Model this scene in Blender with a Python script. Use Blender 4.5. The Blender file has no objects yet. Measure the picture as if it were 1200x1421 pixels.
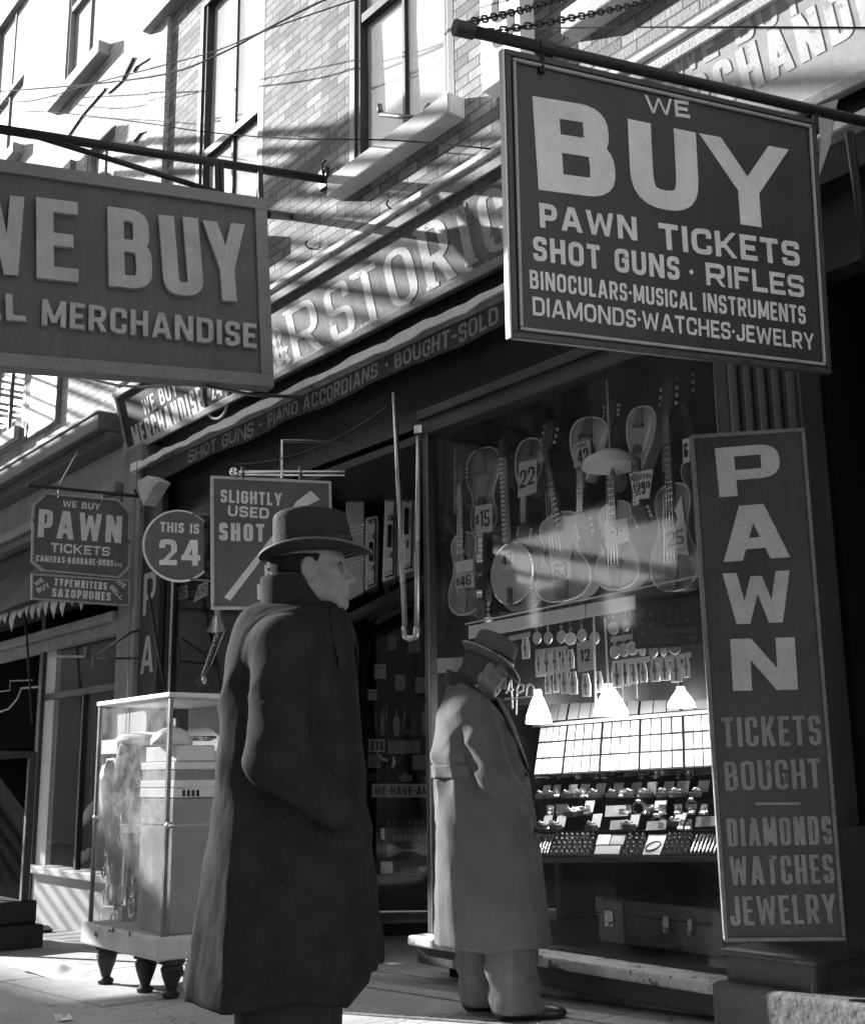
import bpy, bmesh, math, random
import numpy as np
from mathutils import Vector, Matrix, Euler
random.seed(7)
SC = bpy.context.scene
COL = SC.collection

# ------------------------------------------------------------------ camera
FPX, CX, CY = 1650.0, 600.0, 710.5          # focal length and centre in photo pixels (1200 x 1421)
CAM = np.array([0.0, -4.45, 1.215])
def _basis(yaw=38.5, pitch=12.6, roll=0.75):
    y, p, r = map(math.radians, (yaw, pitch, roll))
    fh = np.array([-math.cos(y), math.sin(y), 0.]); rt = np.array([math.sin(y), math.cos(y), 0.]); up = np.array([0., 0., 1.])
    fw = fh*math.cos(p)+up*math.sin(p); u = up*math.cos(p)-fh*math.sin(p)
    return rt*math.cos(r)-u*math.sin(r), u*math.cos(r)+rt*math.sin(r), fw
CR, CU, CF = _basis()
cam_d = bpy.data.cameras.new("camera"); cam = bpy.data.objects.new("camera", cam_d); COL.objects.link(cam)
cam_d.sensor_fit = 'HORIZONTAL'; cam_d.sensor_width = 36.0; cam_d.lens = 36.0*FPX/1200.0
cam_d.clip_start = 0.05; cam_d.clip_end = 500
cam.matrix_world = Matrix(((CR[0], CU[0], -CF[0], CAM[0]), (CR[1], CU[1], -CF[1], CAM[1]), (CR[2], CU[2], -CF[2], CAM[2]), (0, 0, 0, 1)))
SC.camera = cam

LAMP_W = 0.9
# ------------------------------------------------------------------ light
SUN_DIR = np.array([1.0, 0.34, -0.42]); SUN_DIR /= np.linalg.norm(SUN_DIR)      # the way the light travels
SUN_EL = math.asin(-SUN_DIR[2])
world = bpy.data.worlds.new("World"); SC.world = world; world.use_nodes = True
wn = world.node_tree.nodes; wl = world.node_tree.links; wn.clear()
sky = wn.new('ShaderNodeTexSky'); sky.sky_type = 'NISHITA'; sky.sun_disc = False
sky.sun_elevation = SUN_EL; sky.sun_rotation = math.atan2(-SUN_DIR[0], -SUN_DIR[1])
bw = wn.new('ShaderNodeRGBToBW'); bg = wn.new('ShaderNodeBackground'); wo = wn.new('ShaderNodeOutputWorld')
wl.new(sky.outputs[0], bw.inputs[0]); wl.new(bw.outputs[0], bg.inputs[0]); bg.inputs[1].default_value = 0.135
wl.new(bg.outputs[0], wo.inputs[0])
sun_d = bpy.data.lights.new("sun", 'SUN'); sun_d.energy = 4.1; sun_d.angle = math.radians(0.42)
sun = bpy.data.objects.new("sun", sun_d); COL.objects.link(sun)
sun.rotation_euler = Vector(SUN_DIR).to_track_quat('-Z', 'Y').to_euler()
sun.location = (-20, -8, 20)
VS = SC.view_settings
VS.view_transform = 'Standard'; VS.look = 'None'; VS.exposure = 2.08; VS.gamma = 1.0; VS.use_curve_mapping = False
SC.render.engine = 'CYCLES'
SC.cycles.caustics_reflective = False; SC.cycles.caustics_refractive = False
SC.cycles.max_bounces = 6; SC.cycles.transparent_max_bounces = 12; SC.cycles.sample_clamp_indirect = 4.0

# ------------------------------------------------------------------ surveying: photo pixel -> point on a real plane
def ray(x, y): return CF+CR*(x-CX)/FPX-CU*(y-CY)/FPX
def onY(x, y, Y=0.0): d = ray(x, y); return Vector(CAM+d*((Y-CAM[1])/d[1]))
def onX(x, y, X): d = ray(x, y); return Vector(CAM+d*((X-CAM[0])/d[0]))
def onZ(x, y, Z): d = ray(x, y); return Vector(CAM+d*((Z-CAM[2])/d[2]))
def onP(x, y, p, n):
    d = Vector(ray(x, y)); c = Vector(CAM); n = Vector(n)
    return c+d*((Vector(p)-c).dot(n)/d.dot(n))
def atD(x, y, dep): return Vector(CAM+ray(x, y)*dep)
def gz(X): return 0.12+0.035*(X+4.9)                        # the pavement falls gently along the street
def onG(x, y):
    P = onZ(x, y, 0)
    for _ in range(25): P = onZ(x, y, gz(P[0]))
    return P

# ------------------------------------------------------------------ materials (a black and white place: greys only)
MATS = {}
def M(name, val, rough=0.7, var=0.25, scale=5.0, fine=60.0, bump=0.0, bscale=80.0, metal=0.0, streak=0.0, spec=0.4, emit=0.0, sheen=0.0, bdist=0.01, chip=None, fold=None, crack=False):
    if name in MATS: return MATS[name]
    m = bpy.data.materials.new(name); m.use_nodes = True; n = m.node_tree.nodes; l = m.node_tree.links
    b = n['Principled BSDF']; b.inputs['Roughness'].default_value = rough; b.inputs['Metallic'].default_value = metal
    b.inputs['Specular IOR Level'].default_value = spec
    if sheen: b.inputs['Sheen Weight'].default_value = sheen; b.inputs['Sheen Roughness'].default_value = 0.4
    tc = n.new('ShaderNodeTexCoord'); g = n.new('ShaderNodeNewGeometry')
    src = tc.outputs['Object']
    n1 = n.new('ShaderNodeTexNoise'); n1.inputs['Scale'].default_value = scale; n1.inputs['Detail'].default_value = 6; n1.inputs['Roughness'].default_value = 0.65
    n2 = n.new('ShaderNodeTexNoise'); n2.inputs['Scale'].default_value = fine; n2.inputs['Detail'].default_value = 3
    l.new(src, n1.inputs['Vector']); l.new(src, n2.inputs['Vector'])
    ad = n.new('ShaderNodeMath'); ad.operation = 'MULTIPLY_ADD'; ad.inputs[1].default_value = 0.45
    l.new(n2.outputs['Fac'], ad.inputs[0]); l.new(n1.outputs['Fac'], ad.inputs[2])
    last = ad.outputs[0]
    if streak:
        mp = n.new('ShaderNodeMapping'); mp.inputs['Scale'].default_value = (9, 9, 0.35); l.new(src, mp.inputs['Vector'])
        n3 = n.new('ShaderNodeTexNoise'); n3.inputs['Scale'].default_value = 2.2; n3.inputs['Detail'].default_value = 5; l.new(mp.outputs[0], n3.inputs['Vector'])
        a2 = n.new('ShaderNodeMath'); a2.operation = 'MULTIPLY_ADD'; a2.inputs[1].default_value = streak
        l.new(n3.outputs['Fac'], a2.inputs[0]); l.new(last, a2.inputs[2])
        s2 = n.new('ShaderNodeMath'); s2.operation = 'SUBTRACT'; s2.inputs[1].default_value = streak*0.5; l.new(a2.outputs[0], s2.inputs[0]); last = s2.outputs[0]
    mr = n.new('ShaderNodeMapRange'); mr.inputs['From Min'].default_value = 0.42; mr.inputs['From Max'].default_value = 1.02
    mr.inputs['To Min'].default_value = max(0.0, val*(1-var)); mr.inputs['To Max'].default_value = min(0.92, val*(1+var))
    l.new(last, mr.inputs['Value']); colr = mr.outputs[0]
    if chip:                                                # worn-through spots: (threshold, value, scale)
        nc = n.new('ShaderNodeTexNoise'); nc.inputs['Scale'].default_value = chip[2]; nc.inputs['Detail'].default_value = 9; nc.inputs['Roughness'].default_value = 0.72; l.new(src, nc.inputs['Vector'])
        cr = n.new('ShaderNodeMapRange'); cr.inputs['From Min'].default_value = chip[0]; cr.inputs['From Max'].default_value = chip[0]+.025; l.new(nc.outputs['Fac'], cr.inputs['Value'])
        cm = n.new('ShaderNodeMix'); cm.data_type = 'FLOAT'; l.new(cr.outputs[0], cm.inputs[0]); l.new(colr, cm.inputs[2]); cm.inputs[3].default_value = chip[1]; colr = cm.outputs[0]
    if crack:
        vo = n.new('ShaderNodeTexVoronoi'); vo.feature = 'DISTANCE_TO_EDGE'; vo.inputs['Scale'].default_value = .75
        wv = n.new('ShaderNodeVectorMath'); wv.operation = 'MULTIPLY_ADD'; wv.inputs[1].default_value = (.5, .5, .5); l.new(n1.outputs['Color'], wv.inputs[0]); l.new(src, wv.inputs[2]); l.new(wv.outputs[0], vo.inputs['Vector'])
        c1 = n.new('ShaderNodeMapRange'); c1.inputs['From Max'].default_value = .006; c1.inputs['To Min'].default_value = .35; l.new(vo.outputs['Distance'], c1.inputs['Value'])
        vg = n.new('ShaderNodeTexVoronoi'); vg.inputs['Scale'].default_value = 3.5; l.new(src, vg.inputs['Vector'])
        c2 = n.new('ShaderNodeMapRange'); c2.inputs['From Min'].default_value = .07; c2.inputs['From Max'].default_value = .1; c2.inputs['To Min'].default_value = .4; l.new(vg.outputs['Distance'], c2.inputs['Value'])
        m1_ = n.new('ShaderNodeMath'); m1_.operation = 'MULTIPLY'; l.new(c1.outputs[0], m1_.inputs[0]); l.new(c2.outputs[0], m1_.inputs[1])
        m2_ = n.new('ShaderNodeMath'); m2_.operation = 'MULTIPLY'; l.new(m1_.outputs[0], m2_.inputs[0]); l.new(colr, m2_.inputs[1]); colr = m2_.outputs[0]
    l.new(colr, b.inputs['Base Color'])
    rr = n.new('ShaderNodeMapRange'); rr.inputs['To Min'].default_value = max(0.03, rough-0.12); rr.inputs['To Max'].default_value = min(1, rough+0.12)
    l.new(n1.outputs['Fac'], rr.inputs['Value']); l.new(rr.outputs[0], b.inputs['Roughness'])
    if bump:
        n4 = n.new('ShaderNodeTexNoise'); n4.inputs['Scale'].default_value = bscale; n4.inputs['Detail'].default_value = 4; l.new(src, n4.inputs['Vector'])
        bp = n.new('ShaderNodeBump'); bp.inputs['Strength'].default_value = bump; bp.inputs['Distance'].default_value = bdist
        l.new(n4.outputs['Fac'], bp.inputs['Height']); l.new(bp.outputs[0], b.inputs['Normal'])
    if fold:                                                # soft cloth wrinkles
        mp2 = n.new('ShaderNodeMapping'); mp2.inputs['Scale'].default_value = (1, 1, fold[1]); l.new(src, mp2.inputs['Vector'])
        n6 = n.new('ShaderNodeTexNoise'); n6.inputs['Scale'].default_value = fold[0]; n6.inputs['Detail'].default_value = 2.5; n6.inputs['Distortion'].default_value = .6; l.new(mp2.outputs[0], n6.inputs['Vector'])
        b2 = n.new('ShaderNodeBump'); b2.inputs['Strength'].default_value = .8; b2.inputs['Distance'].default_value = fold[2]; l.new(n6.outputs['Fac'], b2.inputs['Height'])
        if bump: l.new(b2.outputs[0], bp.inputs['Normal'])
        else: l.new(b2.outputs[0], b.inputs['Normal'])
    if emit:
        b.inputs['Emission Color'].default_value = (1, 1, 1, 1); b.inputs['Emission Strength'].default_value = emit
    MATS[name] = m
    return m

def brick_mat(name, val, mortar, var=0.35, paint=0.0, size=(0.215, 0.074), yoff=0.0):
    m = bpy.data.materials.new(name); m.use_nodes = True; n = m.node_tree.nodes; l = m.node_tree.links
    b = n['Principled BSDF']; b.inputs['Roughness'].default_value = 0.85; b.inputs['Specular IOR Level'].default_value = 0.25
    g = n.new('ShaderNodeNewGeometry'); sp = n.new('ShaderNodeSeparateXYZ'); l.new(g.outputs['Position'], sp.inputs[0])
    ad = n.new('ShaderNodeMath'); ad.operation = 'ADD'; l.new(sp.outputs[0], ad.inputs[0]); l.new(sp.outputs[1], ad.inputs[1])
    cb = n.new('ShaderNodeCombineXYZ'); l.new(ad.outputs[0], cb.inputs[0]); l.new(sp.outputs[2], cb.inputs[1])
    wob = n.new('ShaderNodeTexNoise'); wob.inputs['Scale'].default_value = 7.0; wob.inputs['Detail'].default_value = 4; l.new(g.outputs['Position'], wob.inputs['Vector'])
    wsub = n.new('ShaderNodeVectorMath'); wsub.operation = 'MULTIPLY_ADD'; wsub.inputs[1].default_value = (0.012, 0.012, 0); l.new(wob.outputs['Color'], wsub.inputs[0]); l.new(cb.outputs[0], wsub.inputs[2])
    br = n.new('ShaderNodeTexBrick'); l.new(wsub.outputs[0], br.inputs['Vector'])
    br.inputs['Scale'].default_value = 1.0; br.inputs['Brick Width'].default_value = size[0]; br.inputs['Row Height'].default_value = size[1]
    br.inputs['Mortar Size'].default_value = 0.0055; br.inputs['Mortar Smooth'].default_value = 0.35; br.inputs['Bias'].default_value = -0.1
    c = lambda v: (v, v, v, 1)
    br.inputs['Color1'].default_value = c(val*(1-var)); br.inputs['Color2'].default_value = c(min(0.9, val*(1+var))); br.inputs['Mortar'].default_value = c(mortar)
    n1 = n.new('ShaderNodeTexNoise'); n1.inputs['Scale'].default_value = 1.7; n1.inputs['Detail'].default_value = 8; n1.inputs['Roughness'].default_value = 0.7; l.new(g.outputs['Position'], n1.inputs['Vector'])
    mr = n.new('ShaderNodeMapRange'); mr.inputs['From Min'].default_value = 0.3; mr.inputs['From Max'].default_value = 0.7; mr.inputs['To Min'].default_value = 0.5; mr.inputs['To Max'].default_value = 1.3; l.new(n1.outputs['Fac'], mr.inputs['Value'])
    mx = n.new('ShaderNodeMix'); mx.data_type = 'RGBA'; mx.blend_type = 'MULTIPLY'; mx.inputs[0].default_value = 1.0
    l.new(br.outputs['Color'], mx.inputs[6]); l.new(mr.outputs[0], mx.inputs[7]); l.new(mx.outputs[2], b.inputs['Base Color'])
    n2 = n.new('ShaderNodeTexNoise'); n2.inputs['Scale'].default_value = 55; n2.inputs['Detail'].default_value = 4; l.new(g.outputs['Position'], n2.inputs['Vector'])
    iv = n.new('ShaderNodeMath'); iv.operation = 'MULTIPLY_ADD'; iv.inputs[1].default_value = -1.0; l.new(br.outputs['Fac'], iv.inputs[0])
    ml = n.new('ShaderNodeMath'); ml.operation = 'MULTIPLY'; ml.inputs[1].default_value = 0.7; l.new(n2.outputs['Fac'], ml.inputs[0]); l.new(ml.outputs[0], iv.inputs[2])
    bp = n.new('ShaderNodeBump'); bp.inputs['Strength'].default_value = 0.9; bp.inputs['Distance'].default_value = 0.008; l.new(iv.outputs[0], bp.inputs['Height']); l.new(bp.outputs[0], b.inputs['Normal'])
    MATS[name] = m
    return m

def glass_mat(name, rough=0.0, dirt=0.03, tint=0.96, ior=1.5):
    m = bpy.data.materials.new(name); m.use_nodes = True; n = m.node_tree.nodes; l = m.node_tree.links; n.clear()
    o = n.new('ShaderNodeOutputMaterial'); tr = n.new('ShaderNodeBsdfTransparent'); tr.inputs[0].default_value = (tint, tint, tint, 1)
    gl = n.new('ShaderNodeBsdfGlossy'); gl.inputs['Roughness'].default_value = rough
    lw = n.new('ShaderNodeLayerWeight'); lw.inputs[0].default_value = 0.5
    pw = n.new('ShaderNodeMath'); pw.operation = 'POWER'; pw.inputs[1].default_value = 5.0; l.new(lw.outputs['Facing'], pw.inputs[0])
    fr = n.new('ShaderNodeMath'); fr.operation = 'MULTIPLY_ADD'; fr.inputs[1].default_value = 0.92; fr.inputs[2].default_value = 0.028; l.new(pw.outputs[0], fr.inputs[0])
    mx = n.new('ShaderNodeMixShader'); l.new(fr.outputs[0], mx.inputs[0]); l.new(tr.outputs[0], mx.inputs[1]); l.new(gl.outputs[0], mx.inputs[2])
    df = n.new('ShaderNodeBsdfDiffuse'); df.inputs[0].default_value = (0.7, 0.7, 0.7, 1)
    tc = n.new('ShaderNodeTexCoord'); no = n.new('ShaderNodeTexNoise'); no.inputs['Scale'].default_value = 3.5; no.inputs['Detail'].default_value = 7; no.inputs['Roughness'].default_value = 0.7; l.new(tc.outputs['Object'], no.inputs['Vector'])
    mr = n.new('ShaderNodeMapRange'); mr.inputs['From Min'].default_value = 0.45; mr.inputs['From Max'].default_value = 0.8; mr.inputs['To Min'].default_value = dirt*0.3; mr.inputs['To Max'].default_value = dirt*2.2; l.new(no.outputs['Fac'], mr.inputs['Value'])
    m2 = n.new('ShaderNodeMixShader'); l.new(mr.outputs[0], m2.inputs[0]); l.new(mx.outputs[0], m2.inputs[1]); l.new(df.outputs[0], m2.inputs[2])
    l.new(m2.outputs[0], o.inputs[0]); MATS[name] = m
    return m

# ------------------------------------------------------------------ objects
TM = {}                                                     # object name -> world matrix
def setp(o, label=None, cat=None, group=None, kind=None):
    if label: o['label'] = label
    if cat: o['category'] = cat
    if group: o['group'] = group
    if kind: o['kind'] = kind
def thing(name, label, cat, loc=(0, 0, 0), mat=None, group=None):
    o = bpy.data.objects.new(name, None); COL.objects.link(o); o.empty_display_size = 0.1
    W = mat.copy() if mat is not None else Matrix.Translation(Vector(loc))
    o.matrix_world = W; TM[o.name] = W; setp(o, label, cat, group)
    return o
def rotm(yaw=0, tilt=0, roll=0): return (Matrix.Rotation(math.radians(yaw), 4, 'Z')@Matrix.Rotation(math.radians(tilt), 4, 'X')@Matrix.Rotation(math.radians(roll), 4, 'Y'))
def place(loc, yaw=0, tilt=0, roll=0): return Matrix.Translation(Vector(loc))@rotm(yaw, tilt, roll)

class MB:
    def __init__(s): s.v = []; s.f = []
    def add(s, vs, fs):
        b = len(s.v); s.v += [Vector(v) for v in vs]; s.f += [tuple(i+b for i in f) for f in fs]; return s
    def boxm(s, mat, lo, hi):
        (x0, y0, z0), (x1, y1, z1) = lo, hi
        vs = [mat@Vector(p) for p in ((x0, y0, z0), (x1, y0, z0), (x1, y1, z0), (x0, y1, z0), (x0, y0, z1), (x1, y0, z1), (x1, y1, z1), (x0, y1, z1))]
        return s.add(vs, [(0, 3, 2, 1), (4, 5, 6, 7), (0, 1, 5, 4), (1, 2, 6, 5), (2, 3, 7, 6), (3, 0, 4, 7)])
    def box(s, lo, hi): return s.boxm(Matrix.Identity(4), lo, hi)
    def hexa(s, q0, q1):                                    # two quads (front, back) joined
        vs = list(q0)+list(q1); n = 4
        return s.add(vs, [(0, 1, 2, 3), (7, 6, 5, 4)]+[(i, i+4, (i+1) % 4+4, (i+1) % 4) for i in range(4)])
    def prism(s, poly, frame, d0, d1):                      # poly in (u,v); frame = (o, ex, ey, n)
        o, ex, ey, n = frame; k = len(poly)
        a = [o+ex*u+ey*v+n*d0 for u, v in poly]; b = [o+ex*u+ey*v+n*d1 for u, v in poly]
        return s.add(a+b, [tuple(range(k-1, -1, -1)), tuple(range(k, 2*k))]+[(i, (i+1) % k, (i+1) % k+k, i+k) for i in range(k)])
    def tube(s, pts, r, n=8, closed=False, cap=True):
        pts = [Vector(p) for p in pts]; k = len(pts); rs = r if isinstance(r, (list, tuple)) else [r]*k
        b = len(s.v); up = None; out = []
        for i, p in enumerate(pts):
            if closed: t = pts[(i+1) % k]-pts[i-1]
            else: t = pts[min(i+1, k-1)]-pts[max(i-1, 0)]
            t = t.normalized() if t.length > 1e-9 else Vector((0, 0, 1))
            if up is None: up = t.orthogonal().normalized()
            up = (up-t*up.dot(t)); up = up.normalized() if up.length > 1e-6 else t.orthogonal().normalized()
            sd = t.cross(up)
            for j in range(n):
                a = 2*math.pi*j/n; out.append(p+(up*math.cos(a)+sd*math.sin(a))*rs[i])
        fs = []
        for i in range(k if closed else k-1):
            for j in range(n):
                a = i*n+j; c = i*n+(j+1) % n; d = ((i+1) % k)*n; fs.append((a, c, d+(j+1) % n, d+j))
        if cap and not closed: fs.append(tuple(range(n-1, -1, -1))); fs.append(tuple((k-1)*n+j for j in range(n)))
        return s.add(out, fs)
    def lathe(s, prof, mat=None, n=24, sx=1.0, sy=1.0, cap=True):   # prof: (r,z)
        mat = mat or Matrix.Identity(4); vs = []; k = len(prof)
        for r, z in prof:
            for j in range(n):
                a = 2*math.pi*j/n; vs.append(mat@Vector((r*math.cos(a)*sx, r*math.sin(a)*sy, z)))
        fs = [(i*n+j, i*n+(j+1) % n, (i+1)*n+(j+1) % n, (i+1)*n+j) for i in range(k-1) for j in range(n)]
        if cap: fs.append(tuple(range(n-1, -1, -1))); fs.append(tuple((k-1)*n+j for j in range(n)))
        return s.add(vs, fs)
    def loft(s, rings, cap=True, closed=True):
        n = len(rings[0]); vs = [p for r in rings for p in r]; m = n if closed else n-1
        fs = [(i*n+j, i*n+(j+1) % n, (i+1)*n+(j+1) % n, (i+1)*n+j) for i in range(len(rings)-1) for j in range(m)]
        if cap and closed: fs.append(tuple(range(n-1, -1, -1))); fs.append(tuple((len(rings)-1)*n+j for j in range(n)))
        return s.add(vs, fs)
    def sphere(s, c, r, n=12, m=8):
        rx, ry, rz = r if isinstance(r, (list, tuple)) else (r, r, r); c = Vector(c)
        rings = [[c+Vector((rx*math.sin(math.pi*i/m)*math.cos(2*math.pi*j/n), ry*math.sin(math.pi*i/m)*math.sin(2*math.pi*j/n), -rz*math.cos(math.pi*i/m))) for j in range(n)] for i in range(1, m)]
        b = MB(); b.loft(rings, cap=True); return s.add(b.v, b.f)
    def grid(s, f, nu, nv):
        vs = [f(i/nu, j/nv) for j in range(nv+1) for i in range(nu+1)]
        return s.add(vs, [(j*(nu+1)+i, j*(nu+1)+i+1, (j+1)*(nu+1)+i+1, (j+1)*(nu+1)+i) for j in range(nv) for i in range(nu)])
    def build(s, name, mat, parent=None, local=False, smooth=False, bev=0.0, label=None, cat=None, group=None, kind=None, origin=None, seg=2):
        vs = s.v
        if parent is not None:
            W = TM[parent.name]
            if not local: I = W.inverted(); vs = [I@v for v in vs]
        else:
            if origin is None and vs:
                lo = Vector((min(v[i] for v in vs) for i in range(3))); hi = Vector((max(v[i] for v in vs) for i in range(3)))
                origin = ((lo.x+hi.x)/2, (lo.y+hi.y)/2, lo.z)
            W = Matrix.Translation(Vector(origin)); vs = [v-Vector(origin) for v in vs]
        me = bpy.data.meshes.new(name); me.from_pydata([tuple(v) for v in vs], [], s.f)
        o = bpy.data.objects.new(name, me); COL.objects.link(o); me.materials.append(mat)
        bm = bmesh.new(); bm.from_mesh(me); bmesh.ops.recalc_face_normals(bm, faces=bm.faces); bm.to_mesh(me); bm.free()
        if smooth:
            me.polygons.foreach_set('use_smooth', [True]*len(me.polygons))
        if parent is not None: o.parent = parent; TM[o.name] = W
        else: o.location = W.to_translation(); TM[o.name] = W
        if bev:
            d = o.modifiers.new('bevel', 'BEVEL'); d.width = bev; d.segments = seg; d.limit_method = 'ANGLE'; d.angle_limit = math.radians(35)
        if smooth == 'auto':
            bm = bmesh.new(); bm.from_mesh(me)
            for e in bm.edges:
                if len(e.link_faces) == 2 and e.calc_face_angle(0) > math.radians(40): e.smooth = False
            bm.to_mesh(me); bm.free()
        setp(o, label, cat, group, kind)
        return o
def copy_tree(o, parent=None):
    c = o.copy(); COL.objects.link(c)
    if parent is not None: c.parent = parent
    TM[c.name] = TM[o.name]
    for ch in list(o.children): copy_tree(ch, c)
    return c

# ------------------------------------------------------------------ block lettering (painted by hand in the photo)
GW = dict(A=.86, B=.74, C=.72, D=.76, E=.62, F=.6, G=.76, H=.76, I=0, J=.62, K=.78, L=.6, M=.98, N=.82, O=.78, P=.7, Q=.78, R=.74, S=.68, T=.68, U=.76, V=.84, W=1.16, X=.8, Y=.84, Z=.7)
GW.update({'0': .66, '1': .4, '2': .64, '3': .64, '4': .7, '5': .64, '6': .66, '7': .6, '8': .66, '9': .66, '.': 0, '-': .42, '&': .8, '$': .62, ' ': .42, "'": 0, '/': .5, ':': 0})
GW['·'] = 0
def rp(pts, rad, closed=False, seg=6):
    out = []; n = len(pts)
    for i, p in enumerate(pts):
        p = Vector(p[:2]).to_3d(); r = pts[i][2] if len(pts[i]) > 2 else rad
        if (not closed and i in (0, n-1)) or r <= 0: out.append((p.x, p.y)); continue
        a = Vector(pts[i-1][:2]).to_3d(); b = Vector(pts[(i+1) % n][:2]).to_3d()
        da = a-p; db = b-p; r2 = min(r, da.length*0.499, db.length*0.499)
        A = p+da.normalized()*r2; B = p+db.normalized()*r2
        for k in range(seg+1):
            t = k/seg; q = A*(1-t)**2+p*2*t*(1-t)+B*t*t
            q = q.lerp(q+(p-q)*0.18, 4*t*(1-t)*0.6); out.append((q.x, q.y))
    return out
def ribbon(pts, tv, th, closed=False):
    n = len(pts); L = []; R = []
    for i in range(n):
        p = Vector(pts[i]); a = Vector(pts[i-1]) if (i > 0 or closed) else None; b = Vector(pts[(i+1) % n]) if (i < n-1 or closed) else None
        d1 = (p-a).normalized() if a is not None and (p-a).length > 1e-9 else None; d2 = (b-p).normalized() if b is not None and (b-p).length > 1e-9 else None
        d1 = d1 or d2; d2 = d2 or d1
        n1 = Vector((-d1.y, d1.x)); n2 = Vector((-d2.y, d2.x)); m = (n1+n2)
        m = m.normalized() if m.length > 1e-6 else n1
        k = 1/max(0.5, m.dot(n1)); o = Vector((m.x*tv/2*k, m.y*th/2*k)); L.append(p+o); R.append(p-o)
    q = [(R[i], R[(i+1) % n], L[(i+1) % n], L[i]) for i in range(n if closed else n-1)]
    return L, R, q
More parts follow.
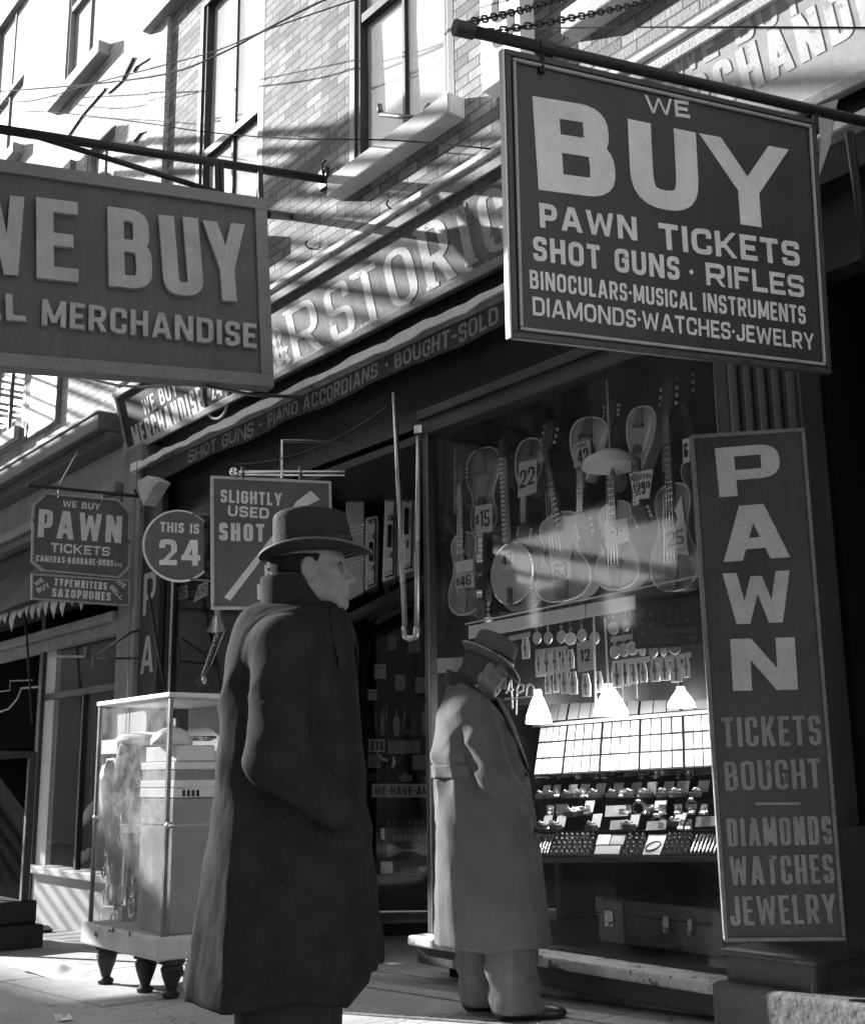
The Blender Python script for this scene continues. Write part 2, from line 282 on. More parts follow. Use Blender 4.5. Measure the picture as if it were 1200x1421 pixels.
def glyph(ch, W, H, tv, th):
    l, r, b, T, m = tv/2, W-tv/2, th/2, H-th/2, H*0.5
    c = min(W, H)*0.46; P = []; S = []
    bar = lambda x0, y0, x1, y1: P.append([(x0, y0), (x1, y0), (x1, y1), (x0, y1)])
    dg = lambda x0, y0, x1, y1, w=1.0: P.append([(x0-tv*w/2, y0), (x0+tv*w/2, y0), (x1+tv*w/2, y1), (x1-tv*w/2, y1)])
    if ch == 'A': dg(l, 0, W/2-tv*.14, H); dg(r, 0, W/2+tv*.14, H); bar(W*.24, H*.2, W*.76, H*.2+th)
    elif ch == 'B':
        m2 = H*.53; bar(0, 0, tv, H); S.append((rp([(tv*.5, T), (r-W*.05, T), (r-W*.05, m2), (tv*.5, m2)], min(c, (T-m2)*.5)), 0)); S.append((rp([(tv*.5, m2), (r, m2), (r, b), (tv*.5, b)], min(c, (m2-b)*.5)), 0))
    elif ch == 'C': S.append((rp([(r, H*.64), (r, T), (l, T), (l, b), (r, b), (r, H*.36)], c), 0))
    elif ch == 'D': bar(0, 0, tv, H); S.append((rp([(tv*.5, T), (r, T), (r, b), (tv*.5, b)], c), 0))
    elif ch == 'E': bar(0, 0, tv, H); bar(tv*.9, 0, W, th); bar(tv*.9, H-th, W, H); bar(tv*.9, m-th/2, W*.88, m+th/2)
    elif ch == 'F': bar(0, 0, tv, H); bar(tv*.9, H-th, W, H); bar(tv*.9, m-th/2, W*.88, m+th/2)
    elif ch == 'G': S.append((rp([(r, H*.66), (r, T), (l, T), (l, b), (r, b), (r, H*.46)], c), 0)); bar(W*.52, H*.42, W, H*.42+th)
    elif ch == 'H': bar(0, 0, tv, H); bar(W-tv, 0, W, H); bar(tv*.9, m-th/2, W-tv*.9, m+th/2)
    elif ch == 'I': bar(0, 0, tv, H)
    elif ch == 'J': S.append((rp([(r, H), (r, b), (l, b), (l, H*.34)], c), 0))
    elif ch == 'K': bar(0, 0, tv, H); dg(tv*1.0, H*.36, r, H); dg(r, 0, tv*1.35, H*.6)
    elif ch == 'L': bar(0, 0, tv, H); bar(tv*.9, 0, W, th)
    elif ch == 'M': bar(0, 0, tv, H); bar(W-tv, 0, W, H); dg(W/2, H*.12, l, H, .95); dg(W/2, H*.12, r, H, .95)
    elif ch == 'N': bar(0, 0, tv, H); bar(W-tv, 0, W, H); dg(r-tv*.1, 0, l+tv*.1, H)
    elif ch in 'OQ0': S.append((rp([(l, b), (r, b), (r, T), (l, T)], c, True), 1)); (dg(W-l, 0, W*.6, H*.3) if ch == 'Q' else 0)
    elif ch == 'P': bar(0, 0, tv, H); S.append((rp([(tv*.5, T), (r, T), (r, H*.42), (tv*.5, H*.42)], c), 0))
    elif ch == 'R': bar(0, 0, tv, H); S.append((rp([(tv*.5, T), (r, T), (r, H*.44), (tv*.5, H*.44)], c), 0)); dg(r+tv*.05, 0, W*.52, H*.44)
    elif ch == 'S':
        S.append((rp([(r, H*.7), (r, T), (l, T), (l, m), (r, m), (r, b), (l, b), (l, H*.3)], min(c, H*.26)), 0))
    elif ch == 'T': bar(0, H-th, W, H); bar(W/2-tv/2, 0, W/2+tv/2, H-th*.9)
    elif ch == 'U': S.append((rp([(l, H), (l, b), (r, b), (r, H)], c), 0))
    elif ch == 'V': dg(W/2-tv*.12, 0, l, H); dg(W/2+tv*.12, 0, r, H)
    elif ch == 'W': q = W*.27; dg(q, 0, l, H, .9); dg(q+tv*.05, 0, W/2, H*.92, .72); dg(W-q-tv*.05, 0, W/2, H*.92, .72); dg(W-q, 0, r, H, .9)
    elif ch == 'X': dg(l, 0, r, H); dg(r, 0, l, H)
    elif ch == 'Y': dg(W/2, H*.4, l, H); dg(W/2, H*.4, r, H); bar(W/2-tv/2, 0, W/2+tv/2, H*.45)
    elif ch == 'Z': bar(0, 0, W, th); bar(0, H-th, W, H); dg(l, 0, r, H)
    elif ch == '1': bar(W-tv, 0, W, H); dg(W*.12+tv*.3, H*.74, W-tv*.6, H, .8)
    elif ch == '2': S.append((rp([(l, H*.66), (l, T), (r, T), (r, H*.52)], c), 0)); dg(l+tv*.15, th*.5, r-tv*.05, H*.53); bar(0, 0, W, th)
    elif ch == '3': S.append((rp([(l, H*.72), (l, T), (r, T), (r, m), (W*.35, m)], min(c, H*.26)), 0)); S.append((rp([(W*.35, m), (r, m), (r, b), (l, b), (l, H*.28)], min(c, H*.26)), 0))
    elif ch == '4': bar(W*.62-tv*.2, 0, W*.62+tv*.8, H); bar(0, H*.2, W, H*.2+th); dg(l, H*.24, W*.62, H, 1.0)
    elif ch == '5': bar(0, H-th, W*.95, H); bar(0, m-th*.3, tv, H); S.append((rp([(0, m), (r, m), (r, b), (l, b), (l, H*.26)], min(c, H*.28)), 0))
    elif ch == '6': S.append((rp([(r, H*.74), (r, T), (l, T), (l, H*.3)], c), 0)); S.append((rp([(l, b), (r, b), (r, m), (l, m)], min(c, H*.27), True), 1))
    elif ch == '7': bar(0, H-th, W, H); dg(W*.3, 0, r, H-th*.5)
    elif ch == '8': S.append((rp([(l, m), (r, m), (r, T), (l, T)], min(c, H*.26), True), 1)); S.append((rp([(l, b), (r, b), (r, m), (l, m)], min(c, H*.26), True), 1))
    elif ch == '9': S.append((rp([(l, H*.26), (l, b), (r, b), (r, H*.7)], c), 0)); S.append((rp([(l, m), (r, m), (r, T), (l, T)], min(c, H*.27), True), 1))
    elif ch == '.': bar(0, 0, tv, th)
    elif ch == '·': P.append([(tv*.5+tv*.62*math.cos(a*math.pi/4), m+tv*.62*math.sin(a*math.pi/4)) for a in range(8)])
    elif ch == '-': bar(0, m-th/2, W, m+th/2)
    elif ch == '$': S.append((rp([(r, H*.7), (r, H*.9), (l, H*.9), (l, m), (r, m), (r, H*.1), (l, H*.1), (l, H*.3)], H*.2), 0)); bar(W/2-tv*.2, 0, W/2+tv*.2, H)
    elif ch == '&': S.append((rp([(W, 0), (W*.2, H*.75), (W*.5, T), (W*.75, H*.75), (l, H*.28), (W*.4, b), (W, H*.4)], c*.6), 0))
    return P, S
def text(mb, s, frame, u, v, H, width=None, tv=.2, th=None, depth=.002, gap=None, align='l', slant=0.0, jit=0.0):
    o, ex, ey, n = frame; tv = tv*H; th = tv*.82 if th is None else th*H; gap = tv*.75 if gap is None else gap*H
    ws = [GW.get(c, .6)*H if GW.get(c, .6) > 0 else tv for c in s]; G = gap*(len(s)-1)
    if width:
        fixed = sum(w for c, w in zip(s, ws) if GW.get(c, .6) == 0); k = (width-G-fixed)/max(1e-6, sum(ws)-fixed); k = max(k, 0.25)
        ws = [w if GW.get(c, .6) == 0 else w*k for c, w in zip(s, ws)]
    tot = sum(ws)+G; x = u-(tot/2 if align == 'c' else 0)
    for c, w in zip(s, ws):
        P, S = glyph(c, w, H, tv, th); lay = 0
        jy = random.uniform(-jit, jit)*H
        sh = lambda p: (x+p[0]+slant*p[1], v+jy+p[1])
        for p in P:
            mb.prism([sh(q) for q in p], frame, 0, depth+lay*.00025); lay += 1
        for pts, cl in S:
            L, R, q = ribbon(pts, tv, th, bool(cl)); k = len(L); d = depth+lay*.00025; lay += 1
            A = [o+ex*sh(p)[0]+ey*sh(p)[1]+n*d for p in L]+[o+ex*sh(p)[0]+ey*sh(p)[1]+n*d for p in R]
            B = [a-n*d for a in A]; fs = []
            for i in range(k if cl else k-1):
                j = (i+1) % k; fs += [(k+i, k+j, j, i)]
                fs += [(i, j, 2*k+j, 2*k+i), (k+j, k+i, 3*k+i, 3*k+j)]
            if not cl: fs += [(k, 0, 2*k, 3*k), (k-1, 2*k-1, 4*k-1, 3*k-1)]
            mb.add(A+B, fs)
        x += w+gap
    return tot
class Board:                                               # a flat sign: local x right, z up, front at -y
    def __init__(s, ctr, yaw, tilt, roll):
        s.W = place(ctr, yaw, tilt, roll); s.I = s.W.inverted(); s.c = Vector(ctr); s.n = s.W.to_3x3()@Vector((0, -1, 0))
    def uv(s, px, py, d=0.0):
        p = s.I@onP(px, py, s.c+s.n*d, s.n); return (p.x, p.z)
    def frame(s, d=0.0): return (Vector((0, -d, 0)), Vector((1, 0, 0)), Vector((0, 0, 1)), Vector((0, -1, 0)))
    def line(s, mb, t, bl, br, tl, d=0.0, **k):
        a = Vector(s.uv(*bl, d)); b = Vector(s.uv(*br, d)); c = Vector(s.uv(*tl, d)); e = (b-a).normalized(); p = Vector((-e.y, e.x)); H = (c-a).dot(p)
        fr = (Vector((a.x, -d, a.y)), Vector((e.x, 0, e.y)), Vector((p.x, 0, p.y)), Vector((0, -1, 0)))
        text(mb, t, fr, 0, 0, H, width=(b-a).length, **k)
def wline(mb, t, bl, br, tl, p, n, d=0.0, **k):               # lettering straight on a world plane
    n = Vector(n).normalized(); P = Vector(p)+n*d
    a = onP(*bl, P, n); b = onP(*br, P, n); c = onP(*tl, P, n); e = (b-a).normalized(); up = n.cross(e)
    H = (c-a).dot(up); text(mb, t, (a, e, up, n), 0, 0, H, width=(b-a).length, **k)
DECK_IN = -2.38
EL_Y = (-6.2, -4.6, -3.0)
# ================================================================== SETTING
m_walk = M('pavement concrete', .32, .9, .42, 1.1, 45, bump=.45, bscale=70, chip=(.63, .16, 2.2), crack=True)
m_road = M('road asphalt', .07, .9, .3, 2, 80, bump=.5)
m_dark = M('black painted wood', .022, .55, .45, 4, 60, bump=.15, bscale=40, streak=.3)
m_dark2 = M('dark varnished wood', .045, .5, .4, 5, 60, bump=.12, streak=.4)
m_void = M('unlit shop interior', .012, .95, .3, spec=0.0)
m_grey = M('weathered grey paint', .26, .75, .35, 4, 60, bump=.25, streak=.5, chip=(.62, .1, 7))
m_pale = M('chipped pale paint', .5, .7, .28, 6, 50, bump=.25, streak=.3, chip=(.61, .16, 9))
m_stone = M('pale sill stone', .42, .9, .25, 5, 60, bump=.3)
m_iron = M('black iron', .03, .5, .4, 8, 60, metal=.3)
m_steel = M('worn steel pipe', .16, .4, .4, 8, 60, metal=.8)
m_brass = M('tarnished brass', .42, .3, .35, 8, 40, metal=.9)
m_chrome = M('bright nickel', .75, .18, .15, 8, 40, metal=1.0)
m_white = M('white paint', .78, .7, .1, 5, 40)
m_card = M('white card', .74, .85, .1, 6, 40)
m_cardg = M('yellowed card', .5, .85, .15, 6, 40)
m_ink = M('black ink', .02, .7, .2)
m_shade = M('pale window blind', .74, .9, .1, 3, 30)
m_curt = M('dim room behind window', .2, .9, .3, 1.5, 20)
m_glass = glass_mat('shop window glass', rough=.045, dirt=.014)
m_glassd = glass_mat('dusty case glass', dirt=.16)
m_glassc = glass_mat('clear case glass', dirt=.02)
m_pane = glass_mat('upstairs window glass', dirt=.05)
m_brick = brick_mat('pale brick', .27, .1, .38)
m_brick2 = brick_mat('whitewashed brick', .5, .3, .18)

def sheet(name, x0, x1, y0, y1, zf, mat, nx=1, ny=1, kind='structure'):
    mb = MB(); mb.grid(lambda u, v: Vector((x0+(x1-x0)*u, y0+(y1-y0)*v, zf(x0+(x1-x0)*u))), nx, ny)
    return mb.build(name, mat, kind=kind, origin=(0, 0, 0))
sheet('ground', -90, 60, -80, 60, lambda x: gz(x)-.2, M('street setts', .12, .9, .3, 3, 50, bump=.5))
# pavement flags: real joints between slabs
mb = MB(); xs = -40.0; ys = [-6.0, -4.55, -3.15, -1.72, -0.42, .0, 1.2, 3.2]
while xs < 9:
    x1 = xs+1.5
    for a, b in zip(ys[:-1], ys[1:]):
        g = .006; d = random.uniform(-.004, .004)
        o = .75 if ys.index(a) % 2 else 0
        X0, X1 = xs+o+g, x1+o-g
        mb.hexa([(X0, a+g, gz(X0)+d), (X1, a+g, gz(X1)+d), (X1, b-g, gz(X1)+d), (X0, b-g, gz(X0)+d)],
                [(X0, a+g, gz(X0)-.18), (X1, a+g, gz(X1)-.18), (X1, b-g, gz(X1)-.18), (X0, b-g, gz(X0)-.18)])
    xs = x1
mb.build('pavement', m_walk, kind='structure', origin=(0, 0, 0))
mb = MB(); mb.hexa([(-60, -6.02, gz(-60)+.002), (30, -6.02, gz(30)+.002), (30, -6.25, gz(30)+.002), (-60, -6.25, gz(-60)+.002)], [(-60, -6.02, gz(-60)-.2), (30, -6.02, gz(30)-.2), (30, -6.25, gz(30)-.2), (-60, -6.25, gz(-60)-.2)])
mb.build('kerb', m_stone, kind='structure', origin=(0, 0, 0))
# elevated railway over the street (behind the camera): its deck throws the broken shade on the shop fronts
mb = MB(); ZD = 6.6
for y, d in ((-10.6, .75), (-4.66, .2), (-2.5, .2)): mb.box((-60, y-.12, ZD-d), (40, y+.12, ZD))
x = -60
while x < -23.6:
    mb.box((x, -5.9, ZD+.004), (x+.15, -4.7, ZD+.03)); x += .38
mb.box((-60, -4.8, ZD+.002), (40, DECK_IN, ZD+.08))
mb.box((-17.1, -6.2, ZD+.01), (-10, -5.32, ZD+.08))  # platform piece added out of view to shade the doorstep
for y in (-4.2, -3.0): mb.box((-60, y-.035, ZD+.2), (40, y+.035, ZD+.32))
x = -44
while x < -14.6:                                            # slats of an unseen canopy, added to band the brick with shade
    w = random.uniform(.06, .15); mb.box((x, -4.6, 9.3), (x+w, -1.25, 9.335)); x += random.uniform(.36, .62)
mb.box((-44, -4.7, 9.345), (-14.6, -4.5, 9.6)); mb.box((-44, -1.4, 9.345), (-14.6, -1.25, 9.5)); mb.box((-44, -3.0, 9.345), (-14.6, -2.85, 9.5))
for x in range(-43, -14, 7): mb.box((x-.08, -4.7, ZD), (x+.08, -4.55, 9.34))
for x in range(-61, 40, 14):
    mb.box((x-.25, -10.9, -1), (x+.25, -10.4, ZD-.1)); mb.box((x-.2, -10.7, ZD-1.2), (x+.2, -2.6, ZD-.76))
mb.build('elevated_railway', M('railway iron', .09, .8, .3), kind='structure', origin=(0, 0, 0))
mb = MB()
random.seed(21); x0 = -172.0
segs = []
while x0 < 45:
    w = random.uniform(6, 11); segs.append([x0, x0+w-.02, random.choice([17, 19, 21, 22, 24])]); x0 += w
segs = [s for s in segs if s[1] < -38 or s[0] > -10]+[[-38.5, -31.1, 22], [-31, -29.4, 6.4], [-29.3, -27.9, 7.3], [-27.8, -26.9, 5.8], [-26.8, -24.6, 6.9], [-24.5, -23, 5.4], [-22.9, -21.3, 6.6], [-21.2, -9, 21]]  # low roofs shaped to let sky glare into the show window
for x0, x1, z in ((-31.05, -28.9, 9.5), (-28.85, -26.2, 8.8), (-26.15, -23.6, 9.3), (-23.55, -21.25, 8.4)): mb.box((x0, -21.6, z), (x1, -21.1, 22))  # unseen slabs added to cut off the top of that glare
mb.tube([(-31, -20.6, 9.3), (-21, -20.6, 6.6)], .16, 6); mb.tube([(-31, -20.4, 8.5), (-21, -20.4, 5.8)], .1, 6)  # slanting bars added to break the glare up
for x0, x1, h in segs:
    mb.box((x0, -27 if x0 < -39 or x0 > -10 else -21.7, -2), (x1, -21, h))
    for k in range(int((x1-x0)/2.4)):
        for z in (1.0, 5.2, 8.4, 11.6): mb.box((x0+.6+k*2.4, -21.01, z), (x0+1.8+k*2.4, -20.95, z+2.0)) if z+2 < h else None
mb.build('opposite_buildings', M('sooty brick', .16, .9, .35, 1, 20), kind='structure', origin=(0, 0, 0))

# ================================================================== upper walls
def wall_mesh(x0, x1, z0, z1, holes, depth, y=0.0):
    mb = MB(); xs = sorted({x0, x1}|{h[0] for h in holes}|{h[1] for h in holes}); zs = sorted({z0, z1}|{h[2] for h in holes}|{h[3] for h in holes})
    for xa, xb in zip(xs[:-1], xs[1:]):
        for za, zb in zip(zs[:-1], zs[1:]):
            cx, cz = (xa+xb)/2, (za+zb)/2
            if any(h[0] < cx < h[1] and h[2] < cz < h[3] for h in holes): continue
            mb.add([(xa, y, za), (xb, y, za), (xb, y, zb), (xa, y, zb)], [(0, 1, 2, 3)])
    for a, b, c, d in holes:
        for q in ([(a, y, c), (a, y+depth, c), (a, y+depth, d), (a, y, d)], [(b, y, c), (b, y, d), (b, y+depth, d), (b, y+depth, c)], [(a, y, c), (b, y, c), (b, y+depth, c), (a, y+depth, c)], [(a, y, d), (a, y+depth, d), (b, y+depth, d), (b, y, d)]):
            mb.add(q, [(0, 1, 2, 3)])
    # back face and ends so that the wall has thickness
    for q in ([(x0, y, z0), (x0, y, z1), (x0, y+.4, z1), (x0, y+.4, z0)], [(x1, y, z0), (x1, y+.4, z0), (x1, y+.4, z1), (x1, y, z1)], [(x0, y, z1), (x1, y, z1), (x1, y+.4, z1), (x0, y+.4, z1)], [(x0, y, z0), (x0, y+.4, z0), (x1, y+.4, z0), (x1, y, z0)]):
        mb.add(q, [(0, 1, 2, 3)])
    return mb
def up_window(parent, x0, x1, z0, z1, rail, y=0.0, fm=None, blind=.0, dep=.11, mull=True, sill=True, sm=None, blindmat=None):
    dep = .11; fm = fm or m_dark2; w = .075; Y = y+dep-.06
    f = MB()
    f.box((x0, Y-.05, z0), (x0+w, Y+.06, z1)); f.box((x1-w, Y-.05, z0), (x1, Y+.06, z1)); f.box((x0+w, Y-.05, z1-w), (x1-w, Y+.06, z1)); f.box((x0+w, Y-.05, z0), (x1-w, Y+.06, z0+.05))
    f.box((x0+w, Y-.035, z0+.05), (x0+w+.05, Y+.05, z1-w)); f.box((x1-w-.05, Y-.035, z0+.05), (x1-w, Y+.05, z1-w))
    F = f.build('window', fm, parent, bev=.006)
    r = MB(); r.box((x0+w+.052, Y-.03, rail-.035), (x1-w-.052, Y+.045, rail+.035))
    if mull: r.box(((x0+x1)/2-.014, Y-.005, z0+.05), ((x0+x1)/2+.014, Y+.03, rail-.036)); r.box(((x0+x1)/2-.014, Y+.005, rail+.036), ((x0+x1)/2+.014, Y+.035, z1-w))
    r.build('sash', fm, F)
    g = MB(); g.box((x0+w+.05, Y+.016, z0+.05), (x1-w-.05, Y+.02, z1-w)); g.build('pane', m_pane, F)
    b = MB(); b.grid(lambda u, v: Vector((x0+.08+(x1-x0-.16)*u, Y+.034+.006*math.sin(v*9+u*3), z0+blind+(z1-z0-blind)*v)), 6, 10); b.build('blind', blindmat or m_shade, F)
    k = MB(); k.box((x0, Y+.3, z0), (x1, Y+.34, z1)); k.build('room', m_curt, F)
    if sill:
        s = MB(); s.box((x0-.09, y-.13, z0-.15), (x1+.09, y+.06, z0)); s.build('sill', sm or m_stone, F, bev=.012)

bld = thing('brick_building', 'pale brick building with tall sash windows above the pawnshop front', 'building', (-6, .2, 0))
ZW = 5.46
HO = [(-6.52, -5.30, ZW, 8.3), (-8.97, -7.76, ZW, 8.3), (-4.12, -2.92, ZW, 8.3)]
wall_mesh(-9.93, 4, 4.4, 13, HO, .22).build('brick_wall', m_brick, bld)
for h in HO: up_window(bld, h[0]+.002, h[1]-.002, h[2]+.002, h[3], 6.70, blind=.02)
b = MB(); b.box((-9.94, -.11, 4.86), (4, .02, 13)) if False else None
p = MB(); p.box((-9.93, -.05, 4.95), (-9.56, .0, 13)); p.build('shadow_strip_pier', m_brick2, bld)  # shallow pier put in for the strip of downspout shadow
# moulding over the fascia
c = MB(); FT0 = onY(378, 412, -.22).z; c.box((-9.93, -.265, FT0+.03), (4, .01, FT0+.075)); c.box((-9.93, -.235, FT0+.004), (4, .01, FT0+.028)); c.build('cornice', m_pale, bld, bev=.01)

uf = MB(); uf.box((-9.9, .17, 3.64), (4, 5.5, 4.38)); uf.box((-30, .15, 3.3), (-9.95, 5.5, 4.6)); uf.build('leak_block', m_void, bld)  # dark block added to keep sky light out of the shop interiors
# ---- shop front, right show window, lobby, left show window
XR0, XR1 = -5.60, -3.42; XL0, XL1 = -9.16, -7.4; ZH = 3.30; ZS = .345
wd = MB()
wd.box((-9.50, .03, ZH+.1), (4, .16, 4.39)); wd.build('transom_wall', m_dark, bld)
hd = MB(); hd.box((XR0-.06, -.05, ZH), (XR1+.1, .06, ZH+.10)); hd.box((XR0-.06, -.07, ZH+.1), (XR1+.1, .028, ZH+.16)); hd.build('window_head', m_dark2, bld, bev=.008); hd = MB(); hd.box((XL0-.1, -.05, ZH), (XL1+.1, .06, ZH+.10)); hd.build('window_head', m_dark2, bld, bev=.008)
ce = MB(); ce.box((-9.9, .79, ZH-.002), (XR0, 5.0, ZH+.05)); ce.box((XL1, .02, ZH-.002), (XR0, .79, ZH+.05)); ce.box((XR0-.02, .96, 0), (XR0+.02, 5, ZH)); ce.build('lobby_ceiling', m_dark, bld)
po = MB(); po.box((XR0-.045, -.035, ZS), (XR0+.01, .02, ZH)); po.build('corner_post', m_dark2, bld, bev=.006)
ps = MB(); ps.tube([(XR0+.012, -.04, ZS), (XR0+.012, -.04, ZH)], .008, 6); ps.build('post_edge_strip', m_steel, bld)
gl = MB(); gl.box((XR0+.012, .000, ZS), (XR1, .006, ZH)); gl.build('show_window', m_glass, bld)
gl = MB(); gl.box((XR0-.03, .02, ZS), (XR0-.024, .95, ZH)); gl.build('show_window', m_glass, bld)
gl = MB(); gl.box((XL0+.02, .000, ZS+.1), (XL1, .006, ZH)); gl.build('show_window', m_glass, bld)
si = MB(); si.box((XR0-.06, -.17, ZS-.055), (XR1+.12, .02, ZS)); si.build('window_sill', M('worn painted sill', .46, .7, .35, 6, 50, bump=.4, chip=(.56, .1, 9)), bld, bev=.012)
si = MB(); si.box((XR0-.03, -.125, ZS-.15), (XR1+.1, .02, ZS-.058)); si.build('sill_apron', m_dark2, bld, bev=.006)
ri = MB(); ri.hexa([(XR0+.5, .0, gz(XR0)+.0), (XR1+.3, .0, gz(XR1)), (XR1+.3, .0, ZS-.15), (XR0+.5, .0, ZS-.15)], [(XR0+.5, .06, gz(XR0)), (XR1+.3, .06, gz(XR1)), (XR1+.3, .06, ZS-.15), (XR0+.5, .06, ZS-.15)])
ri.build('stall_riser', m_grey, bld)
ri = MB(); ri.hexa([(XR0-.02, .1, gz(XR0)+.0), (XR0+.48, .1, gz(XR1)-.1), (XR0+.48, .1, ZS-.15), (XR0-.02, .1, ZS-.15)], [(XR0-.02, .14, gz(XR0)), (XR0+.48, .14, gz(XR0)), (XR0+.48, .14, ZS-.15), (XR0-.02, .14, ZS-.15)])
ri.build('cellar_grille', m_void, bld)
gr = MB()
for k in range(9): gr.box((XR0+.47-.02*(k % 2), -.02, gz(-5)+.02+k*.018), (XR0+.5, .06, gz(-5)+.03+k*.018))
gr.build('cellar_hinge', m_pale, bld)
# inside of the right show window
iw = MB(); iw.box((XR0, .02, ZS-.02), (XR1+.6, 1.3, ZS-.004)); iw.build('window_floor', m_dark, bld)
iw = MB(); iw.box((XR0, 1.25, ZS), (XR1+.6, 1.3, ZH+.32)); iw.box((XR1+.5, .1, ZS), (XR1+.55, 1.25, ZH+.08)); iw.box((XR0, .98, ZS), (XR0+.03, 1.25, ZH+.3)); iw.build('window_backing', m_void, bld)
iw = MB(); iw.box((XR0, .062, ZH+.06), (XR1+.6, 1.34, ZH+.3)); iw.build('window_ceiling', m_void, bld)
# left show window
iw = MB(); iw.box((XL0, .75, gz(-8)), (XL1, .79, ZH)); iw.box((XL1-.03, .03, gz(-8)), (XL1, .75, ZH)); iw.build('window_backing', m_void, bld)
iw = MB(); iw.box((XL0-.02, -.06, gz(-9)-.1), (XL1, .02, ZS+.1)); iw.build('stall_riser', m_dark2, bld, bev=.01)
iw = MB(); iw.box((XL0-.02, -.03, ZS+.1), (XL0+.05, .03, ZH)); iw.build('corner_post', m_dark2, bld)
br = MB(); pa = onY(240, 798, -.04); br.tube([(pa.x, -.04, ZS+.12), (pa.x, -.04, pa.z)], .014, 8); br.build('brass_rail', m_brass, bld)
# lobby back: a display front seen square on, behind the gap between the two show windows
LA = onG(540, 1300); LN = Vector((-CR[1], CR[0], 0)).normalized()*-1.0; LN = Vector((CF[0], CF[1], 0)).normalized()*-1; LR = Vector((CR[0], CR[1], 0)).normalized()
LW = Matrix.Translation(LA)@Matrix(((LR.x, -LN.x, 0, 0), (LR.y, -LN.y, 0, 0), (0, 0, 1, 0), (0, 0, 0, 1)))
def lob(px, py, d=0.0):                                     # point on the lobby back plane, d metres behind the glass
    return onP(px, py, LA-LN*d, LN)
def lobl(px, py, d=0.0): q = LW.inverted()@lob(px, py, d); return q
zl = lobl(570, 1276).z
mb = MB(); mb.boxm(LW, (-1.4, 0, -.1), (1.6, .06, zl-.03)); mb.build('lobby_riser', m_dark, bld)
mb = MB(); mb.boxm(LW, (-1.4, -.03, zl-.03), (1.6, .5, zl)); mb.build('lobby_ledge', m_grey, bld, bev=.008)
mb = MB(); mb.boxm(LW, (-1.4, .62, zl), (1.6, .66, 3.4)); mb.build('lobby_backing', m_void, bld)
mb = MB(); mb.boxm(LW, (-1.4, .0, zl), (1.6, .006, 3.3)); mb.build('lobby_window', m_glass, bld)
# right hand doorway and pilaster
pl = MB()
pl.box((XR1+.02, -.02, .3), (XR1+.10, .1, 4.3)); pl.box((XR1+.14, -.07, .3), (XR1+.52, .1, 4.3))
for k in range(5): pl.box((XR1+.17+k*.075, -.095, 1.0), (XR1+.205+k*.075, -.068, 4.2))
pl.box((XR1+.12, -.12, .3), (XR1+.55, .1, 1.0)); pl.build('pilaster', M('dark fluted pilaster', .05, .4, .4, 4, 60, streak=.4), bld, bev=.008)
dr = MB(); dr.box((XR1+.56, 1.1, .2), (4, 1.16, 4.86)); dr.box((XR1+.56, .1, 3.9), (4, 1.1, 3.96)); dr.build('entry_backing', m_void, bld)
dr = MB(); dr.box((-1.9, -.03, .2), (-1.6, .1, 4.3)); dr.box((-1.5, .02, .2), (4, .1, 4.3)); dr.build('entry_wall', m_dark, bld, bev=.01)
dr = MB(); dr.box((XR1+.66, .4, .35), (XR1+.74, .48, 3.4)); dr.box((XR1+.74, .42, 1.2), (-1.9, .46, 1.3)); dr.box((XR1+.74, .42, .35), (-1.9, .46, .6)); dr.box((XR1+.74, .42, 2.7), (-1.9, .46, 2.8)); dr.build('door', m_dark2, bld, bev=.006)
s0 = onY(985, 1362, -.42)
st = MB()
def stp(u, v):
    return Vector((s0.x+u*4.5, -.42+v*1.5, s0.z-.012+.012*math.sin(u*40)*math.exp(-v*9)))
st.hexa([(s0.x, -.42, gz(-3)-.2), (s0.x+4.5, -.42, gz(-3)-.2), (s0.x+4.5, -.42, s0.z), (s0.x, -.42, s0.z)], [(s0.x, .6, gz(-3)-.2), (s0.x+4.5, .6, gz(-3)-.2), (s0.x+4.5, .6, s0.z), (s0.x, .6, s0.z)])
st.build('doorstep', M('worn stone step', .08, .85, .4, 4, 50, bump=.6, bscale=25, bdist=.02), bld, bev=.02, seg=3)
pd = MB(); q0 = onY(1000, 1312, -.38); q1 = onY(1062, 1312, -.38)
pd.box((q0.x, -.36, s0.z-.02), (q1.x+.2, -.02, q0.z-.01)); pd.box((q0.x-.02, -.38, s0.z+.1), (q1.x+.22, -.02, s0.z+.125)); pd.build('plinth', m_dark2, bld, bev=.012)

# hood over the show windows and the printed valance below it
def onl(px, Y, z): pass
za = onY(560, 465, -.21).z; zb = onY(560, 513, -.12).z
hx0 = onY(180, 655, -.21).x; hx1 = -1.7
aw = thing('awning', 'rolled dark awning with sunlit metal lip and lettered valance over the shop window', 'awning', ((hx0+hx1)/2, -.2, zb))
mb = MB()
def hood(u, v):
    x = hx0+(hx1-hx0)*u; tail = max(0, 1-u*14)
    return Vector((x, -.03-.16*v, za+.06*(1-v)-.05*tail*v+.006*math.sin(u*55)*v))
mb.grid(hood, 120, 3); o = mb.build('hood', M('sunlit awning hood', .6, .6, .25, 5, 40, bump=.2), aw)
sd = o.modifiers.new('thick', 'SOLIDIFY'); sd.thickness = .014
mb = MB(); mb.tube([(hx0+.2, -.13, za+.0), (hx1, -.13, za+.0)], .03, 10); mb.build('roller', m_grey, aw, smooth=True)
mb = MB()
